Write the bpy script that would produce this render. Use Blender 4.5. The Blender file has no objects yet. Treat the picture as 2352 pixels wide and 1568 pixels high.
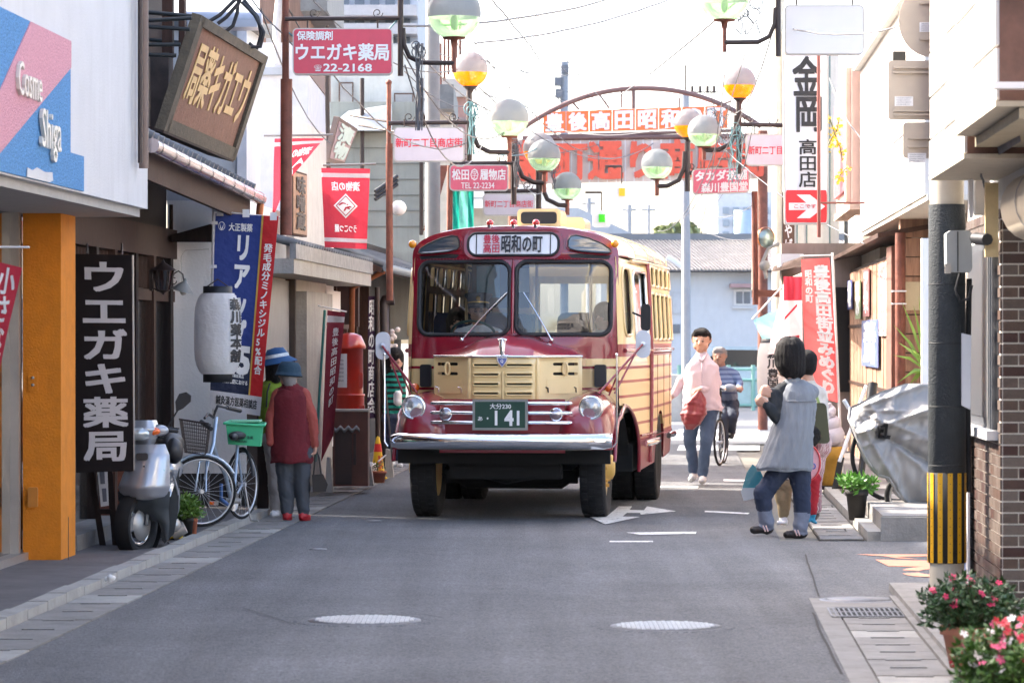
import bpy, math, random
import numpy as np
from math import pi, sin, cos, radians, sqrt, atan2, exp
from mathutils import Vector, Matrix, geometry
random.seed(7)
SC = bpy.context.scene
COL = SC.collection
F, CX, HY, H, K = 7840.0, 1176.0, 775.0, 1.62, 386 / 7840.0   # focal length (px of a 2352 wide frame), centre, horizon, eye height, street slant
cam = bpy.data.objects.new('camera', bpy.data.cameras.new('camera'))
COL.objects.link(cam)
cam.location = (0, 0, H)
cam.rotation_euler = (pi / 2, 0, 0)
cam.data.sensor_width = 36
cam.data.lens = 36 * F / 2352
cam.data.shift_y = -(784 - HY) / 2352
cam.data.clip_end = 3000
cam.data.clip_start = .5
cam.data.dof.use_dof = True
cam.data.dof.focus_distance = 31
cam.data.dof.aperture_fstop = 7.0
SC.camera = cam
SUN_AZ, SUN_EL = radians(-62), radians(38)      # azimuth from +Y (away from the viewer), negative to the left
w = bpy.data.worlds.new('World')
SC.world = w
w.use_nodes = True
nt = w.node_tree
sky = nt.nodes.new('ShaderNodeTexSky')
sky.sky_type = 'NISHITA'
sky.sun_disc = False
sky.sun_elevation = SUN_EL
sky.sun_rotation = SUN_AZ
sky.air_density = .75
sky.dust_density = 4.0
sky.ozone_density = .6
wb = nt.nodes.new('ShaderNodeVectorMath')
wb.operation = 'MULTIPLY'
wb.inputs[1].default_value = (1.03, 1.0, .96)
nt.links.new(sky.outputs[0], wb.inputs[0])
nt.links.new(wb.outputs[0], nt.nodes['Background'].inputs[0])
nt.nodes['Background'].inputs[1].default_value = .15
sl = bpy.data.lights.new('sun', 'SUN')
sl.energy = 2.4
sl.angle = radians(.5)
sl.color = (1, .93, .82)
sun = bpy.data.objects.new('sun', sl)
COL.objects.link(sun)
sdir = Vector((sin(SUN_AZ) * cos(SUN_EL), cos(SUN_AZ) * cos(SUN_EL), sin(SUN_EL)))
sun.rotation_euler = sdir.to_track_quat('Z', 'Y').to_euler()
SC.view_settings.view_transform = 'Standard'
SC.view_settings.look = 'None'
SC.view_settings.exposure = 2.7
SC.view_settings.gamma = 1
SC.render.engine = 'CYCLES'
SC.cycles.max_bounces = 7
SC.cycles.transparent_max_bounces = 12
SC.cycles.use_denoising = True
def P(px, py, d):
 return Vector(((px - CX) / F * d, d, H - (py - HY) / F * d))
def G(px, py, z=0.0):
 d = F * (H - z) / (py - HY)
 return Vector(((px - CX) / F * d, d, z))
def S(u, s, z=0.0):
 return Vector((u + K * s, s, z))
def su(px, u):
 return u / ((px - CX) / F - K)
MATS = {}
def mat(name, col=(.5, .5, .5), rough=.6, metal=0., var=.12, scale=6., bump=0., bscale=40., coat=0., stain=0., emit=0., spec=.5, stretch=(1, 1, 1), sheen=0.):
 if name in MATS:
  return MATS[name]
 m = bpy.data.materials.new(name)
 m.use_nodes = True
 n, l = m.node_tree.nodes, m.node_tree.links
 b = n['Principled BSDF']
 b.inputs['Roughness'].default_value = rough
 b.inputs['Metallic'].default_value = metal
 b.inputs['Specular IOR Level'].default_value = spec
 b.inputs['Coat Weight'].default_value = coat
 b.inputs['Coat Roughness'].default_value = .04
 if sheen:
  b.inputs['Sheen Weight'].default_value = sheen
 tc = n.new('ShaderNodeTexCoord')
 mp = n.new('ShaderNodeMapping')
 mp.inputs['Scale'].default_value = stretch
 l.new(tc.outputs['Object'], mp.inputs[0])
 c4 = (*col, 1)
 out = None
 if var > 0:
  t = n.new('ShaderNodeTexNoise')
  t.inputs['Scale'].default_value = scale
  t.inputs['Detail'].default_value = 6
  t.inputs['Roughness'].default_value = .65
  l.new(mp.outputs[0], t.inputs['Vector'])
  r = n.new('ShaderNodeMapRange')
  r.inputs['From Min'].default_value = .25
  r.inputs['From Max'].default_value = .75
  r.inputs['To Min'].default_value = 1 - var
  r.inputs['To Max'].default_value = 1 + var
  l.new(t.outputs[0], r.inputs[0])
  v = n.new('ShaderNodeVectorMath')
  v.operation = 'SCALE'
  v.inputs[0].default_value = col
  l.new(r.outputs[0], v.inputs['Scale'])
  out = v.outputs[0]
 if stain > 0:
  m2 = n.new('ShaderNodeMapping')
  m2.inputs['Scale'].default_value = (5, 5, .35)
  l.new(tc.outputs['Object'], m2.inputs[0])
  t2 = n.new('ShaderNodeTexNoise')
  t2.inputs['Scale'].default_value = 1.3
  t2.inputs['Detail'].default_value = 8
  t2.inputs['Roughness'].default_value = .7
  l.new(m2.outputs[0], t2.inputs['Vector'])
  cr = n.new('ShaderNodeMapRange')
  cr.inputs['From Min'].default_value = .5
  cr.inputs['From Max'].default_value = .78
  cr.inputs['To Min'].default_value = 0
  cr.inputs['To Max'].default_value = stain
  l.new(t2.outputs[0], cr.inputs[0])
  mx = n.new('ShaderNodeMix')
  mx.data_type = 'RGBA'
  l.new(cr.outputs[0], mx.inputs['Factor'])
  if out: l.new(out, mx.inputs['A'])
  else: mx.inputs['A'].default_value = c4
  mx.inputs['B'].default_value = (col[0] * .35, col[1] * .31, col[2] * .26, 1)
  out = mx.outputs['Result']
 if out: l.new(out, b.inputs['Base Color'])
 else: b.inputs['Base Color'].default_value = c4
 if bump > 0:
  t = n.new('ShaderNodeTexNoise')
  t.inputs['Scale'].default_value = bscale
  t.inputs['Detail'].default_value = 5
  l.new(mp.outputs[0], t.inputs['Vector'])
  bn = n.new('ShaderNodeBump')
  bn.inputs['Strength'].default_value = bump
  bn.inputs['Distance'].default_value = .02
  l.new(t.outputs[0], bn.inputs['Height'])
  l.new(bn.outputs[0], b.inputs['Normal'])
 if emit:
  b.inputs['Emission Color'].default_value = c4
  b.inputs['Emission Strength'].default_value = emit
 MATS[name] = m
 return m
def glassmat(name, tint=(.8, .85, .86), rough=.03, gloss=.12, cloudy=0.):
 """clear or tinted sheet glass: transparent with a fresnel reflection, optional milky share"""
 if name in MATS: return MATS[name]
 m = bpy.data.materials.new(name)
 m.use_nodes = True
 n, l = m.node_tree.nodes, m.node_tree.links
 n.clear()
 o = n.new('ShaderNodeOutputMaterial')
 tr = n.new('ShaderNodeBsdfTransparent')
 tr.inputs[0].default_value = (*tint, 1)
 gl = n.new('ShaderNodeBsdfGlossy')
 gl.inputs['Roughness'].default_value = rough
 gl.inputs['Color'].default_value = (.95, .97, 1, 1)
 lw = n.new('ShaderNodeLayerWeight')
 lw.inputs[0].default_value = .35
 mr = n.new('ShaderNodeMapRange')
 mr.inputs['To Min'].default_value = gloss
 mr.inputs['To Max'].default_value = .9
 l.new(lw.outputs['Fresnel'], mr.inputs[0])
 base = tr
 if cloudy:
  tl = n.new('ShaderNodeBsdfTranslucent')
  tl.inputs[0].default_value = (*tint, 1)
  df = n.new('ShaderNodeBsdfDiffuse')
  df.inputs[0].default_value = (*tint, 1)
  a = n.new('ShaderNodeAddShader')
  l.new(tl.outputs[0], a.inputs[0])
  l.new(df.outputs[0], a.inputs[1])
  mm = n.new('ShaderNodeMixShader')
  mm.inputs[0].default_value = cloudy
  l.new(tr.outputs[0], mm.inputs[1])
  l.new(a.outputs[0], mm.inputs[2])
  base = mm
 mx = n.new('ShaderNodeMixShader')
 l.new(mr.outputs[0], mx.inputs[0])
 l.new(base.outputs[0], mx.inputs[1])
 l.new(gl.outputs[0], mx.inputs[2])
 l.new(mx.outputs[0], o.inputs[0])
 MATS[name] = m
 return m
def clothmat(name, col, trans=.35, rough=.8, var=.08):
 """thin flag cloth that lets some light through"""
 if name in MATS: return MATS[name]
 m = bpy.data.materials.new(name)
 m.use_nodes = True
 n, l = m.node_tree.nodes, m.node_tree.links
 b = n['Principled BSDF']
 b.inputs['Roughness'].default_value = rough
 b.inputs['Base Color'].default_value = (*col, 1)
 tl = n.new('ShaderNodeBsdfTranslucent')
 tl.inputs[0].default_value = (*col, 1)
 mx = n.new('ShaderNodeMixShader')
 mx.inputs[0].default_value = trans
 l.new(b.outputs[0], mx.inputs[1])
 l.new(tl.outputs[0], mx.inputs[2])
 l.new(mx.outputs[0], n['Material Output'].inputs[0])
 t = n.new('ShaderNodeTexNoise')
 t.inputs['Scale'].default_value = 14
 bn = n.new('ShaderNodeBump')
 bn.inputs['Strength'].default_value = .5
 bn.inputs['Distance'].default_value = .03
 tc = n.new('ShaderNodeTexCoord')
 l.new(tc.outputs['Object'], t.inputs['Vector'])
 l.new(t.outputs[0], bn.inputs['Height'])
 l.new(bn.outputs[0], b.inputs['Normal'])
 MATS[name] = m
 return m
def ramp_paint(name, bands, default, axis=2, rough=.25, coat=1., var=.04, metal=0., bump=0.):
 """paint laid on in bands along one object axis; bands = [(lo, hi, colour)]"""
 if name in MATS: return MATS[name]
 m = mat(name, default, rough, metal, 0, coat=coat)
 n, l = m.node_tree.nodes, m.node_tree.links
 tc = [x for x in n if x.type == 'TEX_COORD'][0]
 sp = n.new('ShaderNodeSeparateXYZ')
 l.new(tc.outputs['Object'], sp.inputs[0])
 prev = None
 for lo, hi, c in bands:
  g = n.new('ShaderNodeMath'); g.operation = 'GREATER_THAN'; g.inputs[1].default_value = lo
  h = n.new('ShaderNodeMath'); h.operation = 'LESS_THAN'; h.inputs[1].default_value = hi
  l.new(sp.outputs[axis], g.inputs[0]); l.new(sp.outputs[axis], h.inputs[0])
  q = n.new('ShaderNodeMath'); q.operation = 'MULTIPLY'
  l.new(g.outputs[0], q.inputs[0]); l.new(h.outputs[0], q.inputs[1])
  mx = n.new('ShaderNodeMix'); mx.data_type = 'RGBA'
  l.new(q.outputs[0], mx.inputs['Factor'])
  if prev: l.new(prev, mx.inputs['A'])
  else: mx.inputs['A'].default_value = (*default, 1)
  mx.inputs['B'].default_value = (*c, 1)
  prev = mx.outputs['Result']
 l.new(prev, n['Principled BSDF'].inputs['Base Color'])
 return m
class MB:
 def __init__(s):
  s.v, s.f, s.m, s.s = [], [], [], []
 def add(s, vs, fs, mi=0, smooth=False):
  o = len(s.v)
  s.v += [Vector(p) for p in vs]
  for f in fs:
   s.f.append([i + o for i in f]); s.m.append(mi); s.s.append(smooth)
  return s
 def hexa(s, p, mi=0):
  """eight corners: bottom ring 0-3, top ring 4-7"""
  return s.add(p, [(3, 2, 1, 0), (4, 5, 6, 7), (0, 1, 5, 4), (1, 2, 6, 5), (2, 3, 7, 6), (3, 0, 4, 7)], mi)
 def box(s, lo, hi, mi=0):
  (a, b, c), (d, e, f) = lo, hi
  return s.hexa([(a, b, c), (d, b, c), (d, e, c), (a, e, c), (a, b, f), (d, b, f), (d, e, f), (a, e, f)], mi)
 def sbox(s, u0, u1, s0, s1, z0, z1, mi=0):
  """box in street coordinates"""
  return s.hexa([S(u0, s0, z0), S(u1, s0, z0), S(u1, s1, z0), S(u0, s1, z0), S(u0, s0, z1), S(u1, s0, z1), S(u1, s1, z1), S(u0, s1, z1)], mi)
 def obox(s, c, X, Y, Z, mi=0):
  c, X, Y, Z = Vector(c), Vector(X), Vector(Y), Vector(Z)
  return s.hexa([c - X - Y - Z, c + X - Y - Z, c + X + Y - Z, c - X + Y - Z, c - X - Y + Z, c + X - Y + Z, c + X + Y + Z, c - X + Y + Z], mi)
 def tube(s, pts, r, n=8, mi=0, cap=True, smooth=True):
  pts = [Vector(p) for p in pts]
  rs = r if isinstance(r, (list, tuple)) else [r] * len(pts)
  up = None
  rings = []
  for i, p in enumerate(pts):
   d = (pts[min(i + 1, len(pts) - 1)] - pts[max(i - 1, 0)])
   d = d.normalized() if d.length > 1e-9 else Vector((0, 0, 1))
   if up is None:
    up = Vector((0, 0, 1)) if abs(d.z) < .9 else Vector((1, 0, 0))
   a = d.cross(up)
   a = a.normalized() if a.length > 1e-6 else Vector((1, 0, 0))
   b = a.cross(d).normalized()
   up = b
   rings.append([p + (a * cos(2 * pi * k / n) + b * sin(2 * pi * k / n)) * rs[i] for k in range(n)])
  vs = [q for ring in rings for q in ring]
  fs = []
  for i in range(len(pts) - 1):
   for k in range(n):
    k2 = (k + 1) % n
    fs.append((i * n + k, i * n + k2, (i + 1) * n + k2, (i + 1) * n + k))
  s.add(vs, fs, mi, smooth)
  if cap:
   s.add(rings[0], [tuple(range(n))[::-1]], mi)
   s.add(rings[-1], [tuple(range(n))], mi)
  return s
 def lathe(s, prof, base=(0, 0, 0), axis=(0, 0, 1), n=20, mi=0, smooth=True, closed=False, ref=None):
  base, ax = Vector(base), Vector(axis).normalized()
  t = Vector(ref) if ref else (Vector((1, 0, 0)) if abs(ax.x) < .9 else Vector((0, 1, 0)))
  a = (t - ax * t.dot(ax)).normalized()
  b = ax.cross(a)
  vs = [base + ax * z + (a * cos(2 * pi * k / n) + b * sin(2 * pi * k / n)) * r for r, z in prof for k in range(n)]
  fs = []
  m = len(prof)
  for i in range(m if closed else m - 1):
   j = (i + 1) % m
   for k in range(n):
    k2 = (k + 1) % n
    fs.append((i * n + k, i * n + k2, j * n + k2, j * n + k))
  return s.add(vs, fs, mi, smooth)
 def ball(s, c, r, n=12, m=8, mi=0, keep=None):
  c = Vector(c)
  r = Vector((r, r, r)) if not hasattr(r, '__len__') else Vector(r)
  vs = [c + Vector((r.x * sin(pi * i / m) * cos(2 * pi * k / n), r.y * sin(pi * i / m) * sin(2 * pi * k / n), r.z * cos(pi * i / m))) for i in range(m + 1) for k in range(n)]
  fs = []
  for i in range(m):
   for k in range(n):
    k2 = (k + 1) % n
    f = [i * n + k, (i + 1) * n + k, (i + 1) * n + k2, i * n + k2]
    if i == 0: f = [f[0], f[1], f[2]]
    if i == m - 1: f = [f[0], f[1], f[3]]
    if keep and not keep(i, m): continue
    fs.append(tuple(f))
  return s.add(vs, fs, mi, True)
 def grid(s, fn, nu, nv, mi=0, smooth=True, flip=False, drop=None):
  vs = [fn(i / nu, j / nv) for j in range(nv + 1) for i in range(nu + 1)]
  fs = []
  for j in range(nv):
   for i in range(nu):
    if drop and drop((i + .5) / nu, (j + .5) / nv): continue
    a = j * (nu + 1) + i
    f = (a, a + 1, a + nu + 2, a + nu + 1)
    fs.append(f[::-1] if flip else f)
  return s.add(vs, fs, mi, smooth)
 def prism(s, poly, fn, t0, t1, mi=0):
  """extrude a 2D polygon; fn(x, y, t) gives the 3D point"""
  n = len(poly)
  a = [fn(x, y, t0) for x, y in poly]
  b = [fn(x, y, t1) for x, y in poly]
  o = len(s.v)
  tris = geometry.tessellate_polygon([[Vector((x, y, 0)) for x, y in poly]])
  s.add(a + b, [tuple(t) for t in tris] + [tuple(i + n for i in t[::-1]) for t in tris] + [(i, (i + 1) % n, n + (i + 1) % n, n + i) for i in range(n)], mi)
  return s
 def sheet(s, outer, holes, step, fn, mi=0, smooth=True, flip=False):
  """constrained triangulation of a flat outline with holes, then mapped to 3D by fn(x, y)"""
  pts, edges = [], []
  def loop(L):
   o = len(pts)
   pts.extend(Vector(p) for p in L)
   edges.extend((o + i, o + (i + 1) % len(L)) for i in range(len(L)))
  loop(outer)
  for h in holes: loop(h)
  def inside(L, x, y):
   c = False
   for i in range(len(L)):
    x1, y1 = L[i]; x2, y2 = L[i - 1]
    if (y1 > y) != (y2 > y) and x < (x2 - x1) * (y - y1) / (y2 - y1) + x1: c = not c
   return c
  xs = [p[0] for p in outer]; ys = [p[1] for p in outer]
  sx, sy = step
  x = min(xs) + sx * .5
  while x < max(xs):
   y = min(ys) + sy * .5
   while y < max(ys):
    if inside(outer, x, y) and not any(inside(h, x, y) for h in holes): pts.append(Vector((x, y)))
    y += sy
   x += sx
  V, _, Fc, *_r = geometry.delaunay_2d_cdt(pts, edges, [], 0, 1e-5)
  fs = []
  for f in Fc:
   cx = sum(V[i][0] for i in f) / len(f); cy = sum(V[i][1] for i in f) / len(f)
   if inside(outer, cx, cy) and not any(inside(h, cx, cy) for h in holes):
    fs.append(tuple(f)[::-1] if flip else tuple(f))
  return s.add([fn(v[0], v[1]) for v in V], fs, mi, smooth)
 def xf(s, M):
  s.v = [M @ p for p in s.v]
  return s
 def mesh(s, name, mats, inv=None):
  me = bpy.data.meshes.new(name)
  used = sorted({i for f in s.f for i in f})
  if len(used) < len(s.v):
   rm = {j: i for i, j in enumerate(used)}
   s.v = [s.v[j] for j in used]
   s.f = [[rm[i] for i in f] for f in s.f]
  vs = s.v if inv is None else [inv @ p for p in s.v]
  me.from_pydata([tuple(p) for p in vs], [], s.f)
  for m in (mats if isinstance(mats, (list, tuple)) else [mats]): me.materials.append(m)
  me.polygons.foreach_set('material_index', s.m)
  me.polygons.foreach_set('use_smooth', s.s)
  me.update()
  return me
def rrect(x0, y0, x1, y1, r, n=4):
 out = []
 for cx, cy, a in ((x1 - r, y1 - r, 0), (x0 + r, y1 - r, pi / 2), (x0 + r, y0 + r, pi), (x1 - r, y0 + r, 3 * pi / 2)):
  out += [(cx + r * cos(a + pi / 2 * k / n), cy + r * sin(a + pi / 2 * k / n)) for k in range(n + 1)]
 return out
def lerp(a, b, t): return a + (b - a) * t
def quadmap(bl, br, tr, tl):
 return lambda u, v: lerp(lerp(bl, br, u), lerp(tl, tr, u), v)
def inter(x, xs, ys):
 return float(np.interp(x, xs, ys))
ROOT = {}
def thing(name, label, cat, loc=(0, 0, 0), rotz=0, group=None, kind=None, M=None):
 o = bpy.data.objects.new(name, None)
 o.empty_display_size = .1
 COL.objects.link(o)
 if M is None: M = Matrix.Translation(Vector(loc)) @ Matrix.Rotation(rotz, 4, 'Z')
 o.matrix_world = M
 ROOT[o] = M.inverted()
 if label: o['label'] = label
 if cat: o['category'] = cat
 if group: o['group'] = group
 if kind: o['kind'] = kind
 return o
def part(name, mb, mats, parent, label=None, kind=None, local=False):
 """one mesh object under a thing (or under one of its parts); mb is in world coordinates unless local"""
 inv = None if local else ROOT[parent]
 o = bpy.data.objects.new(name, mb.mesh(name, mats, inv))
 COL.objects.link(o)
 o.parent = parent
 ROOT[o] = ROOT[parent]
 if label: o['label'] = label
 if kind: o['kind'] = kind
 return o
def solo(name, label, cat, mb, mats, loc=(0, 0, 0), group=None, kind=None):
 M = Matrix.Translation(Vector(loc))
 o = bpy.data.objects.new(name, mb.mesh(name, mats, M.inverted()))
 o.matrix_world = M
 COL.objects.link(o)
 ROOT[o] = M.inverted()
 if label: o['label'] = label
 if cat: o['category'] = cat
 if group: o['group'] = group
 if kind: o['kind'] = kind
 return o
def struct(name, mb, mats, loc=(0, 0, 0), kind='structure', label=None):
 return solo(name, label, None, mb, mats, loc, None, kind)
def copy_tree(o, loc=None, rotz=None, parent=None):
 c = o.copy()
 COL.objects.link(c)
 if parent: c.parent = parent
 for ch in o.children: copy_tree(ch, parent=c)
 if loc is not None: c.location = loc
 if rotz is not None: c.rotation_euler = (0, 0, rotz)
 if parent is None: bpy_root = ROOT.get(o); ROOT[c] = (Matrix.Translation(c.location) @ Matrix.Rotation(rotz or 0, 4, 'Z')).inverted()
 return c
def repeat(name, mesh, parent, M):
 o = bpy.data.objects.new(name, mesh)
 COL.objects.link(o)
 o.parent = parent
 o.matrix_local = M
 return o
GLY = {}
def glyphs(body, bold, thick):
 k = (body, bold, thick)
 if k not in GLY:
  cu = bpy.data.curves.new('lettering', 'FONT')
  cu.body = body
  cu.resolution_u = 2
  cu.offset = bold
  cu.extrude = thick
  o = bpy.data.objects.new('lettering', cu)
  me = bpy.data.meshes.new_from_object(o)
  vs = np.array([tuple(v.co) for v in me.vertices]) if len(me.vertices) else np.zeros((0, 3))
  fs = [tuple(p.vertices) for p in me.polygons]
  bpy.data.objects.remove(o); bpy.data.curves.remove(cu); bpy.data.meshes.remove(me)
  GLY[k] = (vs, fs)
 return GLY[k]
def letters(mb, mp, rect, body, vertical=False, bold=.02, lift=.006, thick=.003, mi=0, gap=.08, flip=False, shear=0.):
 """lay lettering in the rectangle (u0,v0,u1,v1) of the surface mp(u, v)"""
 u0, v0, u1, v1 = rect
 cells = []
 if vertical:
  n = len(body)
  h = (v1 - v0) / n
  for i, ch in enumerate(body):
   if ch != ' ': cells.append((ch, u0, v1 - (i + 1) * h + h * gap, u1, v1 - i * h))
 else:
  cells.append((body, u0, v0, u1, v1))
 for ch, a, b, c, d in cells:
  vs0, fs = glyphs(ch, 0, 1.)
  if not len(vs0): continue
  vs = vs0
  x0, x1 = vs[:, 0].min(), vs[:, 0].max(); y0, y1 = vs[:, 1].min(), vs[:, 1].max()
  if vertical:          # keep the em box so that narrow signs stay narrow
   x0, x1 = min(x0, .04), max(x1, .96); y0, y1 = min(y0, -.05), max(y1, .82)
   if ch in 'ー－':
    vs = vs.copy(); vs[:, [0, 1]] = np.stack([.5 + (vs[:, 1] - .4), .4 - (vs[:, 0] - .5)], 1)
  bo = bold * .75
  for kc, (ox, oy) in enumerate(((0, 0),) if bo < .004 else ((0, 0), (bo, bo), (-bo, -bo), (bo, -bo), (-bo, bo), (bo, 0), (-bo, 0))):
   out = []
   for x, y, z in vs:
    uu = (x + ox - x0) / (x1 - x0); vv = (y + oy - y0) / (y1 - y0)
    uu += shear * (vv - .5)
    if flip: uu = 1 - uu
    u, v = a + (c - a) * uu, b + (d - b) * vv
    p = mp(u, v)
    e = 1e-3
    nrm = (mp(u + e, v) - p).cross(mp(u, v + e) - p).normalized()
    out.append(p + nrm * (lift + kc * .0002 + thick * (z if z > 0 else -.0)))
   mb.add(out, [f[::-1] if flip else f for f in fs], mi)
 return mb
def signboard(root, bl, br, tr, tl, thick, face, frame, rim=.02, r=.04, nm='sign_face', fm='frame'):
 """rounded lightbox between four corners; the face is proud of a frame body"""
 mp = quadmap(bl, br, tr, tl)
 wdt, hgt = (br - bl).length, (tl - bl).length
 nrm = (br - bl).cross(tl - bl).normalized()
 def fn(x, y, t): return mp(x / wdt, y / hgt) + nrm * t
 m1 = MB().prism(rrect(0, 0, wdt, hgt, r, 4), fn, -thick, 0)
 part(fm, m1, frame, root)
 m2 = MB().prism(rrect(rim, rim, wdt - rim, hgt - rim, max(r - rim, .01), 4), fn, 0, .006)
 f = part(nm, m2, face, root)
 return (lambda u, v: mp(u, v) + nrm * .006), f
def cable(name, label, a, b, sag=.2, r=.008, m=None, n=14, wig=0., group=None):
 pts = []
 rnd = random.Random(hash((round(a.x * 100), round(b.x * 100))) & 0xffff)
 for i in range(n + 1):
  t = i / n
  p = a.lerp(b, t) - Vector((0, 0, sag * 4 * t * (1 - t)))
  if wig and 0 < i < n: p += Vector((rnd.uniform(-wig, wig), 0, rnd.uniform(-wig, wig)))
  pts.append(p)
 return solo(name, label, 'cable', MB().tube(pts, r, 5), m or MATS['cable'], a, group)
# ================================================ GROUND
M_ = mat
asphalt = M_('asphalt', (.124, .125, .130), .88, var=.26, scale=.55, bump=.9, bscale=70, stain=.25)
an = asphalt.node_tree
_t = an.nodes.new('ShaderNodeTexVoronoi'); _t.inputs['Scale'].default_value = 85
_tc = [x for x in an.nodes if x.type == 'TEX_COORD'][0]
an.links.new(_tc.outputs['Object'], _t.inputs['Vector'])
_r = an.nodes.new('ShaderNodeMapRange'); _r.inputs['To Min'].default_value = .55; _r.inputs['To Max'].default_value = 1.6
an.links.new(_t.outputs['Color'], _r.inputs[0])
_b = an.nodes['Principled BSDF']; _src = _b.inputs['Base Color'].links[0].from_socket
_v = an.nodes.new('ShaderNodeVectorMath'); _v.operation = 'SCALE'
_m2 = an.nodes.new('ShaderNodeMapping'); _m2.inputs['Scale'].default_value = (2.6, .10, 1); _m2.inputs['Rotation'].default_value = (0, 0, .049)
_t2 = an.nodes.new('ShaderNodeTexNoise'); _t2.inputs['Scale'].default_value = 1; _t2.inputs['Detail'].default_value = 7; _t2.inputs['Roughness'].default_value = .6
_r2 = an.nodes.new('ShaderNodeMapRange'); _r2.inputs['From Min'].default_value = .35; _r2.inputs['From Max'].default_value = .65; _r2.inputs['To Min'].default_value = .80; _r2.inputs['To Max'].default_value = 1.14
an.links.new(_tc.outputs['Object'], _m2.inputs[0]); an.links.new(_m2.outputs[0], _t2.inputs['Vector']); an.links.new(_t2.outputs[0], _r2.inputs[0])
_v2 = an.nodes.new('ShaderNodeVectorMath'); _v2.operation = 'SCALE'; an.links.new(_src, _v2.inputs[0]); an.links.new(_r2.outputs[0], _v2.inputs['Scale']); _src = _v2.outputs[0]
an.links.new(_src, _v.inputs[0]); an.links.new(_r.outputs[0], _v.inputs['Scale']); an.links.new(_v.outputs[0], _b.inputs['Base Color'])
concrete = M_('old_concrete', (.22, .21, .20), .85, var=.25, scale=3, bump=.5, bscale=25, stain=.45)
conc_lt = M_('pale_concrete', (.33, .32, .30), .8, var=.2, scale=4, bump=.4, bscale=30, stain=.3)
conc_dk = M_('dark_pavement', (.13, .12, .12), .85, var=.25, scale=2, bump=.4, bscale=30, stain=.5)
iron = M_('worn_iron', (.16, .16, .17), .45, .4, .25, 14, bump=.3, bscale=50)
paint_w = M_('road_paint_white', (.72, .71, .68), .6, var=.2, scale=10, bump=.2)
paint_o = M_('road_paint_orange', (.75, .30, .17), .6, var=.2, scale=10, bump=.2)
def worn(m, under=(.10, .10, .105), amt=.5):
 n, l = m.node_tree.nodes, m.node_tree.links
 b = n['Principled BSDF']
 src = b.inputs['Base Color'].links[0].from_socket
 tc = [x for x in n if x.type == 'TEX_COORD'][0]
 t = n.new('ShaderNodeTexNoise'); t.inputs['Scale'].default_value = 9; t.inputs['Detail'].default_value = 9; t.inputs['Roughness'].default_value = .8
 l.new(tc.outputs['Object'], t.inputs['Vector'])
 r = n.new('ShaderNodeMapRange'); r.inputs['From Min'].default_value = amt; r.inputs['From Max'].default_value = amt + .08
 l.new(t.outputs[0], r.inputs[0])
 mx = n.new('ShaderNodeMix'); mx.data_type = 'RGBA'
 l.new(r.outputs[0], mx.inputs['Factor']); l.new(src, mx.inputs['A']); mx.inputs['B'].default_value = (*under, 1)
 l.new(mx.outputs['Result'], b.inputs['Base Color'])
worn(paint_w, amt=.53); worn(paint_o, amt=.57)
black = M_('void_black', (.006, .006, .007), .8, var=0)
seam = M_('joint_dark', (.03, .028, .026), .9, var=.3)
M_('cable', (.03, .03, .035), .5, var=.1)
struct('ground', MB().add([(-400, -60, -.02), (400, -60, -.02), (400, 900, -.02), (-400, 900, -.02)], [(0, 1, 2, 3)]), M_('earth', (.16, .15, .13), .9, scale=.3, var=.3))
def roadz(u, s): return .006 * sin(s * .7 + u * 1.3) * sin(s * .23)
struct('road', MB().grid(lambda a, b: S(lerp(-3.36, .80, a), lerp(-25, 52, b), 0 if b in (0, 1) else .004 * sin(b * 60) * sin(a * 3)), 10, 120), asphalt)
struct('side_street', MB().add([S(.80, 21.2, .0), S(9, 21.2, .0), S(9, 27.2, .0), S(.80, 27.2, .0)], [(0, 1, 2, 3)]), asphalt)
struct('cross_street', MB().add([(-60, 52, 0.0), (70, 52, 0.0), (70, 64, 0), (-60, 64, 0)], [(0, 1, 2, 3)]), M_('asphalt_pale', (.18, .18, .18), .85, var=.15, bump=.4))
struct('far_road', MB().add([S(-5, 64, -.0), S(4, 64, -.0), S(4, 84, -.0), S(-5, 84, -.0)], [(0, 1, 2, 3)]), MATS['asphalt_pale'])
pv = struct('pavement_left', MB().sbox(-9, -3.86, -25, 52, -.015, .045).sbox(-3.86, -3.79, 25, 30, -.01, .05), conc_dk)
struct('pavement_right', MB().sbox(1.34, 9, -25, 21.9, -.015, .05), concrete)
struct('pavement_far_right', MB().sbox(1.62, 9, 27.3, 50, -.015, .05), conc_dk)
kb = MB()
for i in range(60):
 s0 = 14 + i * .62
 kb.sbox(-3.86, -3.74, s0, s0 + .605, -.01, .06 + .004 * (i % 3))
struct('kerb_left', kb, conc_lt)
kb = MB()
for i in range(34):
 s0 = 27.3 + i * .62
 kb.sbox(1.50, 1.62, s0, s0 + .605, -.01, .07)
struct('kerb_right', kb, conc_lt)
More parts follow.
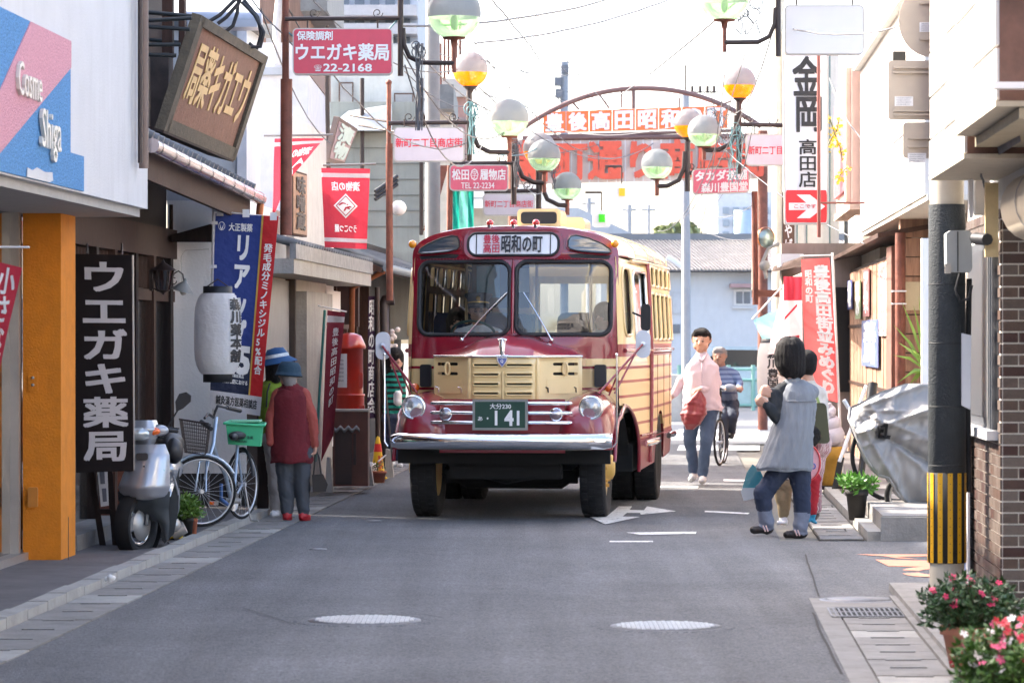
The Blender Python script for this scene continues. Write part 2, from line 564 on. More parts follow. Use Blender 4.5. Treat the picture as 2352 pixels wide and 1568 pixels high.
def channel(nm, u0, u1, s0, s1, step, slot=True, grate=()):
 base = struct(nm, MB().sbox(u0, u1, s0, s1, -.02, -.003), seam)
 ROOT[base] = Matrix.Identity(4)
 s = s0; i = 0
 while s < s1 - .1:
  m = MB()
  j = random.uniform(-.003, .003)
  if i in grate:
   m.sbox(u0 + .01, u0 + .04, s, s + step - .02, -.004, .010, 0).sbox(u1 - .04, u1 - .01, s, s + step - .02, -.004, .010, 0)
   n = 13
   for k in range(n):
    uu = lerp(u0 + .05, u1 - .06, k / (n - 1))
    m.sbox(uu, uu + .010, s, s + step - .02, -.004, .008, 0)
   m.sbox(u0 + .02, u1 - .02, s + step / 2 - .008, s + step / 2 + .008, -.004, .006, 0)
   o = part('grate', m, [iron, iron], base)
  else:
   m.sbox(u0 + .008, u1 - .008, s + .006, s + step - .008, -.004, .008 + j, 0)
   if slot:
    c = (u0 + u1) / 2
    m.sbox(c - .09, c + .09, s + step - .045, s + step - .028, .0, .013 + j, 1)
    m.sbox(c - .09, c + .09, s + step - .060, s + step - .045, .0, .0095 + j, 2)
   part('slab', m, [concrete if i % 3 else conc_lt if i % 2 else concrete, MATS['pale_concrete'], black], base)
  s += step; i += 1
channel('drain_left', -3.74, -3.36, 15.2, 50, .62, grate=(1,))
channel('drain_right', .93, 1.30, 14.6, 19.6, .42, grate=())
channel('drain_far_right', 1.12, 1.48, 27.4, 45, .5)
struct('drain_edging', MB().sbox(.80, .93, 14, 21.2, -.015, .004).sbox(1.30, 1.36, 14, 21.2, -.015, .02).sbox(.93, 1.30, 20.5, 21.2, -.015, .004), concrete)
g = MB()
gm = lambda u, v: S(lerp(.88, 1.36, u), lerp(19.75, 20.35, v), .012)
for k in range(17):
 u = k / 16
 g.add([gm(u - .012, 0), gm(u + .012, 0), gm(u + .012, 1), gm(u - .012, 1)], [(0, 1, 2, 3)], 0)
for v in (0, .5, 1): g.add([gm(0, v - .04), gm(1, v - .04), gm(1, v + .04), gm(0, v + .04)], [(0, 1, 2, 3)], 0)
solo('drain_grate', 'square steel drain grate at the corner of the right pavement', 'drain grate', g.sbox(.86, 1.38, 19.7, 20.4, -.01, .002, 1), [iron, black], S(1.1, 20, 0))
def cover(px, py, rx, label, hatch=True):
 c = G(px, py)
 r = rx / F * c.y
 o = thing('manhole_cover', label, 'manhole cover', c, group='round covers in the road')
 part('rim', MB().lathe([(r * 1.25, .001), (r * 1.2, .007), (r * 1.02, .008), (r * 1.0, .005)], c, n=36), asphalt if hatch else iron, o)
 part('lid', MB().lathe([(r * .985, .004), (r * .98, .010), (0.001, .011)], c, n=36), iron, o)
 if hatch:
  m = MB()
  for i in range(-11, 12):
   for j in range(-11, 12):
    x, y = i * r * .082, j * r * .082
    if x * x + y * y < (r * .88) ** 2 and (i + j) % 2 == 0:
     m.obox(c + Vector((x, y, .013)), (r * .034, 0, 0), (0, r * .034, 0), (0, 0, .003))
  part('tread', m, M_('glare_iron', (.60, .60, .60), .35, .1, .1), o, kind='stuff')  # tread coloured pale to stand in for glare on the iron
cover(838, 1426, 132, 'round iron cover with raised tread left of the road centre in front of the bus')
cover(1528, 1440, 130, 'round iron cover with raised tread right of the road centre')
cover(1975, 1378, 76, 'plain pale round cover beside the square drain grate', False)
for a, b, y, lab in ((700, 762, 1262, 'small worn iron cover at the left road edge'), (830, 890, 1197, 'narrow iron cover between the red shoes and the bus')):
 c = G((a + b) / 2, y)
 solo('valve_cover', lab, 'valve cover', MB().lathe([(.07, .004), (.065, .009), (0.001, .010)], c, n=20), iron, c)
def mark(nm, poly, m, label=None):
 pts = [G(x, y, .0045) for x, y in poly]
 c = sum(pts, Vector()) / len(pts)
 tris = geometry.tessellate_polygon([[Vector((p.x, p.y, 0)) for p in pts]])
 fs = []
 for t in tris:
  a, b, d = (pts[i] for i in t)
  fs.append(tuple(t) if (b - a).cross(d - a).z > 0 else tuple(t)[::-1])
 return solo(nm, None, None, MB().add(pts, fs), m, c, kind='structure')
mark('arrow_marking', [(1354, 1186), (1394, 1185), (1421, 1162), (1452, 1162), (1446, 1170), (1479, 1171), (1486, 1162), (1553, 1173), (1472, 1181), (1470, 1177), (1440, 1177), (1430, 1185), (1470, 1186), (1390, 1203)], paint_w)
mark('dash_marking', [(1438, 1222), (1600, 1220), (1598, 1225), (1470, 1227)], paint_w)
mark('dash_marking', [(1620, 1172), (1722, 1177), (1718, 1180), (1618, 1175)], paint_w)
mark('dash_marking', [(1505, 1115), (1605, 1116), (1603, 1120), (1507, 1119)], paint_w)
mark('dash_marking', [(1662, 1100), (1715, 1101), (1712, 1105), (1662, 1104)], paint_w)
mark('dash_marking', [(1400, 1241), (1500, 1241), (1500, 1244), (1400, 1244)], paint_w)
for y0, y1 in ((985, 992), (1001, 1010), (1022, 1034)):
 mark('crossing_marking', [(1560, y0), (1745, y0), (1745, y1), (1555, y1)], paint_w)
mark('stop_marking', [(1965, 1272), (2140, 1272), (2140, 1276), (2060, 1278), (2110, 1283), (2060, 1281), (2030, 1276)], paint_o)
mark('stop_marking', [(2010, 1284), (2160, 1287), (2160, 1301), (2040, 1299)], paint_o)
ring = [(2135 + 66 * cos(a), 1312 + 12 * sin(a)) for a in [2 * pi * k / 20 for k in range(11, 30)]]
ring2 = [(2145 + 36 * cos(a), 1312 + 6 * sin(a)) for a in [2 * pi * k / 20 for k in range(29, 10, -1)]]
mark('stop_marking', ring + ring2, paint_o)
def crack(pts, r=.006):
 q = []
 for a, b in zip(pts, pts[1:]):
  for i in range(6): q.append((lerp(a[0], b[0], i / 6) + random.uniform(-1.2, 1.2), lerp(a[1], b[1], i / 6)))
 m = MB()
 P3 = [G(x, y, .006) for x, y in q]
 for a, b in zip(P3, P3[1:]):
  d = (b - a).normalized(); n = Vector((-d.y, d.x, 0)) * r
  m.add([a - n, b - n, b + n, a + n], [(0, 1, 2, 3)] if 1 else [])
 solo('road_crack', None, None, m, seam, P3[0], kind='structure')
crack([(1850, 1272), (1862, 1310), (1884, 1380)])
crack([(1868, 1406), (1880, 1440), (1945, 1568)], .007)
crack([(655, 1418), (740, 1412), (860, 1408), (980, 1410), (1028, 1420)], .006)
crack([(1890, 1130), (1930, 1190), (1950, 1240)], .008)
crack([(2100, 1430), (2160, 1490), (2210, 1560)], .006)
crack([(900, 1260), (1010, 1275), (1130, 1268)], .004)
crack([(420, 1400), (560, 1395), (700, 1440)], .004)
c = G(248, 1338, .05)
m = MB()
for i in range(7):
 q = c + Vector((random.uniform(-.04, .04), random.uniform(-.03, .03), .02 + random.uniform(0, .02)))
 m.ball(q, (random.uniform(.012, .03), .014, random.uniform(.008, .02)), 6, 4)
solo('paper_scrap', 'crumpled white scrap of paper on the left kerb', 'litter', m, M_('paper', (.75, .75, .74), .8), c)
# ================================================ BUS
MAROON, CREAM = (.25, .004, .020), (.78, .57, .27)
def build_bus():
 mar = mat('bus_maroon_paint', MAROON, .3, var=.05, scale=3, coat=1., bump=.02, bscale=3)
 crm = mat('bus_cream_paint', CREAM, .35, var=.04, scale=3, coat=.8, bump=.02, bscale=3)
 st = [(.70, 1.445, CREAM)] + [(z - .013, z + .013, MAROON) for z in (1.343, 1.217, 1.081, .945, .819)]
 front_p = ramp_paint('bus_front_paint', [(.9, 1.428, CREAM), (1.335, 1.36, MAROON), (1.142, 1.166, MAROON)], MAROON)
 side_p = ramp_paint('bus_side_paint', st + [(1.56, 2.31, CREAM), (2.31, 2.5, CREAM)], MAROON, rough=.35, coat=.25)
 roof_p = ramp_paint('bus_roof_paint', [(.82, 9, (.72, .60, .46))], MAROON, axis=1, rough=.3)
 chrome = mat('chrome', (.86, .86, .88), .09, 1, .03, 2)
 black = mat('bus_black_rubber', (.012, .012, .014), .6, var=.2)
 dark = mat('bus_underbody', (.005, .005, .005), .9, var=.4, scale=8)
 tyre = mat('tyre_rubber', (.009, .009, .010), .85, var=.3, scale=12, bump=.2, bscale=30)
 glass = glassmat('bus_glass', (.80, .86, .88), .02, .10)
 lens = glassmat('clear_lens', (.9, .92, .95), .06, .18, .08)
 wglass = glassmat('windscreen_glass', (.76, .80, .80), .015, .05)
 sglass = glassmat('side_glass', (.42, .46, .48), .02, .12)
 M = Matrix.Translation((.0, 31.0, 0)) @ Matrix.Rotation(-radians(6.45), 4, 'Z')
 bus = thing('vintage_bus', 'maroon and cream bonnet bus with chrome bumper driving up the street', 'bus', M=M)
 def pt(name, mb, mats, parent=None, label=None, kind=None): return part(name, mb, mats, parent or bus, label, kind, local=True)
 def rk(z): return .14 * max(0, z - 1.6) ** 1.3
 def hw(b): return inter(b, [.1, .2, .35, 1, 2.2, 5, 5.45, 5.75, 5.9], [.95, .98, 1.0, 1.05, 1.12, 1.12, 1.09, .98, .85])
 def fy(x, z): return .02 + .13 * (min(abs(x), .95) / .95) ** 2.5 + (.25 * max(0, abs(x) - .88)) + rk(z)
 def front(x, z): return Vector((x, fy(x, z), z))
 def side(b, z, s=1, off=0):
  x = hw(b) - .06 * max(0, z - 1.6) ** 1.2 - .05 * max(0, .7 - z) - off
  return Vector((s * x, b + rk(z) * max(0, 1 - b / 1.2), z))
 ZE = 2.36
 wl, wr = rrect(-.872, 1.645, -.030, 2.312, .10, 6), rrect(.030, 1.645, .888, 2.312, .10, 6)
 top = []
 for k in range(25):
  a = pi * k / 24
  top.append((.95 * (1 if cos(a) > 0 else -1) * abs(cos(a)) ** .8, ZE + .275 * sin(a) ** .8))
 outline = [(-.95, 1.0), (.95, 1.0)] + top
 pt('front_panel', MB().sheet(outline, [wl, wr], (.09, .08), front), front_p)
 for hole in (wl, wr):
  loop = hole + [hole[0]]
  g = pt('windshield', MB().sheet(hole, [], (.15, .15), lambda x, z: front(x, z) + Vector((0, .012, 0))), wglass)
  pt('rubber_seal', MB().tube([front(x, z) - Vector((0, .006, 0)) for x, z in loop], .021, 6, cap=False), black, g)
 pt('window_pillar', MB().tube([front(0, z) - Vector((0, .002, 0)) for z in (1.62, 1.8, 2.0, 2.2, 2.33)], [.012, .02, .022, .02, .008], 8), mar)
 db = rrect(-.415, 2.368, .413, 2.572, .08, 5)
 f2 = lambda x, z, t: front(x, z) - Vector((0, .03 + t, 0))
 box = pt('destination_box', MB().prism(rrect(-.455, 2.335, .453, 2.605, .10, 6), f2, -.06, .0), mar)
 pt('box_rim', MB().tube([f2(x, z, .004) for x, z in db + [db[0]]], .013, 6, cap=False), black, box)
 scr = pt('destination_screen', MB().prism(rrect(-.405, 2.376, .403, 2.564, .075, 5), f2, -.01, .006), mat('destination_white', (.78, .78, .80), .3, var=.03, coat=.5), box)
 mp = lambda u, v: front(lerp(-.405, .403, u), lerp(2.376, 2.564, v)) - Vector((0, .037, 0))
 lt = MB()
 letters(lt, mp, (.165, .53, .345, .95), '豊後', bold=.02)
 letters(lt, mp, (.165, .08, .345, .50), '高田', bold=.02)
 pt('red_lettering', lt, mat('destination_red', (.55, .02, .06), .5, var=0), scr)
 scr.name = 'destination_screen'
 lt = MB()
 letters(lt, mp, (.37, .10, .83, .92), '昭和の町', bold=.03)
 for u in (.075, .915): lt.add([mp(u, .02), mp(u + .012, .02), mp(u + .012, .98), mp(u, .98)], [(0, 1, 2, 3)])
 pt('black_lettering', lt, mat('lettering_black', (.015, .015, .018), .5, var=0), scr)
 for s in (-1, 1):
  ov = [(s * x, z) for x, z in [(.50, 2.45), (.52, 2.425), (.60, 2.405), (.75, 2.392), (.86, 2.388), (.885, 2.40), (.87, 2.43), (.80, 2.475), (.68, 2.525), (.57, 2.55), (.52, 2.54), (.50, 2.50)]]
  if s < 0: ov = ov[::-1]
  cxm, czm = s * .69, 2.46
  rim = [(cxm + (x - cxm) * 1.09, czm + (z - czm) * 1.2) for x, z in ov]
  o = pt('upper_window', MB().prism(rim, lambda x, z, t: front(x, z) - Vector((0, t, 0)), -.02, .035), mar)
  pt('window_pane', MB().prism(ov, lambda x, z, t: front(x, z) - Vector((0, t, 0)), .03, .04), mat('sky_glass', (.05, .07, .09), .04, .0, 0, coat=1, spec=1.), o)
  pt('rubber_seal', MB().tube([front(x, z) - Vector((0, .038, 0)) for x, z in ov + [ov[0]]], .007, 5, cap=False), black, o)
  pt('vent_slot', MB().prism([(s * .50, 2.375), (s * .53, 2.345), (s * .86, 2.335), (s * .885, 2.365), (s * .75, 2.37), (s * .6, 2.385)][::s], lambda x, z, t: front(x, z) - Vector((0, t, 0)), -.01, .008), black)
 def roof(u, v):
  a = pi * u
  sg = 1 if cos(a) > 0 else -1
  ca, sa = sg * abs(cos(a)) ** .8, abs(sin(a)) ** .8
  if v < 1e-6:
   x, z = .95 * ca, ZE + .275 * sa
   return front(x, z)
  vv = v ** 1.5
  y = .12 + 5.7 * vv
  e = hw(max(y, .3)) - .06 * .76 ** 1.2
  e = lerp(.94, e, min(1, v * 5))
  crown = inter(y, [.12, .3, .8, 4.6, 5.4, 5.82], [.28, .29, .30, .28, .20, .02])
  x, z = e * ca, ZE + crown * sa
  yy = max(y, front(min(x, .95), z).y + .02 * v) if y < .5 else y
  if y < 1.2: yy += rk(z) * max(0, 1 - y / 1.2) * .4
  return Vector((x, yy, z))
 pt('roof', MB().grid(roof, 40, 30), roof_p)
 for y in (1.3, 2.2, 3.1, 4.0, 4.9):
  seam = [Vector((q.x, y, q.z + .003)) for q in (roof(u / 24, ((y - .12) / 5.7) ** (1 / 1.5)) for u in range(25))]
  pt('roof_seam', MB().tube(seam, .006, 5), crm)
 v = pt('roof_ventilator', MB().prism(rrect(-.10, 2.655, .31, 2.83, .04, 4), lambda x, z, t: Vector((x + .02, 1.15 + t, z)), .0, .55), crm)
 pt('grille', MB().prism(rrect(-.065, 2.69, .275, 2.80, .03, 4), lambda x, z, t: Vector((x + .02, 1.14 + t, z)), .0, .02), black, v)
 pt('rear_ventilator', MB().prism(rrect(.12, 2.64, .48, 2.78, .05, 4), lambda x, z, t: Vector((x, 2.0 + t, z)), .0, .6), crm)
 for x in (-.225, -.005, .20):
  q = front(x, 2.63)
  m = MB().ball((q.x, q.y + .02, 2.665), .034, 12, 8)
  mk = pt('marker_lamp', m, mat('red_lens', (.55, .02, .015), .12, var=.1, coat=1))
  pt('lamp_socket', MB().lathe([(.02, -.05), (.028, -.02), (.03, 0)], (q.x, q.y + .02, 2.65), n=10), chrome, mk)
 for x in (-.935, .925):
  pt('marker_lamp', MB().ball((x, .16, 2.475), .038, 12, 8), mat('amber_lens', (.85, .30, .01), .12, var=.05, coat=1), label='round amber marker lamp on roof corner')
 for s in (1, -1):
  arch = [(.25 + 1.05 * cos(a), .36 + .64 * sin(a)) for a in [pi / 2 * k / 10 for k in range(11)]]
  rear = [(3.3 + .62 * cos(a), .40 + .5 * sin(a)) for a in [pi * k / 12 for k in range(13)]]
  out = [(.15, 1.0)] + arch[::-1] + rear[::-1] + [(5.88, .40), (5.88, ZE), (.15, ZE)]
  holes = [rrect(.32, 1.64, .80, 2.26, .13, 4), rrect(.99, 1.60, 1.86, 2.24, .05, 3)]
  cols = [2.22 + .62 * i for i in range(5)]
  for c in cols:
   holes += [rrect(c, 1.60, c + .50, 2.05, .03, 2), rrect(c, 2.12, c + .50, 2.31, .06, 3)]
  pt('side_panel', MB().sheet(out, holes, (.16, .14), lambda b, z: side(b, z, s), flip=s < 0), side_p)
  pt('inner_lining', MB().sheet([(.3, 1.0), (5.8, 1.0), (5.8, ZE), (.3, ZE)], holes, (.3, .3), lambda b, z: side(b, z, s, .035), flip=s > 0), mat('bus_interior', (.05, .038, .028), .7, var=.2))
  for i, h in enumerate(holes):
   g = pt('side_window', MB().sheet(h, [], (.3, .3), lambda b, z: side(b, z, s, .02), flip=s < 0), sglass)
   pt('window_frame', MB().tube([side(b, z, s, -.004) for b, z in h + [h[0]]], .016, 5, cap=False), crm if i != 1 else chrome, g)
  pt('belt_moulding', MB().tube([side(b, 1.50, s, -.012) for b in (.3, .8, 1.4, 2.0, 3, 4, 5, 5.6)], .022, 6), mar)
  pt('drip_rail', MB().tube([side(b, 2.335, s, -.01) for b in (.9, 1.4, 2.0, 3, 4, 5, 5.6)], .016, 6), crm)
  pt('lower_moulding', MB().tube([side(b, .70, s, -.01) for b in (1.3, 2.0, 2.6)], .012, 6), mar)
  pt('guard_strip', MB().tube([side(b, .62, s, -.035) for b in (1.45, 1.8, 2.2, 2.6)], [.03, .036, .036, .028], 8), chrome)
  pt('guard_strip', MB().tube([side(b, .62, s, -.035) for b in (4.1, 4.8, 5.6)], [.03, .036, .03], 8), chrome)
  pt('door_post', MB().tube([side(2.06, z, s, -.006) for z in (.42, 1, 1.5, 2.05, 2.33)], .028, 6), mar if s > 0 else crm)
  pt('mud_flap', MB().box((s * .62 - .16, 3.98, .12), (s * .62 + .42 * s - .0, 4.0, .5)), black)
 pt('rear_panel', MB().grid(lambda u, v: Vector((lerp(-.9, .9, u), 5.9 - .1 * (2 * u - 1) ** 4, lerp(.4, 2.4, v))), 10, 10, drop=lambda u, v: v > .62 and v < .92 and abs(u - .5) < .24), side_p)
 pt('rear_window', MB().grid(lambda u, v: Vector((lerp(-.44, .44, u), 5.86, lerp(1.6, 2.28, v))), 1, 1), glass)
 it = mat('bus_interior', (.05, .038, .028), .7, var=.2)
 pt('cabin_floor', MB().box((-1.0, .2, .93), (1.0, 5.7, .98)), it)
 pt('ceiling', MB().grid(lambda u, v: Vector((lerp(-.95, .95, u), lerp(.35, 5.7, v), 2.33 + .2 * (1 - (2 * u - 1) ** 2))), 8, 2), mat('bus_ceiling', (.08, .07, .055), .7, var=.1))
 pt('dashboard', MB().box((-.9, .2, 1.35), (.9, .42, 1.60)), it)
 seatm = mat('bus_seat_cloth', (.03, .05, .12), .8, var=.2)
 for y in (1.5, 2.4, 3.3, 4.2):
  for sx in (-.6, .6):
   b = MB().box((sx - .38, y, 1.3), (sx + .38, y + .45, 1.42)).prism(rrect(sx - .38, 1.35, sx + .38, 1.86, .08, 3), lambda x, z, t: Vector((x, y + .42 + t, z)), 0, .1)
   pt('passenger_seat', b, seatm)
 for x, y in ((-.14, 1.0), (.10, 1.2), (.62, 1.1), (-.62, 1.6)):
  pt('grab_pole', MB().tube([(x, y, .95), (x, y, 2.4)], .016, 6), mat('bare_wood_pole', (.55, .38, .2), .5))
 pt('partition', MB().box((-.55, 1.45, 1.9), (.0, 1.47, 2.33)), it)
 pt('wall_notice', MB().box((-.50, 1.43, 2.0), (-.28, 1.44, 2.3)), mat('notice_blue', (.08, .25, .34), .5), label='blue notice in a pale frame')
 pt('wall_notice', MB().box((-.2, 1.43, 2.05), (.0, 1.44, 2.28)), mat('notice_pale', (.5, .5, .46), .5), label='pale notice')
 sw = pt('steering_wheel', MB().lathe([(.20 + .013 * cos(a), .013 * sin(a)) for a in [2 * pi * k / 8 for k in range(8)]], (-.42, .52, 1.66), (0, .55, .83), 28, closed=True), mat('steering_green', (.05, .12, .11), .4))
 pt('steering_column', MB().tube([(-.42, .52, 1.66), (-.42, .30, 1.45)], .02, 6).tube([(-.61, .52, 1.66), (-.23, .52, 1.66)], .01, 5), dark, sw)
 pt('driver_seat', MB().prism(rrect(-.66, 1.2, -.18, 1.75, .06, 3), lambda x, z, t: Vector((x, 1.1 + t, z)), 0, .1), seatm)
 XS, YS = [0, .26, .34, .5, .66], [-.76, -.735, -.62, -.45, -.33]
 def yf(x): return inter(abs(x), XS, YS)
 def hood(u, t):
  x = lerp(-.67, .67, u)
  y0 = yf(x)
  A = .045 + .10 * exp(-(abs(x) / .36) ** 4) + .022 * exp(-(x / .05) ** 2)
  tt = t
  y = lerp(y0, .10, tt)
  edge = 1 - (abs(x) / .67) ** 8
  z = 1.452 + (A * sin(min(1, tt * 2.0) * pi / 2) ** .75 + .05 * tt) * max(0, edge)
  return Vector((x, y, z))
 pt('bonnet', MB().grid(hood, 48, 16).grid(lambda u, v: hood(0, u) - Vector((0, 0, .09 * v)), 6, 1).grid(lambda u, v: hood(1, u) - Vector((0, 0, .09 * v)), 6, 1), mar)
 holes = []
 zs = (1.376, 1.292, 1.207, 1.124)
 for z in zs:
  for x in (-.148, .148): holes.append(rrect(x - .118, z - .015, x + .118, z + .015, .0149, 3))
 for z in (1.383, 1.297):
  for s in (-1, 1):
   holes.append(rrect(s * .47 - .042, z - .013, s * .47 + .042, z + .013, .011, 2))
   holes.append(rrect(s * .592 - .042, z - .013, s * .592 + .042, z + .013, .011, 2))
 gmap = lambda x, z: Vector((x, yf(x) + .02 * max(0, (1.1 - z)) * 4 + .012 * (abs(x) < .012), z))
 g = pt('radiator_grille', MB().sheet([(-.67, 1.02), (.67, 1.02), (.67, 1.452), (-.67, 1.452)], holes, (.04, .04), gmap), crm)
 for h in holes[:8]:
  pt('louvre_rim', MB().tube([gmap(x, z) - Vector((0, .003, 0)) for x, z in [(x * 1.0, z) for x, z in h] + [h[0]]], .009, 5, cap=False), crm, g)
 for s in (-1, 1): pt('grille_edge', MB().tube([gmap(s * .302, z) - Vector((0, .004, 0)) for z in (1.03, 1.1, 1.2, 1.3, 1.40, 1.44)], [.020, .022, .022, .022, .020, .012], 8), crm, g)
 pt('grille_edge', MB().tube([gmap(0, z) - Vector((0, .002, 0)) for z in (1.05, 1.2, 1.32)], .012, 6), crm, g)
 pt('dark_core', MB().prism([(-.6, -.36), (-.33, -.5), (-.27, -.66), (.27, -.66), (.33, -.5), (.6, -.36)], lambda x, y, t: Vector((x, y + .03, t)), 1.05, 1.44), black, g)
 pt('bonnet_trim', MB().tube([Vector((x, yf(x) - .012, 1.452)) for x in [k / 12 * .67 for k in range(-12, 13)]], .0115, 8), chrome)
 for s in (-1, 1):
  cxh = s * .53
  loop = [Vector((cxh + .022 * cos(a), yf(cxh) - .03, 1.34 + .055 * sin(a))) for a in [2 * pi * k / 14 for k in range(15)]]
  pt('towing_ring', MB().tube(loop, .011, 6, cap=False), crm)
  pt('access_panel', MB().prism([(s * .38, 1.12), (s * .63, 1.12), (s * .63, 1.25), (s * .38, 1.25)], lambda x, z, t: Vector((x, yf(x) - t, z)), 0, .006), crm)
  for xx in (.39, .62): pt('panel_latch', MB().tube([(s * xx, yf(xx) - .01, 1.13), (s * xx, yf(xx) - .02, 1.17), (s * xx - .03, yf(xx) - .02, 1.18)], .006, 5), chrome if s < 0 else black)
  pt('black_lamp_box', MB().prism(rrect(s * .80 - .052, 1.17, s * .80 + .052, 1.375, .02, 3), lambda x, z, t: front(x, z) - Vector((0, t, 0)), -.01, .07), black)
  pt('turn_lamp', MB().ball((s * .885, -.02, 1.165), (.04, .045, .04), 12, 8), mat('orange_lens', (.8, .14, .01), .15, coat=1, var=.1))
 em = pt('bonnet_mascot', MB().tube([(0, -.775, 1.44), (0, -.79, 1.5), (0, -.78, 1.60)], [.012, .022, .012], 8).tube([(-.035, -.772, 1.598), (0, -.79, 1.607), (.04, -.772, 1.598)], .009, 6).tube([(-.014, -.775, 1.45), (-.026, -.775, 1.59)], .006, 5).tube([(.014, -.775, 1.45), (.026, -.775, 1.59)], .006, 5), chrome)
 sh = [(-.052, .03), (.052, .03), (.045, -.02), (.0, -.078), (-.045, -.02)]
 bd = pt('shield_badge', MB().prism(sh, lambda x, z, t: Vector((x, -.775 - t, 1.432 + z)), -.02, .01).tube([(-.055, -.785, 1.455), (.055, -.785, 1.455)], .012, 6), chrome)
 pt('badge_enamel', MB().prism([(x * .75, z * .78 - .004) for x, z in sh], lambda x, z, t: Vector((x, -.775 - t, 1.430 + z)), .008, .013), mat('badge_blue', (.10, .14, .42), .3, coat=1), bd)
 lt = MB()
 bm = lambda u, v: Vector((lerp(-.05, .05, u), -.789, lerp(1.35, 1.47, v)))
 letters(lt, bm, (.1, .72, .9, .92), 'ISUZU', bold=.03, thick=.002)
 letters(lt, bm, (.38, .38, .62, .62), 'Q', bold=.03, thick=.002, flip=False)
 pt('badge_lettering', lt, mat('lettering_white', (.8, .8, .8), .4, var=0), bd)
 for x0, x1 in ((-.46, -.05), (.36, .10)):
  pt('wiper', MB().tube([front(x0, 1.60) - Vector((0, .03, 0)), front(lerp(x0, x1, .55) , 1.85) - Vector((0, .03, 0)), front(x1, 2.03) - Vector((0, .025, 0))], [.010, .007, .007], 5).ball(front(x0, 1.60) - Vector((0, .03, 0)), .02), chrome)
 for s in (-1, 1):
  def wing(u, v):
   a, b = -pi / 2 + pi * u, pi * v          # a: along y, b: over the top
   e = .55
   pw = lambda t, q: (1 if t > 0 else -1) * abs(t) ** q
   y = .20 + 1.03 * pw(sin(a), .62)
   c = abs(cos(a)) ** .5
   rx, rz = .30, .44
   x = pw(cos(b), .75) * rx * c
   z = .70 + pw(sin(b), .75) * rz * c * (1 - .03 * (x < 0) ) - .035 * max(0, -x / rx) * c
   return Vector((s * (.695 + x), y, z))
  def drop(u, v):
   q = wing(u, v)
   ax = abs(q.x)
   return q.y > .42 or (ax > .86 and ((q.y - .25) / .93) ** 2 + ((q.z - .36) / .63) ** 2 < 1) or (q.y > -.2 and ax < .55)
  m = MB().grid(wing, 72, 40, drop=drop, flip=s > 0)
  m.grid(lambda u, v: Vector((s * lerp(.42, .985, u), -.818 + .05 * abs(2 * u - 1) ** 6 , lerp(.63, .72, v))), 10, 1, flip=s < 0)
  w_ = pt('front_wing', m, mar)
  lip = [Vector((s * (.99 + (.02 if a > 1 else 0)), .25 - .93 * cos(a) , .36 + .63 * sin(a))) for a in [radians(15) + (radians(80)) * k / 14 for k in range(15)]]
  lip += [side(.25 + 1.05 * cos(a), .36 + .64 * sin(a), s, -.005) for a in [pi / 2 * (1 - k / 12) for k in range(13)]]
  pt('arch_lip', MB().tube(lip, .018, 6), mar, w_)
  pt('wheel_well', MB().grid(lambda u, v: Vector((s * lerp(.35, .97, u), .25 + 1.0 * cos(pi * .82 * v), .33 + .60 * sin(pi * .82 * v))), 4, 14), dark)
  hl = pt('headlamp', MB().lathe([(.075, .12), (.108, .06), (.112, .02), (.104, -.008), (.090, -.004)], (s * .79, -.80, 1.0), (0, 1, 0), 28), chrome)
  pt('headlamp_lens', MB().lathe([(.094, 0), (.07, -.018), (.035, -.028), (0.001, -.03)], (s * .79, -.80, 1.0), (0, 1, 0), 24), lens, hl)
  pt('reflector', MB().lathe([(.094, .0), (.06, .035), (.02, .05), (0.001, .05)], (s * .79, -.80, 1.0), (0, 1, 0), 24).ball((s * .79, -.79, 1.0), .014), mat('lamp_reflector', (.75, .75, .72), .18, 1, .1), hl)
  fg = pt('fog_lamp', MB().lathe([(.04, .10), (.058, .05), (.06, .0), (.048, -.006)], (s * .49, -.89, .945), (0, 1, 0), 22), chrome)
  pt('fog_lamp_lens', MB().lathe([(.05, .0), (.03, -.012), (0.001, -.016)], (s * .49, -.89, .945), (0, 1, 0), 18), lens, fg)
  pt('corner_rod', MB().tube([(s * 1.0, -.93, .66), (s * 1.03, -.93, .70), (s * 1.03, -.93, 1.46)], .009, 6).ball((s * 1.03, -.93, 1.47), .014), chrome)
  cxm, czm = (-1.17, 1.545) if s < 0 else (1.20, 1.56)
  dm = -.10
  mr = pt('wing_mirror', MB().prism(rrect(cxm - .065, czm - .125, cxm + .065, czm + .125, .06, 5), lambda x, z, t: Vector((x, dm + t, z)), -.012, .03).lathe([(.025, -.03), (.02, -.05), (0.001, -.055)], (cxm, dm + .01, czm), (0, 1, 0), 10), mat('mirror_back', (.62, .64, .68), .35, .0, .05))
  arms = MB().tube([(cxm, dm - .04, czm), (s * .93, -.25, 1.25), (s * .82, -.35, 1.12)], .011, 6).tube([(cxm - s * .05, dm - .04, czm - .05), (s * .96, -.3, 1.12)], .009, 6).tube([(s * 1.0, -.2, 1.34), (s * .9, -.2, 1.1)], .009, 6)
  pt('mirror_arm', arms, mar, mr)
 pt('wing_mirror', MB().prism(rrect(1.13, 1.68, 1.22, 1.93, .04, 4), lambda x, z, t: Vector((x, .55 + t, z)), 0, .04).tube([(1.17, .57, 1.8), (1.05, .6, 1.85)], .01, 5), black, label='black square mirror beside the driver side window')
 apron = lambda u, v: Vector((lerp(-.56, .56, u), -.77 + .0 * u, lerp(.60, 1.075 , v)))
 pt('apron', MB().grid(apron, 8, 4).grid(lambda u, v: Vector((lerp(-.56, .56, u), lerp(-.77, -.5, v), 1.075 - .02 * (1 - v))), 8, 2), mar)
 for z in (1.04, .955, .87):
  for s in (-1, 1):
   pt('chrome_bar', MB().tube([(s * .62, -.85, z), (s * .60, -.88, z), (s * .22, -.88, z)], [.014, .017, .017], 8), chrome)
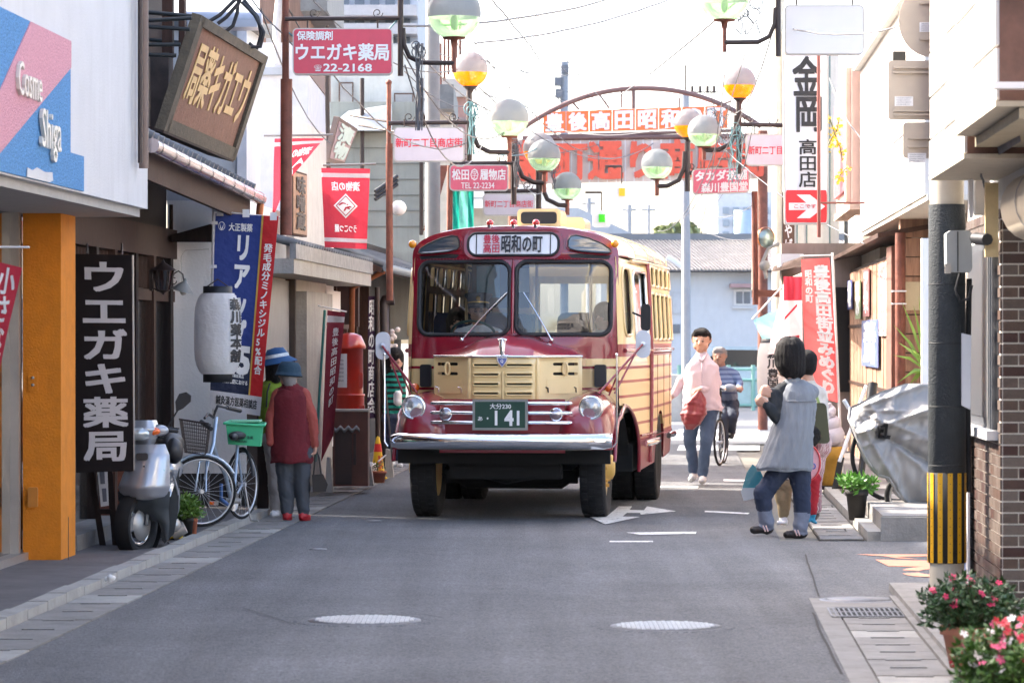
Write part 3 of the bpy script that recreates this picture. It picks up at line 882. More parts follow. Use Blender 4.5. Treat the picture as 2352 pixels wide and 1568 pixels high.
 def bump(u, v):
  x = lerp(-.985, .985, u)
  a = lerp(-.55 * pi, .55 * pi, v)
  k = (abs(x) / .985)
  t = 1 - .25 * max(0, k - .93) / .07
  return Vector((x, -.93 + .10 * k ** 3 - .06 * cos(a) + .12 * max(0, k - .9), .705 + .072 * sin(a) * t))
 pt('front_bumper', MB().grid(bump, 50, 14).grid(lambda u, v: Vector((lerp(-.98, .98, u), -.87 + .1 * abs(2 * u - 1) ** 3, lerp(.63, .775, v))), 10, 1), chrome)
 for x in (-.45, .45): pt('bumper_bracket', MB().box((x - .04, -.9, .66), (x + .04, -.5, .74)), dark)
 rv = MB()
 for k in range(-30, 31):
  for z in (1.628, 2.335):
   q = front(k * .031, z)
   rv.ball(q - Vector((0, .001, 0)), .0055, 5, 3)
 for s in (-1, 1):
  for b_ in range(60):
   for z in (1.47, .66): rv.ball(side(1.35 + b_ * .074, z, s, -.001), .006, 5, 3)
 pt('rivets', rv, mar, kind='stuff')
 for s in (-1, 1):
  for b_ in (2.0, 2.9, 3.8, 4.7): pt('panel_seam', MB().tube([side(b_, z, s, -.001) for z in (.72, 1.0, 1.25, 1.45)], .004, 4), mat('seam_brown', (.16, .09, .04), .7))
 pl = pt('number_plate', MB().box((-.245, -.935, .805), (.245, -.915, 1.075)), mat('plate_frame_metal', (.32, .33, .33), .3, .7, .1))
 pt('plate_face', MB().box((-.222, -.941, .826), (.222, -.936, 1.056)), mat('plate_green', (.012, .055, .035), .45, var=.05), pl)
 lt = MB()
 pm = lambda u, v: Vector((lerp(-.222, .222, u), -.941, lerp(.826, 1.056, v)))
 letters(lt, pm, (.30, .72, .72, .93), '大分230', bold=.02, lift=.002, thick=.002)
 letters(lt, pm, (.06, .27, .15, .43), 'あ', bold=.02, lift=.002, thick=.002)
 letters(lt, pm, (.235, .32, .27, .40), '●', bold=0, lift=.002, thick=.002)
 letters(lt, pm, (.40, .10, .445, .65), 'l', bold=.01, lift=.002, thick=.002)
 letters(lt, pm, (.60, .10, .76, .65), '4', bold=.045, lift=.002, thick=.002)
 letters(lt, pm, (.84, .10, .885, .65), 'l', bold=.01, lift=.002, thick=.002)
 pt('plate_lettering', lt, MATS['lettering_white'], pl)
 def tyre_prof(r, wd): return [(r * .60, -wd * .40), (r * .80, -wd * .52), (r * .95, -wd * .50), (r, -wd * .40), (r * 1.004, 0), (r, wd * .40), (r * .95, wd * .50), (r * .80, wd * .52), (r * .60, wd * .40)]
 def wheel(x, y, s, hub):
  r, wd = .45, .225
  wh = pt('wheel', MB().lathe([(.27, -.09), (.27, .09), (.20, .07), (.18, .02), (0.001, .0)], (x, y, r), (s, 0, 0), 28), crm if hub else dark)
  m = MB().lathe(tyre_prof(r, wd), (x, y, r), (s, 0, 0), 40)
  for k in range(40):
   a = 2 * pi * k / 40
   for o in (-.07, 0, .07):
    c = Vector((x + o, y + (r + .001) * cos(a + o), r + (r + .001) * sin(a + o)))
    rad = Vector((0, cos(a + o), sin(a + o))); tan = Vector((0, -sin(a + o), cos(a + o)))
    m.obox(c, (.026, 0, 0), tan * .022, rad * .004)
  pt('tyre', m, tyre, wh)
  if hub:
   hm = MB().lathe([(.27, .05), (.275, .08), (.21, .09), (.18, .07), (.12, .09), (.11, .15), (.07, .17), (0.001, .175)], (x, y, r), (s, 0, 0), 28)
   for k in range(8):
    a = 2 * pi * k / 8
    hm.tube([(x + s * .06, y + .165 * cos(a), r + .165 * sin(a)), (x + s * .12, y + .165 * cos(a), r + .165 * sin(a))], .018, 6)
   pt('hub', hm, mat('hub_cream', (.70, .42, .10), .45, var=.12), wh)
   hb = MB()
   for k in range(5):
    a = 2 * pi * (k + .5) / 5
    hb.lathe([(.035, .0), (.0, .001)], (x + s * .094, y + .235 * cos(a), r + .235 * sin(a)), (s, 0, 0), 10)
   pt('hand_hole', hb, dark, wh)
 wheel(.765, 0, 1, True); wheel(-.765, 0, -1, True)
 for s in (-1, 1):
  wheel(s * .99, 3.3, s, False); wheel(s * .75, 3.3, s, False)
 ub = MB().box((-.42, -.45, .50), (.42, 5.2, .62)).box((-.6, -.06, .30), (.6, .06, .42)).tube([(-.62, 0, .42), (-.4, 0, .30), (.45, 0, .30), (.62, 0, .42)], .05, 8)
 ub.ball((.1, 3.3, .42), (.2, .22, .2)).tube([(-.9, 3.3, .42), (.9, 3.3, .42)], .07, 8).box((-.62, .5, .28), (-.32, 1.0, .55)).box((.3, .6, .33), (.58, 1.2, .55))
 ub.tube([(-.25, -.5, .42), (.0, -.45, .36), (.5, -.5, .45)], .05, 8).box((-.5, -.6, .48), (.5, -.5, .62)).tube([(.3, .4, .35), (.45, 4, .38)], .04, 8)
 ub.box((-.95, -.66, .50), (.95, -.60, .66)).box((-.50, -.55, .36), (.50, -.35, .66)).box((-.60, .6, .30), (-.15, .9, .60)).box((-1.0, 1.2, .30), (-.3, 2.4, .62)).box((.3, 1.2, .36), (1.0, 2.4, .62))  # black boxes under bumper also stand in for its shadow over tyre tops
 pt('chassis', ub, dark)
 return bus, M
bus, BM = build_bus()
# ================================================ PEOPLE
from mathutils import noise
tmpsc = bpy.data.scenes.new('remesh_bench')
def blend_body(caps, voxel=.010, smooth=2):
 """one continuous skin from tapered limbs: voxel union, smoothed; each face takes the colour of the nearest limb"""
 mb = MB()
 for c in caps:
  p0, p1, r0, r1 = Vector(c[0]), Vector(c[1]), c[2], c[3]
  sq = c[5] if len(c) > 5 else (1, 1)
  n = 12
  d = p1 - p0
  L = d.length
  d = d.normalized() if L > 1e-6 else Vector((0, 0, 1))
  a = d.cross(Vector((0, 1, 0)))
  a = a.normalized() if a.length > 1e-3 else Vector((1, 0, 0))
  b = d.cross(a).normalized()
  rings = []
  for i in range(5): rings.append((-r0 * cos(pi / 2 * i / 4), r0 * sin(pi / 2 * i / 4) + 1e-4))
  for i in range(5): rings.append((L + r1 * sin(pi / 2 * i / 4), r1 * cos(pi / 2 * i / 4) + 1e-4))
  vs = [p0 + d * h + (a * cos(2 * pi * k / n) * sq[0] + b * sin(2 * pi * k / n) * sq[1]) * r for h, r in rings for k in range(n)]
  fs = [(i * n + k, i * n + (k + 1) % n, (i + 1) * n + (k + 1) % n, (i + 1) * n + k) for i in range(9) for k in range(n)]
  fs += [tuple(range(n))[::-1], tuple(9 * n + k for k in range(n))]
  mb.add(vs, fs)
 me = mb.mesh('body', [])
 o = bpy.data.objects.new('body', me)
 tmpsc.collection.objects.link(o)
 md = o.modifiers.new('r', 'REMESH'); md.mode = 'VOXEL'; md.voxel_size = voxel; md.use_smooth_shade = True
 sm = o.modifiers.new('s', 'SMOOTH'); sm.iterations = smooth; sm.factor = .5
 tmpsc.view_layers[0].update()
 dg = tmpsc.view_layers[0].depsgraph
 if dg is None:
  tmpsc.collection.objects.unlink(o); COL.objects.link(o)
  dg = bpy.context.evaluated_depsgraph_get()
 res = bpy.data.meshes.new_from_object(o.evaluated_get(dg))
 bpy.data.objects.remove(o)
 skinny = [c for c in caps if c[4] in (0, 1, 5)]
 co = np.zeros(len(res.vertices) * 3); res.vertices.foreach_get('co', co); co = co.reshape(-1, 3)
 nr = np.zeros(len(res.vertices) * 3); res.vertices.foreach_get('normal', nr); nr = nr.reshape(-1, 3)
 near = np.full(len(co), 1e9)
 for c in skinny:
  p0, v = np.array(c[0]), np.array(c[1]) - np.array(c[0])
  t = np.clip(((co - p0) @ v) / max(v @ v, 1e-9), 0, 1)
  near = np.minimum(near, np.linalg.norm(co - (p0 + t[:, None] * v), axis=1) - c[2])
 mask = np.clip((near - .01) / .03, 0, 1)
 dsp = np.array([.009 * noise.noise(Vector((p[0] * 16, p[1] * 16, p[2] * 9))) + .009 * (.35 - abs(noise.noise(Vector((p[0] * 11 + 4, p[1] * 11, p[2] * 24 + p[0] * 18))))) for p in co])
 co += nr * (dsp * mask)[:, None]
 res.vertices.foreach_set('co', co.ravel())
 n = len(res.polygons)
 cen = np.zeros(n * 3); res.polygons.foreach_get('center', cen); cen = cen.reshape(-1, 3)
 best = np.full(n, 1e9); idx = np.zeros(n, int)
 for c in caps:
  p0, p1 = np.array(c[0]), np.array(c[1])
  v = p1 - p0
  L2 = max(v @ v, 1e-9)
  t = np.clip(((cen - p0) @ v) / L2, 0, 1)
  dist = np.linalg.norm(cen - (p0 + t[:, None] * v), axis=1) - (c[2] + (c[3] - c[2]) * t)
  if len(c) > 6: dist -= c[6]
  k = dist < best
  best[k] = dist[k]; idx[k] = c[4]
 res.polygons.foreach_set('material_index', idx)
 res.polygons.foreach_set('use_smooth', [True] * n)
 return res
def hand(caps, wrist, d, palm, mi, curl=.5, size=1., thumb=1):
 """palm with four curled fingers and a thumb; d = direction of the hand, palm = palm normal"""
 w_, d, n = Vector(wrist), Vector(d).normalized(), Vector(palm).normalized()
 sd = d.cross(n).normalized()
 k = size
 for j in (-1, 0, 1): caps.append((w_ + sd * j * .016 * k, w_ + d * .07 * k + sd * j * .024 * k, .016 * k, .014 * k, mi))
 for j, L in ((-1.5, .052), (-.5, .066), (.5, .070), (1.5, .062)):
  b = w_ + d * .075 * k + sd * j * .019 * k
  m = b + (d * cos(curl) + n * sin(curl)) * L * .5 * k
  e = m + (d * cos(curl * 2.1) + n * sin(curl * 2.1)) * L * .5 * k
  caps += [(b, m, .0095 * k, .009 * k, mi), (m, e, .009 * k, .0075 * k, mi)]
 b = w_ + d * .022 * k + sd * thumb * .024 * k
 m = b + (d * .6 + sd * thumb * .6 + n * .35).normalized() * .035 * k
 caps += [(b, m, .012 * k, .010 * k, mi), (m, m + (d * .8 + n * .5).normalized() * .03 * k, .010 * k, .008 * k, mi)]
def head(caps, c, f, sk, hr, hs=1., hair='short', dark=None, up=(0, 0, 1)):
 """c = centre of the skull, f = facing"""
 c, f, up = Vector(c), Vector(f).normalized(), Vector(up)
 r = f.cross(up).normalized()
 k = hs
 q = lambda a, b, z: c + f * a * k + r * b * k + up * z * k
 caps.append((q(0, 0, .01), q(.0, 0, .02), .083 * k, .085 * k, sk))
 caps.append((q(.035, 0, -.03), q(.045, 0, -.075), .060 * k, .042 * k, sk))
 caps.append((q(.03, -.03, -.05), q(.03, .03, -.05), .045 * k, .045 * k, sk))
 caps.append((q(.088, 0, .0), q(.104, 0, -.028), .010 * k, .014 * k, sk))
 caps.append((q(.074, -.03, .012), q(.074, .03, .012), .016 * k, .016 * k, sk))
 for s in (-1, 1):
  caps.append((q(.0, s * .083, -.012), q(-.008, s * .088, .018), .012 * k, .014 * k, sk))
  if dark is not None:
   caps.append((q(.086, s * .027, -.002), q(.084, s * .037, -.002), .005 * k, .004 * k, dark, (1, 1), .003))
   caps.append((q(.085, s * .020, .020), q(.082, s * .042, .021), .003 * k, .003 * k, dark, (1, 1), .002))
 if hair == 'short':
  caps.append((q(-.02, 0, .035), q(-.03, 0, -.02), .093 * k, .078 * k, hr))
  caps.append((q(.04, -.03, .07), q(.04, .03, .072), .045 * k, .047 * k, hr, (1, 1), .006))
  caps.append((q(.0, -.06, .05), q(-.02, -.065, .0), .04 * k, .034 * k, hr)); caps.append((q(.0, .06, .05), q(-.02, .065, .0), .04 * k, .034 * k, hr))
 elif hair == 'bob':
  caps.append((q(-.01, 0, .035), q(-.02, 0, .0), .108 * k, .108 * k, hr))
  for s in (-1, -.4, .4, 1):
   caps.append((q(-.03, s * .06, .0), q(-.035, s * .07, -.13), .062 * k, .045 * k, hr))
  caps.append((q(-.07, 0, .0), q(-.07, 0, -.14), .055 * k, .05 * k, hr))
 elif hair == 'low':
  caps.append((q(-.03, 0, .0), q(-.04, 0, -.05), .083 * k, .06 * k, hr))
def loft(secs, o, n=48, pleat=0, amp=0., rows=4, wr=.05):
 """open garment from elliptical sections (px, py, half width px, depth m) at distance d"""
 def fn(u, v):
  f = v * (len(secs) - 1); i = min(int(f), len(secs) - 2); t = f - i
  t = t * t * (3 - 2 * t) * .5 + t * .5
  x, y, w, dp, d = (lerp(secs[i][k], secs[i + 1][k], t) for k in range(5))
  a = 2 * pi * u
  r = 1 + amp * sin(a * pleat + v * 1.5) * min(1, v * 1.6) + .02 * sin(a * 3 + v * 9)
  r += wr * noise.noise(Vector((cos(a) * 2.2, sin(a) * 2.2 + v * 3, v * 7 + x))) + wr * .6 * noise.noise(Vector((cos(a) * 5, sin(a) * 5, v * 16 + x)))
  c = P(x, y, d)
  return c + Vector((w * d / F * cos(a) * r, dp * sin(a) * r, .006 * sin(a * 5)))
 return MB().grid(fn, n, (len(secs) - 1) * rows, flip=True)
def figure(name, label, loc, J, mats, extra=(), limbs='shirt', cols=None, voxel=.010, group=None, smooth=2, hs=1., hair='short', face=(0, -1, 0), hands=None, parent=None, thin=1.):
 """J: joints relative to loc.  cols: material slot numbers for top, sleeve, bottom, shoe, skin, hair, dark"""
 c = dict(skin=0, hair=1, top=2, sleeve=2, bottom=3, shoe=4, dark=5)
 c.update(cols or {})
 v = {k: Vector(p) for k, p in J.items()}
 caps = []
 t = thin
 nk = v['neck']
 caps.append((nk, v['head'] - Vector((0, 0, .05)), .060 * t, .054 * t, c['skin']))
 hl, hr_ = v['hip_l'], v['hip_r']
 sl_, sr = v['sh_l'], v['sh_r']
 pel = (hl + hr_) / 2
 chest = (sl_ + sr) / 2 - Vector((0, 0, .12))
 caps.append((sl_, sr, .056 * t, .056 * t, c['top']))
 for q_ in (sl_, sr): caps.append((nk - Vector((0, 0, .015)), q_, .05 * t, .058 * t, c['top']))
 caps.append((nk - Vector((0, 0, .02)), chest, .07 * t, .12 * t, c['top']))
 caps.append((chest + (sl_ - sr) * .22, pel + (hl - hr_) * .4 + Vector((0, 0, .10)), .105 * t, .105 * t, c['top']))
 caps.append((chest - (sl_ - sr) * .22, pel - (hl - hr_) * .4 + Vector((0, 0, .10)), .105 * t, .105 * t, c['top']))
 caps.append((hl, hr_, .108 * t, .108 * t, c['bottom']))
 for s in 'lr':
  if 'el_' + s in v:
   caps.append((v['sh_' + s], v['el_' + s], .062 * t, .050 * t, c['sleeve']))
   caps.append((v['el_' + s], v['wr_' + s], .049 * t, .037 * t, c['sleeve']))
  if 'kn_' + s in v:
   caps.append((v['hip_' + s], v['kn_' + s], .098 * t, .072 * t, c['bottom']))
   caps.append((v['kn_' + s], v['an_' + s] + Vector((0, 0, .03)), .070 * t, .058 * t, c['bottom']))
   a, to = v['an_' + s], v['toe_' + s]
   caps.append((a - Vector((0, 0, .035)), to, .042 * t, .034 * t, c['shoe']))
   caps.append((a - (to - a).normalized() * .03 - Vector((0, 0, .04)), a, .038 * t, .044 * t, c['shoe']))
 head(caps, v['head'], face, c['skin'], c['hair'], hs, hair, c['dark'])
 for h in (hands or ()): hand(caps, *h[:3], c['skin'], *h[3:])
 caps += list(extra)
 me = blend_body(caps, voxel, smooth)
 me.name = name
 for m in mats: me.materials.append(m)
 o = bpy.data.objects.new(name, me)
 o.location = loc
 COL.objects.link(o)
 ROOT[o] = Matrix.Translation(Vector(loc)).inverted()
 o['label'] = label; o['category'] = 'person'
 if group: o['group'] = group
 return o
# ================================================ LEFT SIDE OF THE STREET
plaster = M_('white_plaster', (.56, .56, .57), .75, var=.06, scale=2, bump=.2, bscale=60, stain=.22)
plaster_b = M_('bluish_plaster', (.50, .53, .57), .7, var=.06, scale=2, stain=.15)
wood_dk = M_('dark_stained_wood', (.018, .009, .007), .7, spec=.3, var=.4, scale=5, bump=.3, bscale=20, stretch=(4, 4, .6))
wood_md = M_('brown_wood', (.050, .022, .014), .7, spec=.3, var=.4, scale=6, bump=.3, bscale=20, stretch=(5, 5, .6))
rust = M_('rusty_brown_steel', (.17, .055, .035), .6, .2, .5, 7, bump=.3, bscale=20)
steel_dk = M_('dark_brown_steel', (.035, .022, .020), .45, .2, .3, 6)
alum = M_('aluminium', (.42, .40, .38), .4, .7, .12, 5)
tile_g = M_('grey_roof_tile', (.13, .135, .14), .55, var=.3, scale=6, bump=.3, bscale=15)
dkglass = M_('dark_shop_glass', (.012, .014, .016), .06, var=.1, coat=1)
white_pl = M_('white_plastic', (.72, .72, .74), .35, var=.04)
red_sign = M_('sign_red', (.58, .025, .07), .35, var=.16, coat=.4, scale=3, stain=.12)
sign_pale = M_('sign_pale', (.52, .48, .54), .35, var=.08, coat=.5, scale=3, stain=.12)
let_w = M_('lettering_white', (.8, .8, .8), .4, var=0)
let_k = M_('lettering_black', (.015, .015, .018), .5, var=0)
let_r = M_('lettering_red', (.65, .02, .05), .5, var=0)
flag_red = clothmat('flag_red', (.50, .035, .06))
flag_wine = clothmat('flag_wine', (.20, .018, .035), .15)
cloth_w = clothmat('flag_white', (.75, .74, .76))
b = thing('cosmetics_shop', 'white rendered shop with blue and pink mural on its fascia and yellow pillar', 'building', S(-4.3, 22, 0))
part('fascia', MB().sbox(-5.0, -3.9, 8, 25.0, 2.56, 5.3), plaster, b)
part('soffit', MB().sbox(-4.95, -3.95, 8, 24.95, 2.50, 2.56), M_('soffit_grey', (.38, .37, .36), .8), b)
part('upper_wall', MB().sbox(-9, -5.0, 8, 25.0, 0, 5.3), plaster, b)
mf = lambda s, z, t: S(-3.9 + t, s, z)
blue = M_('mural_blue', (.09, .26, .52), .85, var=.55, scale=75, bump=1., bscale=70)
pink = M_('mural_pink', (.62, .30, .36), .85, var=.25, scale=75, bump=1., bscale=70)
mu = part('mural', MB().prism([(17, 2.572), (22.27, 2.572), (22.27, 2.80), (21.78, 2.80), (21.78, 3.51), (17, 3.51)], mf, -.01, .012), blue, b)
part('mural_band', MB().prism([(18.6, 2.572), (19.15, 2.572), (21.77, 3.34), (21.77, 3.508), (20.42, 3.508)], mf, .011, .018), pink, mu)
part('peeled_patch', MB().prism([(20.28, 2.573), (20.3, 2.63), (20.45, 2.62), (20.6, 2.645), (20.85, 2.63), (21.1, 2.64), (21.12, 2.59), (21.0, 2.573)], mf, .017, .021), plaster, mu)
fm = lambda u, v: S(-3.88, lerp(19.0, 22, u), lerp(2.6, 3.6, v))
lm = MB()
letters(lm, fm, ((19.93 - 19) / 3, .44, (20.66 - 19) / 3, .64), 'Cosme', bold=.0, lift=.0, thick=.022)
letters(lm, fm, ((20.66 - 19) / 3, .10, (21.30 - 19) / 3, .41), 'Shiga', bold=.0, lift=.0, thick=.022)
part('raised_lettering', lm, M_('letter_cream_metal', (.62, .60, .54), .4, .2, .05), b)
part('downpipe', MB().tube([S(-3.84, su(330, -3.84), 5.3), S(-3.84, su(330, -3.84), 2.83)], .035, 10), M_('brown_pipe', (.16, .11, .09), .5), b)
part('downpipe', MB().tube([S(-3.84, su(322, -3.84), 5.3), S(-3.84, su(322, -3.84), 2.86)], .018, 8), steel_dk, b)
amber = M_('ochre_render', (.62, .20, .008), .85, var=.14, scale=9, bump=.35, bscale=60, stain=.15)
part('pillar', MB().sbox(-4.66, -4.39, 24.2, 24.78, .04, 2.5), amber, b)
for z0, z1, t in ((1.24, 1.38, .012), (.42, .56, .03)):
 bx = part('switch_box', MB().prism(rrect(-3.43 , z0, -3.36, z1, .008, 2), lambda x, z, q: Vector((x, 24.2 - q, z)), 0, t), amber if z0 > 1 else M_('ochre_metal', (.45, .17, .02), .5), b)
 if z0 > 1:
  bt = MB()
  for z in (1.285, 1.335): bt.lathe([(.011, 0), (.011, .01), (.0, .012)], (-3.395, 24.188, z), (0, -1, 0), 10)
  part('push_button', bt, alum, bx)
part('crack_line', MB().box((-3.205 + .06, 24.18, .04), (-3.205 + .063, 24.199, .35)), seam, b)
gl = part('shop_window', MB().sbox(-4.74, -4.72, 14, 24.6, .05, 2.5), dkglass, b)
for s in (16, 19.2, 21.6, 23.1, 24.05):
 part('window_frame', MB().sbox(-4.72, -4.66, s, s + .07, .04, 2.5), alum, gl)
part('window_sill', MB().sbox(-4.72, -4.62, 14, 24.6, .04, .10), alum, gl)
part('red_display', MB().sbox(-4.71, -4.70, 22.2, 23.0, .9, 1.25), M_('display_red', (.35, .02, .05), .5), gl)
part('poster', MB().sbox(-4.71, -4.70, 22.3, 23.0, 1.3, 1.6), M_('display_grey', (.2, .2, .2), .5), gl)
def banner(name, label, cat, corners, layout, mats, wave=.03, pole=None, curl=0., group=None, tail=None, nu=14, nv=30, ph=0.):
 """cloth banner: corners bl, br, tr, tl; layout draws stripes and lettering; pole = list of (points, radius, material)"""
 bl, br, tr, tl = corners
 q = quadmap(bl, br, tr, tl)
 nrm = (br - bl).cross(tl - bl).normalized()
 def mp(u, v):
  wv = wave * sin(u * 5 + ph + v * 3) * (.35 + u) * (1.1 - v * .6) + wave * .5 * sin(v * 9 + u * 4 + ph)
  p = q(u, v) + nrm * wv
  if curl: p = p + (bl - br) * curl * (1 - v) ** 2 * u + Vector((0, 0, .0))
  return p
 rt = thing(name, label, cat, bl, group=group)
 c = part('cloth', MB().grid(mp, nu, nv), mats[0], rt)
 for kind, rect, arg, mi, kw in layout:
  m = MB()
  u0, v0, u1, v1 = rect
  if kind == 'band':
   for sg in (1, -1):
    f = lambda a, b_: (lambda p, n_: p + n_ * .005 * sg)(mp(lerp(u0, u1, a), lerp(v0, v1, b_)), nrm)
    m.grid(f, max(2, int(nu * (u1 - u0))), max(2, int(nv * (v1 - v0))))
  elif kind == 'text':
   kw = dict(kw)
   kw.setdefault('lift', .007)
   letters(m, mp, rect, arg, thick=.002, **kw)
  elif kind == 'poly':
   tris = geometry.tessellate_polygon([[Vector((x, y, 0)) for x, y in arg]])
   m.add([mp(x, y) + nrm * kw.get('lift', .008) for x, y in arg], [tuple(t) for t in tris])
  part('print_band' if kind != 'text' else 'lettering', m, mi, c)
 for pts, r, mm in (pole or []):
  part('pole', MB().tube(pts, r, 8), mm, rt)
 return rt, mp
pole_w = M_('white_pole', (.7, .7, .7), .4, var=.05)
pole_d = M_('grey_pole', (.16, .15, .15), .5, var=.2)
d = 19.2
banner('red_flag', 'faded red flag with white characters at the left edge beside the shop glass', 'flag',
 (P(-60, 900, d), P(-10, 880, d), P(52, 615, d), P(-50, 590, d)),
 [('text', (.48, .05, .92, .97), '小さな町', let_w, dict(vertical=True, bold=.03))], [flag_red], .02,
 [([P(-60, 567, d), P(68, 568, d)], .006, pole_w)])
b = thing('old_pharmacy', 'dark timber pharmacy with tiled eave and lattice windows', 'building', S(-4.9, 28, 0))
part('wall', MB().sbox(-9, -4.80, 25.0, 31.9, 0, 5.8), wood_dk, b)
part('upper_plaster', MB().sbox(-4.81, -4.79, 25.0, 28.8, 3.4, 5.8), M_('grey_plaster', (.42, .41, .39), .8, stain=.3), b)  # even grey plaster with streaky stains
part('lintel_beam', MB().sbox(-4.80, -4.70, 25.0, 31.9, 2.35, 2.62), wood_md, b)
part('lintel_beam', MB().sbox(-4.80, -4.72, 25.0, 31.9, 1.95, 2.05), wood_md, b)
for i, s in enumerate((25.4, 26.35, 27.5, 28.4, 29.5, 30.5, 31.5)):
 part('post', MB().sbox(-4.80, -4.70, s, s + .12, .05, 2.35), wood_md if i % 2 else wood_dk, b)
for s0, s1 in ((25.55, 26.3), (26.5, 27.45), (27.65, 28.35), (28.55, 29.45), (29.65, 30.45), (30.65, 31.45)):
 w_ = part('transom_window', MB().sbox(-4.79, -4.78, s0, s1, 2.06, 2.34), M_('paper_screen', (.26, .24, .22), .8), b)
 n = int((s1 - s0) / .06)
 for k in range(n):
  s = lerp(s0 + .02, s1 - .02, k / (n - 1))
  part('slat', MB().sbox(-4.775, -4.755, s, s + .018, 2.06, 2.34), wood_md, w_)
 part('glass_door', MB().sbox(-4.79, -4.77, s0, s1, .15, 1.94), M_('door_glass', (.03, .026, .022), .15, var=.2, coat=.6), b)
part('doorstep', MB().sbox(-4.80, -4.45, 25.2, 29.0, .04, .16), concrete, b)
for s in (28.05, 28.75): part('door_stile', MB().sbox(-4.77, -4.68, s, s + .1, .15, 2.0), M_('reddish_wood', (.14, .045, .025), .5, var=.3), b)
for z in (3.30, 3.62, 3.95, 4.3): part('lattice_rail', MB().sbox(-4.5, -4.45, 25.2, 28.6, z, z + .05), M_('weathered_wood', (.13, .115, .105), .75, var=.4, scale=8), b)
for k in range(6): part('lattice_stile', MB().sbox(-4.5, -4.46, 25.3 + k * .62, 25.36 + k * .62, 3.25, 4.35), MATS['weathered_wood'], b)
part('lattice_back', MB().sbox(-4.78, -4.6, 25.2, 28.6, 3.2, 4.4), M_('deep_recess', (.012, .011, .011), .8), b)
for px0, y0, px1, y1 in ((340, 49, 440, 42), (340, 60, 436, 68), (340, 103, 415, 103), (342, 125, 405, 128)):
 part('steel_bracket', MB().tube([P(px0 - 25, y0, 27.2), P(px1, y1, 27.2)], .018, 6), M_('black_steel', (.012, .016, .018), .5), b)
part('upper_post', MB().box(tuple(P(372, 130, 29)), tuple(P(400, -60, 29.15))), wood_md, b)
part('upper_post', MB().box(tuple(P(410, 150, 29)), tuple(P(428, -60, 29.15))), wood_md, b)
part('upper_wall', MB().box(tuple(P(345, 330, 28.9)), tuple(P(398, 130, 29.3))), M_('weathered_board', (.10, .07, .055), .75, var=.4, scale=6), b)
E0, E1 = 25.08, 31.6
def ez(s): return lerp(3.03, 2.90, (s - E0) / (E1 - E0))
ev = part('eave', MB().hexa([S(-4.8, E0, ez(E0) + .28), S(-3.98, E0, ez(E0) - .0), S(-3.98, E1, ez(E1) - .0), S(-4.8, E1, ez(E1) + .28), S(-4.8, E0, ez(E0) + .36), S(-3.98, E0, ez(E0) + .05), S(-3.98, E1, ez(E1) + .05), S(-4.8, E1, ez(E1) + .36)]), wood_dk, b)
part('fascia_board', MB().hexa([S(-4.02, E0, ez(E0) - .22), S(-3.98, E0, ez(E0) - .22), S(-3.98, E1, ez(E1) - .22), S(-4.02, E1, ez(E1) - .22), S(-4.02, E0, ez(E0)), S(-3.98, E0, ez(E0)), S(-3.98, E1, ez(E1)), S(-4.02, E1, ez(E1))]), wood_md, ev)
for k in range(26):
 s = lerp(E0 + .1, E1 - .1, k / 25)
 part('tile', MB().tube([S(-4.75, s, ez(s) + .40), S(-3.93, s, ez(s) + .085)], .05, 8), tile_g, b)
 part('tile', MB().hexa([S(-4.75, s + .05, ez(s) + .35), S(-3.95, s + .05, ez(s) + .05), S(-3.95, s + .2, ez(s) + .05), S(-4.75, s + .2, ez(s) + .35), S(-4.75, s + .05, ez(s) + .375), S(-3.95, s + .05, ez(s) + .075), S(-3.95, s + .2, ez(s) + .075), S(-4.75, s + .2, ez(s) + .375)]), tile_g, b)
gut = part('gutter', MB().tube([S(-3.88, E0, ez(E0) + .0), S(-3.88, E1, ez(E1) + .0)], .055, 12), M_('copper_pink_gutter', (.55, .47, .47), .2, .75, .15), b)
for k in range(10):
 s = lerp(E0 + .2, E1 - .2, k / 9)
 part('gutter_strap', MB().lathe([(.058, -.012), (.061, 0), (.058, .012)], S(-3.88, s, ez(s)), (K, 1, -.02), 12), steel_dk, gut)
part('downpipe', MB().tube([S(-3.88, E1, 2.9), S(-3.9, E1, 2.7), S(-4.1, E1 + .1, 2.4)], .035, 8), M_('copper_pipe', (.45, .16, .07), .4, .5), b)
part('end_tile', MB().tube([S(-4.0, E0 - .1, 3.1), S(-4.7, E0 - .1, 3.45)], .11, 12), tile_g, b)
TL, BR, BL = P(460, 36, 27.4), P(530, 366, 30.2), P(374, 300, 27.2)
TR = TL + BR - BL
b = thing('carved_sign', 'large weathered wooden signboard with gilded carved characters leaning above the tiled eave', 'sign', BL)
q = quadmap(BL, BR, TR, TL)
nrm = (BR - BL).cross(TL - BL).normalized()
part('board', MB().prism([(0.02, .02), (.98, .02), (.98, .98), (.02, .98)], lambda x, y, t: q(x, y) + nrm * t, -.05, 0), M_('carved_wood', (.20, .085, .052), .65, var=.35, scale=6, bump=.5, bscale=18, stretch=(6, 6, .5)), b)
fr = M_('mossy_frame_wood', (.085, .068, .045), .75, var=.35, scale=10, bump=.4)
for nm, pl in (('frame_rail', [(0, .92), (1, .92), (1, 1), (0, 1)]), ('frame_rail', [(0, 0), (1, 0), (1, .11), (0, .11)]), ('frame_stile', [(-.03, 0), (.03, 0), (.03, 1), (-.03, 1)]), ('frame_stile', [(.97, 0), (1.02, 0), (1.02, 1), (.97, 1)])):
 part(nm, MB().prism(pl, lambda x, y, t: q(x, y) + nrm * t, -.05, .03), fr, b)
lt = MB()
letters(lt, q, (.10, .30, .93, .82), '局薬キガエウ', bold=.025, lift=.004, thick=.006)
part('carved_lettering', lt, M_('gilding', (.60, .40, .17), .5, .1, .15), b)
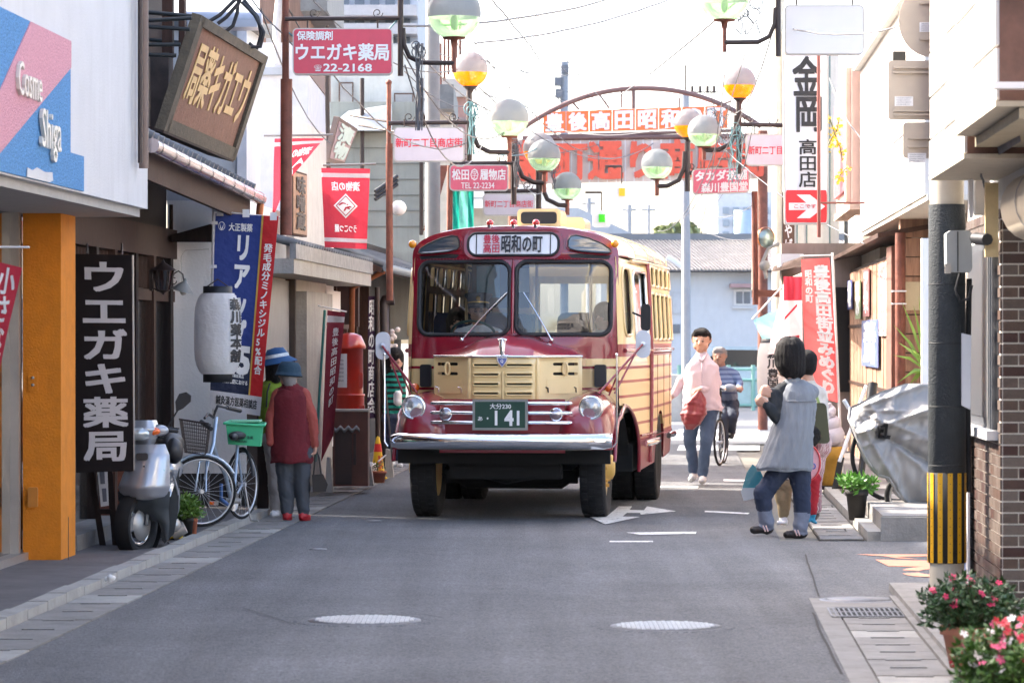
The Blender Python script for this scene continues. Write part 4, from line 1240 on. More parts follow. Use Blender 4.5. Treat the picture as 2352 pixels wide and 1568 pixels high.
for t in (.1, .9):
 part('stay', MB().tube([q(t, 1) - nrm * .1, q(t, 1) - nrm * .8 + Vector((-.2, 0, -.1))], .02, 6), MATS['black_steel'], b)
part('rest_beam', MB().hexa([q(-.03, -.02) - nrm * .2, q(1, -.02) - nrm * .2, q(1, -.02) + nrm * .03, q(-.03, -.02) + nrm * .03, q(-.03, .0) - nrm * .2, q(1, .0) - nrm * .2, q(1, .0) + nrm * .03, q(-.03, .0) + nrm * .03]), wood_dk, b)
b = thing('vent_duct', 'pale grey round duct above the carved wooden sign', 'duct', P(500, 40, 31))
part('duct', MB().tube([P(420, 42, 31.2), P(602, 44, 31.2)], .065, 14), M_('duct_grey', (.42, .44, .50), .4, .3, .1), b)
part('duct_bracket', MB().box(tuple(P(430, 62, 31.0)), tuple(P(598, 55, 31.4))), MATS['duct_grey'], b)
for i, pts in enumerate([[(480, 50), (505, 35), (540, 0), (560, -30)], [(500, 55), (520, 40), (548, 8), (560, -20)], [(520, 72), (535, 60), (545, 30), (550, -20)], [(555, 5), (585, 35), (606, 75), (598, 108), (575, 108)], [(560, 0), (592, 40), (600, 80), (590, 112), (572, 100)]]):
 solo('black_cable', ['thick black cable rising off the carved sign', 'black cable curving above the duct end', 'black cable hanging behind the duct', 'outer black cable loop right of the carved sign', 'inner black cable loop right of the carved sign'][i], 'cable', MB().tube([P(x, y, 29.3 + .1 * i) for x, y in pts], .018, 6), MATS['cable'], P(pts[0][0], pts[0][1], 29.3), 'black cable loops over the carved sign')
d = 25.35
b = thing('pharmacy_sign', 'tall black vertical signboard with grey characters beside the yellow pillar', 'sign', P(235, 1085, d))
q = quadmap(P(175, 1085, d), P(307, 1081, d), P(303, 586, d), P(163, 583, d))
part('board', MB().prism([(0, 0), (1, 0), (1, 1), (0, 1)], lambda x, y, t: q(x, y) - Vector((0, t, 0)), -.05, 0), M_('black_board', (.008, .005, .006), .6, var=.2, scale=4, spec=.2), b)
part('metal_edge', MB().prism([(1, 0), (1.018, 0), (1.018, 1), (1, 1)], lambda x, y, t: q(x, y) - Vector((0, t, 0)), -.05, .006), alum, b)
lt = MB()
letters(lt, q, (.16, .03, .90, .965), 'ウエガキ薬局', vertical=True, bold=.035, lift=.003, thick=.003, gap=.14)
part('lettering', lt, M_('lettering_grey', (.50, .50, .53), .5, var=.05), b)
part('hanging_rod', MB().tube([P(200, 583, d + .02), P(200, 560, d + .4)], .008, 6).tube([P(280, 586, d + .02), P(280, 560, d + .4)], .008, 6), steel_dk, b)
b = thing('notice_stand', 'leaning dark wooden notice stand below the black vertical sign', 'stand', G(235, 1265, .045))
d = 25.9
for x0, x1, y1 in ((202, 238, 1268), (246, 266, 1262)): part('leg', MB().hexa([P(x1 - 7, y1, d), P(x1 + 8, y1, d), P(x1 + 8, y1, d + .05), P(x1 - 7, y1, d + .05), P(x0 - 4, 1060, d + .1), P(x0 + 10, 1060, d + .1), P(x0 + 10, 1060, d + .15), P(x0 - 4, 1060, d + .15)]), wood_dk, b)
part('crossbar', MB().box(tuple(P(222, 1180, d + .03)), tuple(P(256, 1168, d + .07))), wood_dk, b)
q = quadmap(P(232, 1163, d), P(250, 1160, d), P(246, 1060, d + .05), P(222, 1060, d + .05))
sp = part('notice_board', MB().prism([(0, 0), (1, 0), (1, 1), (0, 1)], lambda x, y, t: q(x, y) - Vector((0, t, 0)), 0, .01), white_pl, b)
part('notice_print', MB().prism([(.3, .1), (.8, .1), (.8, .4), (.3, .4)], lambda x, y, t: q(x, y) - Vector((0, t, 0)), .01, .012).prism([(.2, .5), (.7, .5), (.7, .85), (.2, .85)], lambda x, y, t: q(x, y) - Vector((0, t, 0)), .01, .012), M_('print_grey', (.15, .16, .2), .6), sp)
b = thing('wall_lantern', 'black four-sided carriage lantern on the dark timber wall', 'lamp', P(375, 640, 29.5))
d = 29.3
lc = P(375, 640, d)
part('lamp_glass', MB().lathe([(.055, -.10), (.088, .07)], lc, n=6), glassmat('smoked_glass', (.35, .3, .3), .1, .12), b)
part('lamp_roof', MB().lathe([(.118, .07), (.10, .085), (.06, .11), (.02, .135), (.012, .15), (0.001, .17)], lc, n=12), steel_dk, b)
part('cage', (lambda m: [m.tube([lc + Vector((.055 * cos(a), .055 * sin(a), -.10)), lc + Vector((.09 * cos(a), .09 * sin(a), .07))], .006, 4) for a in [2 * pi * k / 6 for k in range(6)]] and m)(MB()).lathe([(.001, -.14), (.02, -.12), (.06, -.105), (.06, -.095)], lc, n=8), steel_dk, b)
part('bracket', MB().tube([P(350, 640, d), P(352, 662, d), P(365, 668, d), P(375, 668, d)], .008, 6).box(tuple(P(343, 668, d + .02)), tuple(P(351, 620, d + .05))), steel_dk, b)
b = thing('gooseneck_lamp', 'flat enamel shade lamp on a curled arm right of the lantern', 'lamp', P(422, 660, 30))
d = 30.0
lc = P(421, 660, d)
part('lamp_shade', MB().lathe([(.105, -.04), (.10, -.03), (.045, .03), (.02, .05), (.015, .08)], lc, (.25, 0, 1), n=20), M_('enamel_grey', (.22, .22, .21), .4), b)
part('bulb', MB().ball(lc + Vector((.0, 0, -.04)), .03, 10, 6), M_('bulb_glass', (.7, .65, .6), .2), b)
part('bracket', MB().tube([P(395, 640, d), P(400, 628, d), P(410, 622, d), P(420, 630, d), P(422, 648, d)], .007, 6).tube([P(398, 645 + 8 * sin(a), d) + Vector((.03 * cos(a), 0, 0)) for a in [k * .6 for k in range(10)]], .005, 5), steel_dk, b)
b = thing('plaster_house', 'white plastered house with concrete porch roof behind the blue banner', 'building', S(-4.4, 36, 0))
part('side_wall', MB().sbox(-4.80, -4.06, 31.95, 40, .35, 2.9), M_('bright_plaster', (.80, .79, .77), .7, var=.05, scale=3, bump=.2, stain=.18), b)
part('wall_base', MB().sbox(-4.78, -4.07, 31.97, 40, 0, .35), M_('base_dark', (.03, .026, .024), .8), b)
part('upper_wall', MB().sbox(-5.2, -4.06, 31.95, 33.0, 2.9, 4.52), plaster_b, b)
part('upper_roof', MB().sbox(-5.3, -3.95, 31.85, 33.1, 4.52, 4.60), tile_g, b)
part('corner_board', MB().sbox(-4.14, -4.05, 31.90, 31.95, 2.9, 4.52), M_('white_trim', (.62, .63, .68), .5), b)
part('lean_roof', MB().hexa([P(392, 556, 31.3), P(492, 556, 31.3), P(492, 556, 31.9), P(392, 556, 31.9), P(392, 540, 31.3), P(492, 512, 31.3), P(492, 512, 31.9), P(392, 540, 31.9)]), wood_dk, b)
part('conduit', MB().tube([P(418, 672, 31.9), P(416, 590, 31.9), P(425, 575, 31.9), P(480, 572, 31.9)], .006, 5), M_('conduit_pale', (.55, .54, .52), .5), b)
part('street_wall', MB().sbox(-4.06, -3.98, 35.2, 38.4, .05, 3.9), M_('street_plaster', (.55, .53, .50), .8, stain=.3), b)
part('door', MB().sbox(-4.10, -4.02, 32.2, 35.1, .05, 2.2), M_('grey_shutter', (.30, .31, .33), .5, var=.1), b)
for s in (31.98, 35.1): part('door_frame', MB().sbox(-4.06, -3.96, s, s + .12, .05, 2.3), M_('frame_brown', (.05, .035, .03), .6), b)
part('porch_pier', MB().sbox(-4.0, -3.86, 35.3, 37.9, .05, 2.1), conc_lt, b)
part('porch_slab', MB().sbox(-4.1, -3.62, 32.0, 40.0, 2.22, 2.36), conc_lt, b)
part('porch_fascia', MB().sbox(-3.66, -3.60, 32.0, 40.0, 2.36, 2.50), M_('weathered_zinc', (.22, .22, .22), .6, var=.4, scale=10), b)
for k in range(34): part('tile', MB().tube([S(-4.05, 32.1 + k * .235, 2.62), S(-3.60, 32.1 + k * .235, 2.50)], .045, 6), tile_g, b)
part('window', MB().sbox(-3.985, -3.96, 38.2, 39.6, 1.2, 2.1), wood_dk, b)
part('striped_curtain', MB().grid(lambda u, v: S(-3.94 + .01 * sin(u * 30), lerp(38.1, 39.7, u), lerp(1.75, 2.15, v)), 16, 2), ramp_paint('curtain_stripes', [(38 + k * .2, 38.1 + k * .2, (.6, .05, .08)) for k in range(10)], (.75, .72, .7), axis=1, rough=.9, coat=0), b)
part('display_ledge', MB().sbox(-3.96, -3.86, 38.0, 39.8, 1.72, 1.77), wood_md, b)
def carved(px0, py0, px1, py1, d, label):
 rt = thing('carved_board', label, 'sign', P(px0, py1, d))
 rnd = random.Random(int(px0))
 n = 12
 L = [(px0 + rnd.uniform(-3, 3), lerp(py0, py1, i / n)) for i in range(n + 1)]
 R = [(px1 + rnd.uniform(-3, 3), lerp(py1, py0, i / n)) for i in range(n + 1)]
 part('board', MB().prism([(a, -b_) for a, b_ in L + R][::-1], lambda x, y, t: P(x, -y, d) - Vector((0, t, 0)), -.03, 0), wood_md, rt)
 m = MB()
 mpq = quadmap(P(px0, py1, d), P(px1, py1, d), P(px1, py0, d), P(px0, py0, d))
 for i in range(5):
  m.ball(mpq(.5, .1 + i * .2) - Vector((0, .01, 0)), (.05, .02, .06), 8, 6)
 part('carving', m, M_('carving_dark', (.06, .035, .03), .5, var=.4, scale=15), rt)
carved(362, 742, 388, 962, 31.6, 'narrow black carved board on the white wall by the dark door posts')
solo('wall_pole', 'thin dark post against the white wall beside the carved board', 'post', MB().tube([P(393, 470, 31.7), P(396, 1090, 31.7)], .02, 6), wood_md, P(396, 1090, 31.7))
q = [P(672, 540, 34.0), P(705, 545, 34.8), P(705, 400, 34.8), P(672, 390, 34.0)]
b = thing('shop_board', 'brown wooden shop board with black brush characters on the white upper wall', 'sign', q[0])
mp, f = signboard(b, *q, .05, M_('board_beige', (.34, .22, .15), .6, var=.3), wood_md, .02, .005)
lt = MB(); letters(lt, mp, (.2, .08, .8, .92), '味噌蔵', vertical=True, bold=.05)
part('lettering', lt, let_k, f)
d = 30.3
gold, blue_c, red_c = clothmat('banner_gold', (.70, .48, .10)), clothmat('banner_blue', (.022, .045, .22), .12), clothmat('banner_red', (.60, .02, .025), .2)
navy = clothmat('banner_navy', (.012, .018, .05), .1)
rt, mp = banner('nobori_banner', 'tall blue banner with white katakana and a red side strip behind the paper lantern', 'banner',
 (P(482, 938, d), P(597, 955, d), P(640, 497, d), P(495, 490, d)),
 [('band', (.735, .095, .765, 1), None, gold, {}), ('band', (.765, .095, 1, 1), None, red_c, {}), ('band', (0, .095, .735, .34), None, navy, {}), ('band', (0, 0, 1, .095), None, cloth_w, {}),
 ('text', (.33, .32, .60, .90), 'リアップ', let_w, dict(vertical=True, bold=.05, gap=.12)), ('text', (.50, .20, .70, .33), '5', let_w, dict(bold=.06)),
 ('text', (.22, .915, .60, .955), '大正製薬', let_w, dict(bold=.03)),
 ('text', (.815, .20, .95, .86), '発毛成分ミノキシジル5%配合', let_w, dict(vertical=True, bold=.03, gap=.12)),
 ('text', (.10, .142, .70, .165), '壮年性脱毛症における', let_w, dict(bold=.03)), ('text', (.35, .175, .62, .192), '第1類医薬品', let_w, dict(bold=.02)),
 ('text', (.12, .03, .92, .075), '鍼灸漢方医薬相談店', let_k, dict(bold=.03)),
 ('poly', (0, 0, 1, 1), [(.105 + .055 * cos(a), .937 + .022 * sin(a)) for a in [2 * pi * k / 20 for k in range(20)]], let_w, {}),
 ('poly', (0, 0, 1, 1), [(.105 + .048 * cos(a), .937 + .019 * sin(a)) for a in [2 * pi * k / 20 for k in range(20)]], blue_c, dict(lift=.0095)),
 ('poly', (0, 0, 1, 1), [(.07, .952), (.095, .93), (.105, .922), (.115, .93), (.14, .952), (.125, .925), (.105, .918), (.085, .925)], let_w, dict(lift=.011)),
 ], [blue_c], .02,
 [([P(492, 1040, d + .03), P(486, 720, d + .03), P(490, 478, d + .03)], .010, pole_w), ([P(486, 484, d), P(646, 500, d)], .006, pole_w)], ph=1.0)
ties = MB()
for x, y in ((492, 512), (490, 612), (488, 700), (505, 487), (565, 490), (628, 497)): ties.obox(P(x, y, d - .02), (.03, 0, 0), (0, .004, 0), (0, 0, .014) if x < 500 else (0, 0, .035))
part('tie_strap', ties, white_pl, rt)
d = 29.2
c = P(500, 766, d)
b = thing('paper_lantern', 'large white ribbed paper lantern with black brush characters before the blue banner', 'lantern', c)
R, Hh = .205, .345
prof = []
for i in range(0, 61):
 t = i / 60 * 2 - 1
 r = R * (1 - .30 * abs(t) ** 4.5) - .007 * (1 if i % 2 else 0)
 prof.append((r, t * Hh))
pap = clothmat('lantern_paper', (.80, .79, .80), .4)
part('paper_shade', MB().lathe(prof, c, n=40), pap, b)
part('top_ring', MB().lathe([(.125, Hh - .02), (.125, Hh + .06), (.118, Hh + .06), (.118, Hh - .02)], c, n=28), let_k, b)
part('bottom_ring', MB().lathe([(.125, -Hh + .01), (.125, -Hh - .07), (.118, -Hh - .07), (.118, -Hh + .01)], c, n=28), let_k, b)
def cylmap(u, v):
 a = radians(lerp(-90 + 20, -90 + 100, u))
 z = lerp(-Hh * .95, Hh * .95, v)
 r = R * (1 - .30 * abs(z / Hh) ** 4.5) + .001
 return c + Vector((r * cos(a), r * sin(a), z))
lt = MB(); letters(lt, cylmap, (.22, .12, .72, .96), '森川薬本舗', vertical=True, bold=.05, lift=.001, thick=.001)
part('brush_lettering', lt, let_k, b)
part('hanger', MB().tube([c + Vector((-.1, 0, Hh + .05)), c + Vector((0, 0, Hh + .12)), c + Vector((.1, 0, Hh + .05))], .006, 5), steel_dk, b)
solo('timber_post', 'dark timber post standing on the pavement behind the red cardigan', 'post', MB().box(tuple(P(591, 1188, 31.2)), tuple(P(618, 930, 31.3))), wood_dk, P(604, 1188, 31.25))
d = 34.5
fl = [('band', (0, .885, 1, .94), None, cloth_w, {}), ('band', (0, .075, 1, .125), None, cloth_w, {}),
 ('text', (.20, .72, .80, .83), '漬物の店', let_w, dict(bold=.04, flip=True)), ('text', (.25, .20, .75, .29), 'うつこつ屋', let_w, dict(bold=.04, flip=True)),
 ('poly', (0, 0, 1, 1), [(.5, .685), (.765, .53), (.5, .375), (.235, .53)], let_w, dict(lift=.006)), ('poly', (0, 0, 1, 1), [(.5, .66), (.72, .53), (.5, .40), (.28, .53)], flag_red, dict(lift=.009)),
 ('poly', (0, 0, 1, 1), [(.5, .645), (.695, .53), (.5, .415), (.305, .53)], let_w, dict(lift=.011)),
 ('poly', (0, 0, 1, 1), [(.36, .53), (.44, .555), (.52, .55), (.50, .565), (.42, .575), (.34, .545)], flag_red, dict(lift=.014)), ('poly', (0, 0, 1, 1), [(.45, .455), (.50, .475), (.56, .55), (.53, .555), (.46, .48)], flag_red, dict(lift=.014)), ('poly', (0, 0, 1, 1), [(.52, .495), (.60, .485), (.58, .51), (.64, .51), (.60, .53), (.52, .52)], flag_red, dict(lift=.014))]
banner('hanging_flag', 'red hanging flag with white diamond crest and mirrored characters above the porch roof', 'flag',
 (P(746, 568, d), P(842, 572, d), P(850, 388, d), P(738, 386, d)), fl, [flag_red], .022,
 [([P(742, 380, d), P(863, 377, d)], .012, pole_d)], ph=.5, group='red pickle shop flags')
banner('hanging_flag', 'red hanging flag twisted by the wind and half hidden behind the rusty pole', 'flag',
 (P(626, 505, d - .5), P(652, 430, d - .5), P(745, 318, d - .5), P(630, 318, d - .5)),
 [('band', (0, .90, 1, .95), None, cloth_w, {}), ('text', (.30, .70, .9, .84), '漬物の店', let_w, dict(bold=.04, flip=True)), ('poly', (0, 0, 1, 1), [(.75, .66), (.98, .5), (.75, .34), (.5, .5)], let_w, {})], [flag_red], .05,
 [([P(606, 312, d - .5), P(765, 310, d - .5)], .012, pole_d)], ph=2., group='red pickle shop flags')
d = 35.2
rt, mp = banner('nobori_banner', 'narrow dark red banner on a green pole beside the round postbox', 'banner',
 (P(738, 1060, d), P(765, 1000, d), P(793, 718, d), P(752, 712, d)),
 [('band', (0, .92, 1, .965), None, cloth_w, {}), ('text', (.35, .3, .75, .88), '豊後高田昭和の町', let_w, dict(vertical=True, bold=.01, gap=.2))], [flag_wine], .03,
 [([P(724, 1060, d), P(746, 712, d)], .014, M_('green_pole', (.02, .17, .16), .4)), ([P(730, 702, d), P(796, 716, d)], .008, pole_w)], ph=.8)
d = 36.6
c = P(803, 1072, d); c.z = .05
def pz(py): return H - (py - HY) / F * d
b = thing('postbox', 'old round red pillar postbox with domed cap behind the brown cabinet', 'postbox', c)
red_p = M_('postbox_red', (.50, .025, .012), .3, var=.08, coat=.7)
r = .158
z1, z2, z3 = pz(915), pz(812), pz(782)
part('lower_body', MB().lathe([(r * .96, 0), (r, .05), (r, z1 - .03), (r * 1.04, z1 - .02), (r * 1.04, z1), (r * .9, z1)], c + Vector((0, 0, -.0)), n=32), red_p, b)
part('upper_body', MB().lathe([(r * .92, z1 - .01), (r * .92, z2 - .0), (r * 1.08, z2), (r * 1.12, z2 + .02), (r * 1.06, z2 + .05), (r * .8, z3), (r * .35, z3 + .03), (0.001, z3 + .035)], c, n=32), red_p, b)
part('mail_slot_hood', MB().prism(rrect(-.0, 0, .10, .17, .02, 3), lambda x, y, t: c + Vector((.085 + x * .6, -.1 + t, z1 + .06 + y)), 0, .16), red_p, b)
pl_ = part('collection_notice', MB().grid(lambda u, v: c + Vector((r * .96 * cos(radians(lerp(205, 262, u))), r * .96 * sin(radians(lerp(205, 262, u))), lerp(z1 + .07, z2 - .05, v))), 8, 1), white_pl, b)
lt = MB()
for k in range(6): letters(lt, lambda u, v: c + Vector((r * .97 * cos(radians(lerp(205, 262, u))), r * .97 * sin(radians(lerp(205, 262, u))), lerp(z1 + .07, z2 - .05, v))), (.2, .78 - k * .12, .75, .83 - k * .12), '取集時刻', bold=0, lift=.001, thick=.001)
part('notice_print', lt, MATS['print_grey'], pl_)
part('side_door', MB().box((c.x + .10, c.y - .12, .1), (c.x + .165, c.y + .0, pz(930))), red_p, b)
d = 35.4
c0, c1 = P(765, 1098, d), P(845, 945, d)
b = thing('brown_cabinet', 'dark brown wooden cabinet on the pavement in front of the round postbox', 'cabinet', (c0.x, d, .05))
cab = M_('cabinet_brown', (.12, .040, .026), .6, var=.25, scale=6)
part('body', MB().box((c0.x, d, .08), (c1.x, d + .45, c1.z)), cab, b)
part('top', MB().box((c0.x - .02, d - .02, c1.z), (c1.x + .01, d + .47, c1.z + .02)), M_('cabinet_top', (.35, .30, .26), .7), b)
part('front_panel', MB().box((P(770, 0, d).x, d - .015, .10), (P(808, 0, d).x, d, P(0, 985, d).z)).box((P(812, 0, d).x, d - .02, .3), (P(818, 0, d).x, d, P(0, 995, d).z)), M_('cabinet_dark', (.045, .022, .018), .6), b)
solo('plastic_sheet', 'crumpled grey plastic sheet on the brown cabinet front', 'sheet', MB().grid(lambda u, v: P(lerp(768, 826, u), 990 - 10 * v + 4 * sin(u * 20), d - .05 - .05 * sin(v * 3)), 20, 3), M_('plastic_sheet', (.25, .24, .24), .25, coat=.5), P(768, 990, d))
d = 38.0
c = P(868, 1050, d); c.z = .05
b = thing('traffic_cone', 'yellow traffic cone with a red band beside the bus', 'cone', c)
yel = M_('cone_yellow', (.72, .46, .01), .5, var=.08)
part('cone_body', MB().lathe([(.085, 0), (.04, .34), (.032, .40), (.02, .46), (0.001, .475)], c, n=20), yel, b)
part('red_band', MB().lathe([(.047, .30), (.036, .39)], c, n=20), M_('cone_red', (.6, .02, .02), .5), b)
part('foot', MB().box((c.x - .10, c.y - .1, .05), (c.x + .10, c.y + .1, .07)), yel, b)
lt = MB(); letters(lt, lambda u, v: c + Vector((lerp(-.03, .07, u), -.085 + .01 * v, lerp(.06, .26, v))), (0.35, 0, .95, 1), '駐車禁止', vertical=True, bold=.02)
part('lettering', lt, let_r, b)
def flowerpot(px, py, w_, h_, label, col=(.42, .14, .08), z=.05, d=None, plant=(.04, .12, .02), ph=.1, n=60, group=None, flowers=None, fl_n=0, spread=1.2, leaf=.03, name='potted_plant'):
 c = P(px, py, d) if d else G(px, py, z)
 c.z = z
 k = c.y / F
 r, hh = w_ * k / 2, h_ * k
 rt = thing(name, label, 'plant', c, group=group)
 pm_ = M_('pot_%02x%02x' % (int(col[0] * 255), int(col[1] * 255)), col, .7, var=.15)
 part('pot', MB().lathe([(0.001, .004), (r * .68, 0), (r * .92, hh * .8), (r * 1.02, hh * .8), (r * 1.02, hh), (r * .88, hh), (r * .86, hh * .85), (0.001, hh * .85)], c, n=24), pm_, rt)
 rnd = random.Random(int(px * 7 + py))
 lf, stm, fw = MB(), MB(), [MB() for _ in (flowers or [])]
 top = ph * 1.0
 for i in range(n):
  a = rnd.uniform(0, 2 * pi); rr = r * spread * sqrt(rnd.random()); hz = hh + top * rnd.uniform(.05, 1) * (1 - .35 * (rr / (r * spread)) ** 2)
  p = c + Vector((rr * cos(a), rr * sin(a), hz))
  root = c + Vector((rr * .25 * cos(a), rr * .25 * sin(a), hh * .85))
  if i % 5 == 0: stm.tube([root, root.lerp(p, .5) + Vector((0, 0, .02)), p], .004, 4, cap=False)
  for _ in range(5):
   dd = Vector((rnd.uniform(-1, 1), rnd.uniform(-1, 1), rnd.uniform(-.5, .9))).normalized()
   sd = dd.cross(Vector((rnd.uniform(-1, 1), rnd.uniform(-1, 1), 1))).normalized()
   L = leaf * rnd.uniform(.7, 1.35)
   o = p + dd * rnd.uniform(0, .03)
   nn = dd.cross(sd) * L * .15
   lf.add([o, o + dd * L * .45 + sd * L * .26 + nn, o + dd * L, o + dd * L * .45 - sd * L * .26 + nn], [(0, 1, 2), (0, 2, 3)])
 for i in range(fl_n):
  a = rnd.uniform(0, 2 * pi); rr = r * spread * sqrt(rnd.random()) * 1.02; hz = hh + top * rnd.uniform(.55, 1.08) * (1 - .3 * (rr / (r * spread)) ** 2)
  p = c + Vector((rr * cos(a), rr * sin(a), hz))
  m = fw[rnd.randrange(len(fw))]
  nv = Vector((rnd.uniform(-.6, .6), rnd.uniform(-1, -.1), rnd.uniform(.2, 1))).normalized()
  t1 = nv.cross(Vector((0, 0, 1))).normalized(); t2 = nv.cross(t1)
  R_ = .017 * rnd.uniform(.8, 1.2) * (leaf / .03) ** .5
  for k5 in range(5):
   b0 = 2 * pi * k5 / 5
   e = lambda an, q_: p + (t1 * cos(an) + t2 * sin(an)) * q_ + nv * (.004 if q_ > R_ * .5 else 0)
   m.add([p, e(b0 - .5, R_ * .75), e(b0 - .25, R_ * 1.1), e(b0 + .25, R_ * 1.1), e(b0 + .5, R_ * .75)], [(0, 1, 2, 3, 4)])
 part('stems', stm, M_('plant_stem', (.10, .10, .04), .7), rt, kind='stuff')
 part('foliage', lf, M_('leaf_%02x%02x' % (int(plant[0] * 255), int(plant[1] * 255)), plant, .45, var=.45, scale=30), rt, kind='stuff')
 for m, (nm_, fc) in zip(fw, flowers or []):
  if m.v: part('blossoms', m, M_(nm_, fc, .5, var=.15, scale=50), rt, kind='stuff')
 return rt
flowerpot(871, 1086, 34, 26, 'terracotta pot with a small seedling beside the yellow cone', d=37.0, ph=.10, n=14, spread=.8)
for px, py, w2, h2, dd_, lab in ((845, 1092, 26, 22, 36.4, 'rough concrete block at the foot of the brown cabinet'), (893, 1085, 22, 52, 38.6, 'weathered concrete stub behind the terracotta pot'), (755, 1120, 18, 68, 34.8, 'leaning pale stone slab at the kerb by the dark red banner')):
 q0, q1 = P(px - w2 / 2, py, dd_), P(px + w2 / 2, py - h2, dd_)
 solo('concrete_block', lab, 'block', MB().prism([(q0.x, .04), (q1.x, .04), (q1.x - .03, q1.z), (q0.x + .02, q1.z + .01)], lambda x, z, t: Vector((x, dd_ + t, z)), 0, .22), conc_lt, (q0.x, dd_, .05), 'concrete blocks at the kerb')
c = P(850, 1060, 37.6); c.z = .05
solo('metal_can', 'round grey metal bin beside the brown cabinet', 'bin', MB().lathe([(.07, 0), (.075, .15), (.06, .19), (0.001, .2)], c, n=18), alum, c)
b = thing('timber_house', 'dark timber house with zinc gutter behind the postbox', 'building', S(-4.6, 45, 0))
part('wall', MB().sbox(-8, -4.25, 40.1, 52, 0, 2.9), wood_dk, b)
part('eave', MB().hexa([S(-4.3, 40.1, 2.55), S(-3.5, 40.1, 2.38), S(-3.5, 51, 2.38), S(-4.3, 51, 2.55), S(-4.3, 40.1, 2.75), S(-3.5, 40.1, 2.44), S(-3.5, 51, 2.44), S(-4.3, 51, 2.75)]), wood_md, b)
for k in range(30): part('tile', MB().tube([S(-4.3, 40.2 + k * .36, 2.80), S(-3.48, 40.2 + k * .36, 2.48)], .05, 6), tile_g, b)
part('gutter', MB().tube([S(-3.45, 40.1, 2.44), S(-3.45, 51, 2.44)], .05, 8), M_('zinc_gutter', (.16, .18, .2), .4, .5), b)
part('downpipe', MB().tube([S(-3.5, 40.3, 2.4), S(-3.9, 40.6, 2.2), S(-3.92, 40.6, .1)], .035, 8), M_('copper_pipe', (.45, .16, .07), .4), b)
for s in (40.9, 42.2, 43.5, 45.2): part('post', MB().sbox(-4.25, -4.12, s, s + .12, 0, 2.5), wood_md, b)
part('signboard', MB().sbox(-4.24, -3.9, 41.4, 41.5, 1.75, 2.35), M_('deep_brown', (.05, .02, .02), .6), b)
part('bamboo_screen', MB().box(tuple(P(884, 800, 44)), tuple(P(905, 765, 44.1))), M_('bamboo', (.35, .24, .1), .6, var=.3, scale=20), b)
rt, mp = banner('nobori_banner', 'dark narrow banner with white characters in the shadow behind the postbox', 'banner',
 (P(843, 960, 41), P(862, 960, 41), P(862, 680, 41), P(846, 680, 41)),
 [('text', (.1, .03, .9, .97), '昭和の町商店会', let_w, dict(vertical=True, bold=.03))], [clothmat('flag_purple', (.05, .02, .06), .1)], .015,
 [([P(868, 1060, 41), P(866, 660, 41)], .03, steel_dk)])
b = thing('pink_stall', 'small pot of white flowers and red ornaments on a dark stand beside the bus', 'stand', P(905, 830, 40))
part('stand', MB().box(tuple(P(888, 1010, 40)), tuple(P(925, 822, 40.3))), M_('deep_brown', (.05, .02, .02), .6), b)
part('ornament', MB().ball(P(905, 812, 40), .05, 8, 6), MATS['display_red'], b)
part('white_flowers', (lambda m: [m.ball(P(random.uniform(895, 918), random.uniform(745, 800), 40), .03, 6, 5) for _ in range(9)] and m)(MB()), M_('petal_pale', (.7, .6, .55), .7), b, kind='stuff')
solo('prop_pole', 'slanted grey pole propped against the postbox corner beside the bus mirror', 'pole', MB().tube([P(868, 1060, 36.0), P(886, 1045, 36.2)], .01, 5).tube([P(878, 820, 35.6), P(902, 1060, 35.8)], .012, 6), alum, P(902, 1060, 35.8))
solo('brown_pipe_post', 'thick brown pipe post with an elbow in front of the timber house', 'post', MB().tube([P(884, 1070, 41.5), P(880, 700, 41.5), P(884, 690, 41.5), P(905, 688, 41.5)], .07, 10), steel_dk, P(884, 1070, 41.5))
grn = M_('moss_grey_wall', (.33, .35, .31), .85, var=.12, scale=2, stain=.4)
b = thing('grey_block_house', 'greenish grey block wall house behind the hanging flags', 'building', (-2.2, 50, 0))
part('wall', MB().box(tuple(P(745, 780, 50)), tuple(P(986, 292, 56))), grn, b)
for k in range(7):
 part('block_course', MB().box(tuple(P(745, 305 + k * 36, 49.985)), tuple(P(986, 303 + k * 36, 50))), M_('course_dark', (.2, .21, .19), .9), b)
part('lean_roof', MB().hexa([P(746, 300, 49.6), P(900, 300, 49.6), P(900, 300, 52), P(746, 300, 52), P(800, 255, 49.9), P(900, 240, 49.9), P(900, 240, 52), P(800, 255, 52)]), M_('roof_grey', (.4, .42, .43), .7), b)
part('upper_wall', MB().box(tuple(P(745, 296, 52)), tuple(P(986, 150, 56))), M_('pale_cream2', (.50, .51, .48), .8, stain=.35), b)
for x0, y0, x1, y1 in ((778, 250, 812, 190), (905, 285, 950, 215)):
 w_ = part('window', MB().box(tuple(P(x0, y0, 51.9)), tuple(P(x1, y1, 52))), M_('window_brown', (.12, .07, .05), .6), b)
 part('window_pane', MB().box(tuple(P(x0 + 3, y0 - 3, 51.85)), tuple(P(x1 - 3, y1 + 3, 51.9))), M_('frosted_pane', (.3, .3, .3), .2), w_)
for x in (832, 968): part('downpipe', MB().tube([P(x, 540, 49.8), P(x, 180, 49.8)], .035, 6), steel_dk, b)
part('leaning_board', MB().hexa([P(972, 530, 49.0), P(990, 530, 49.0), P(990, 530, 49.1), P(972, 530, 49.1), P(1010, 380, 49.0), P(1030, 380, 49.0), P(1030, 380, 49.1), P(1010, 380, 49.1)]), rust, b)
for k in range(3): part('bundled_pipe', MB().tube([P(862, 440 + k * 9, 48), P(912, 405 + k * 9, 48.3)], .03, 6), let_k, b)
b = thing('narrow_house', 'narrow pale house with a rusty balcony behind the dark utility pole', 'building', (-1, 62, 0))
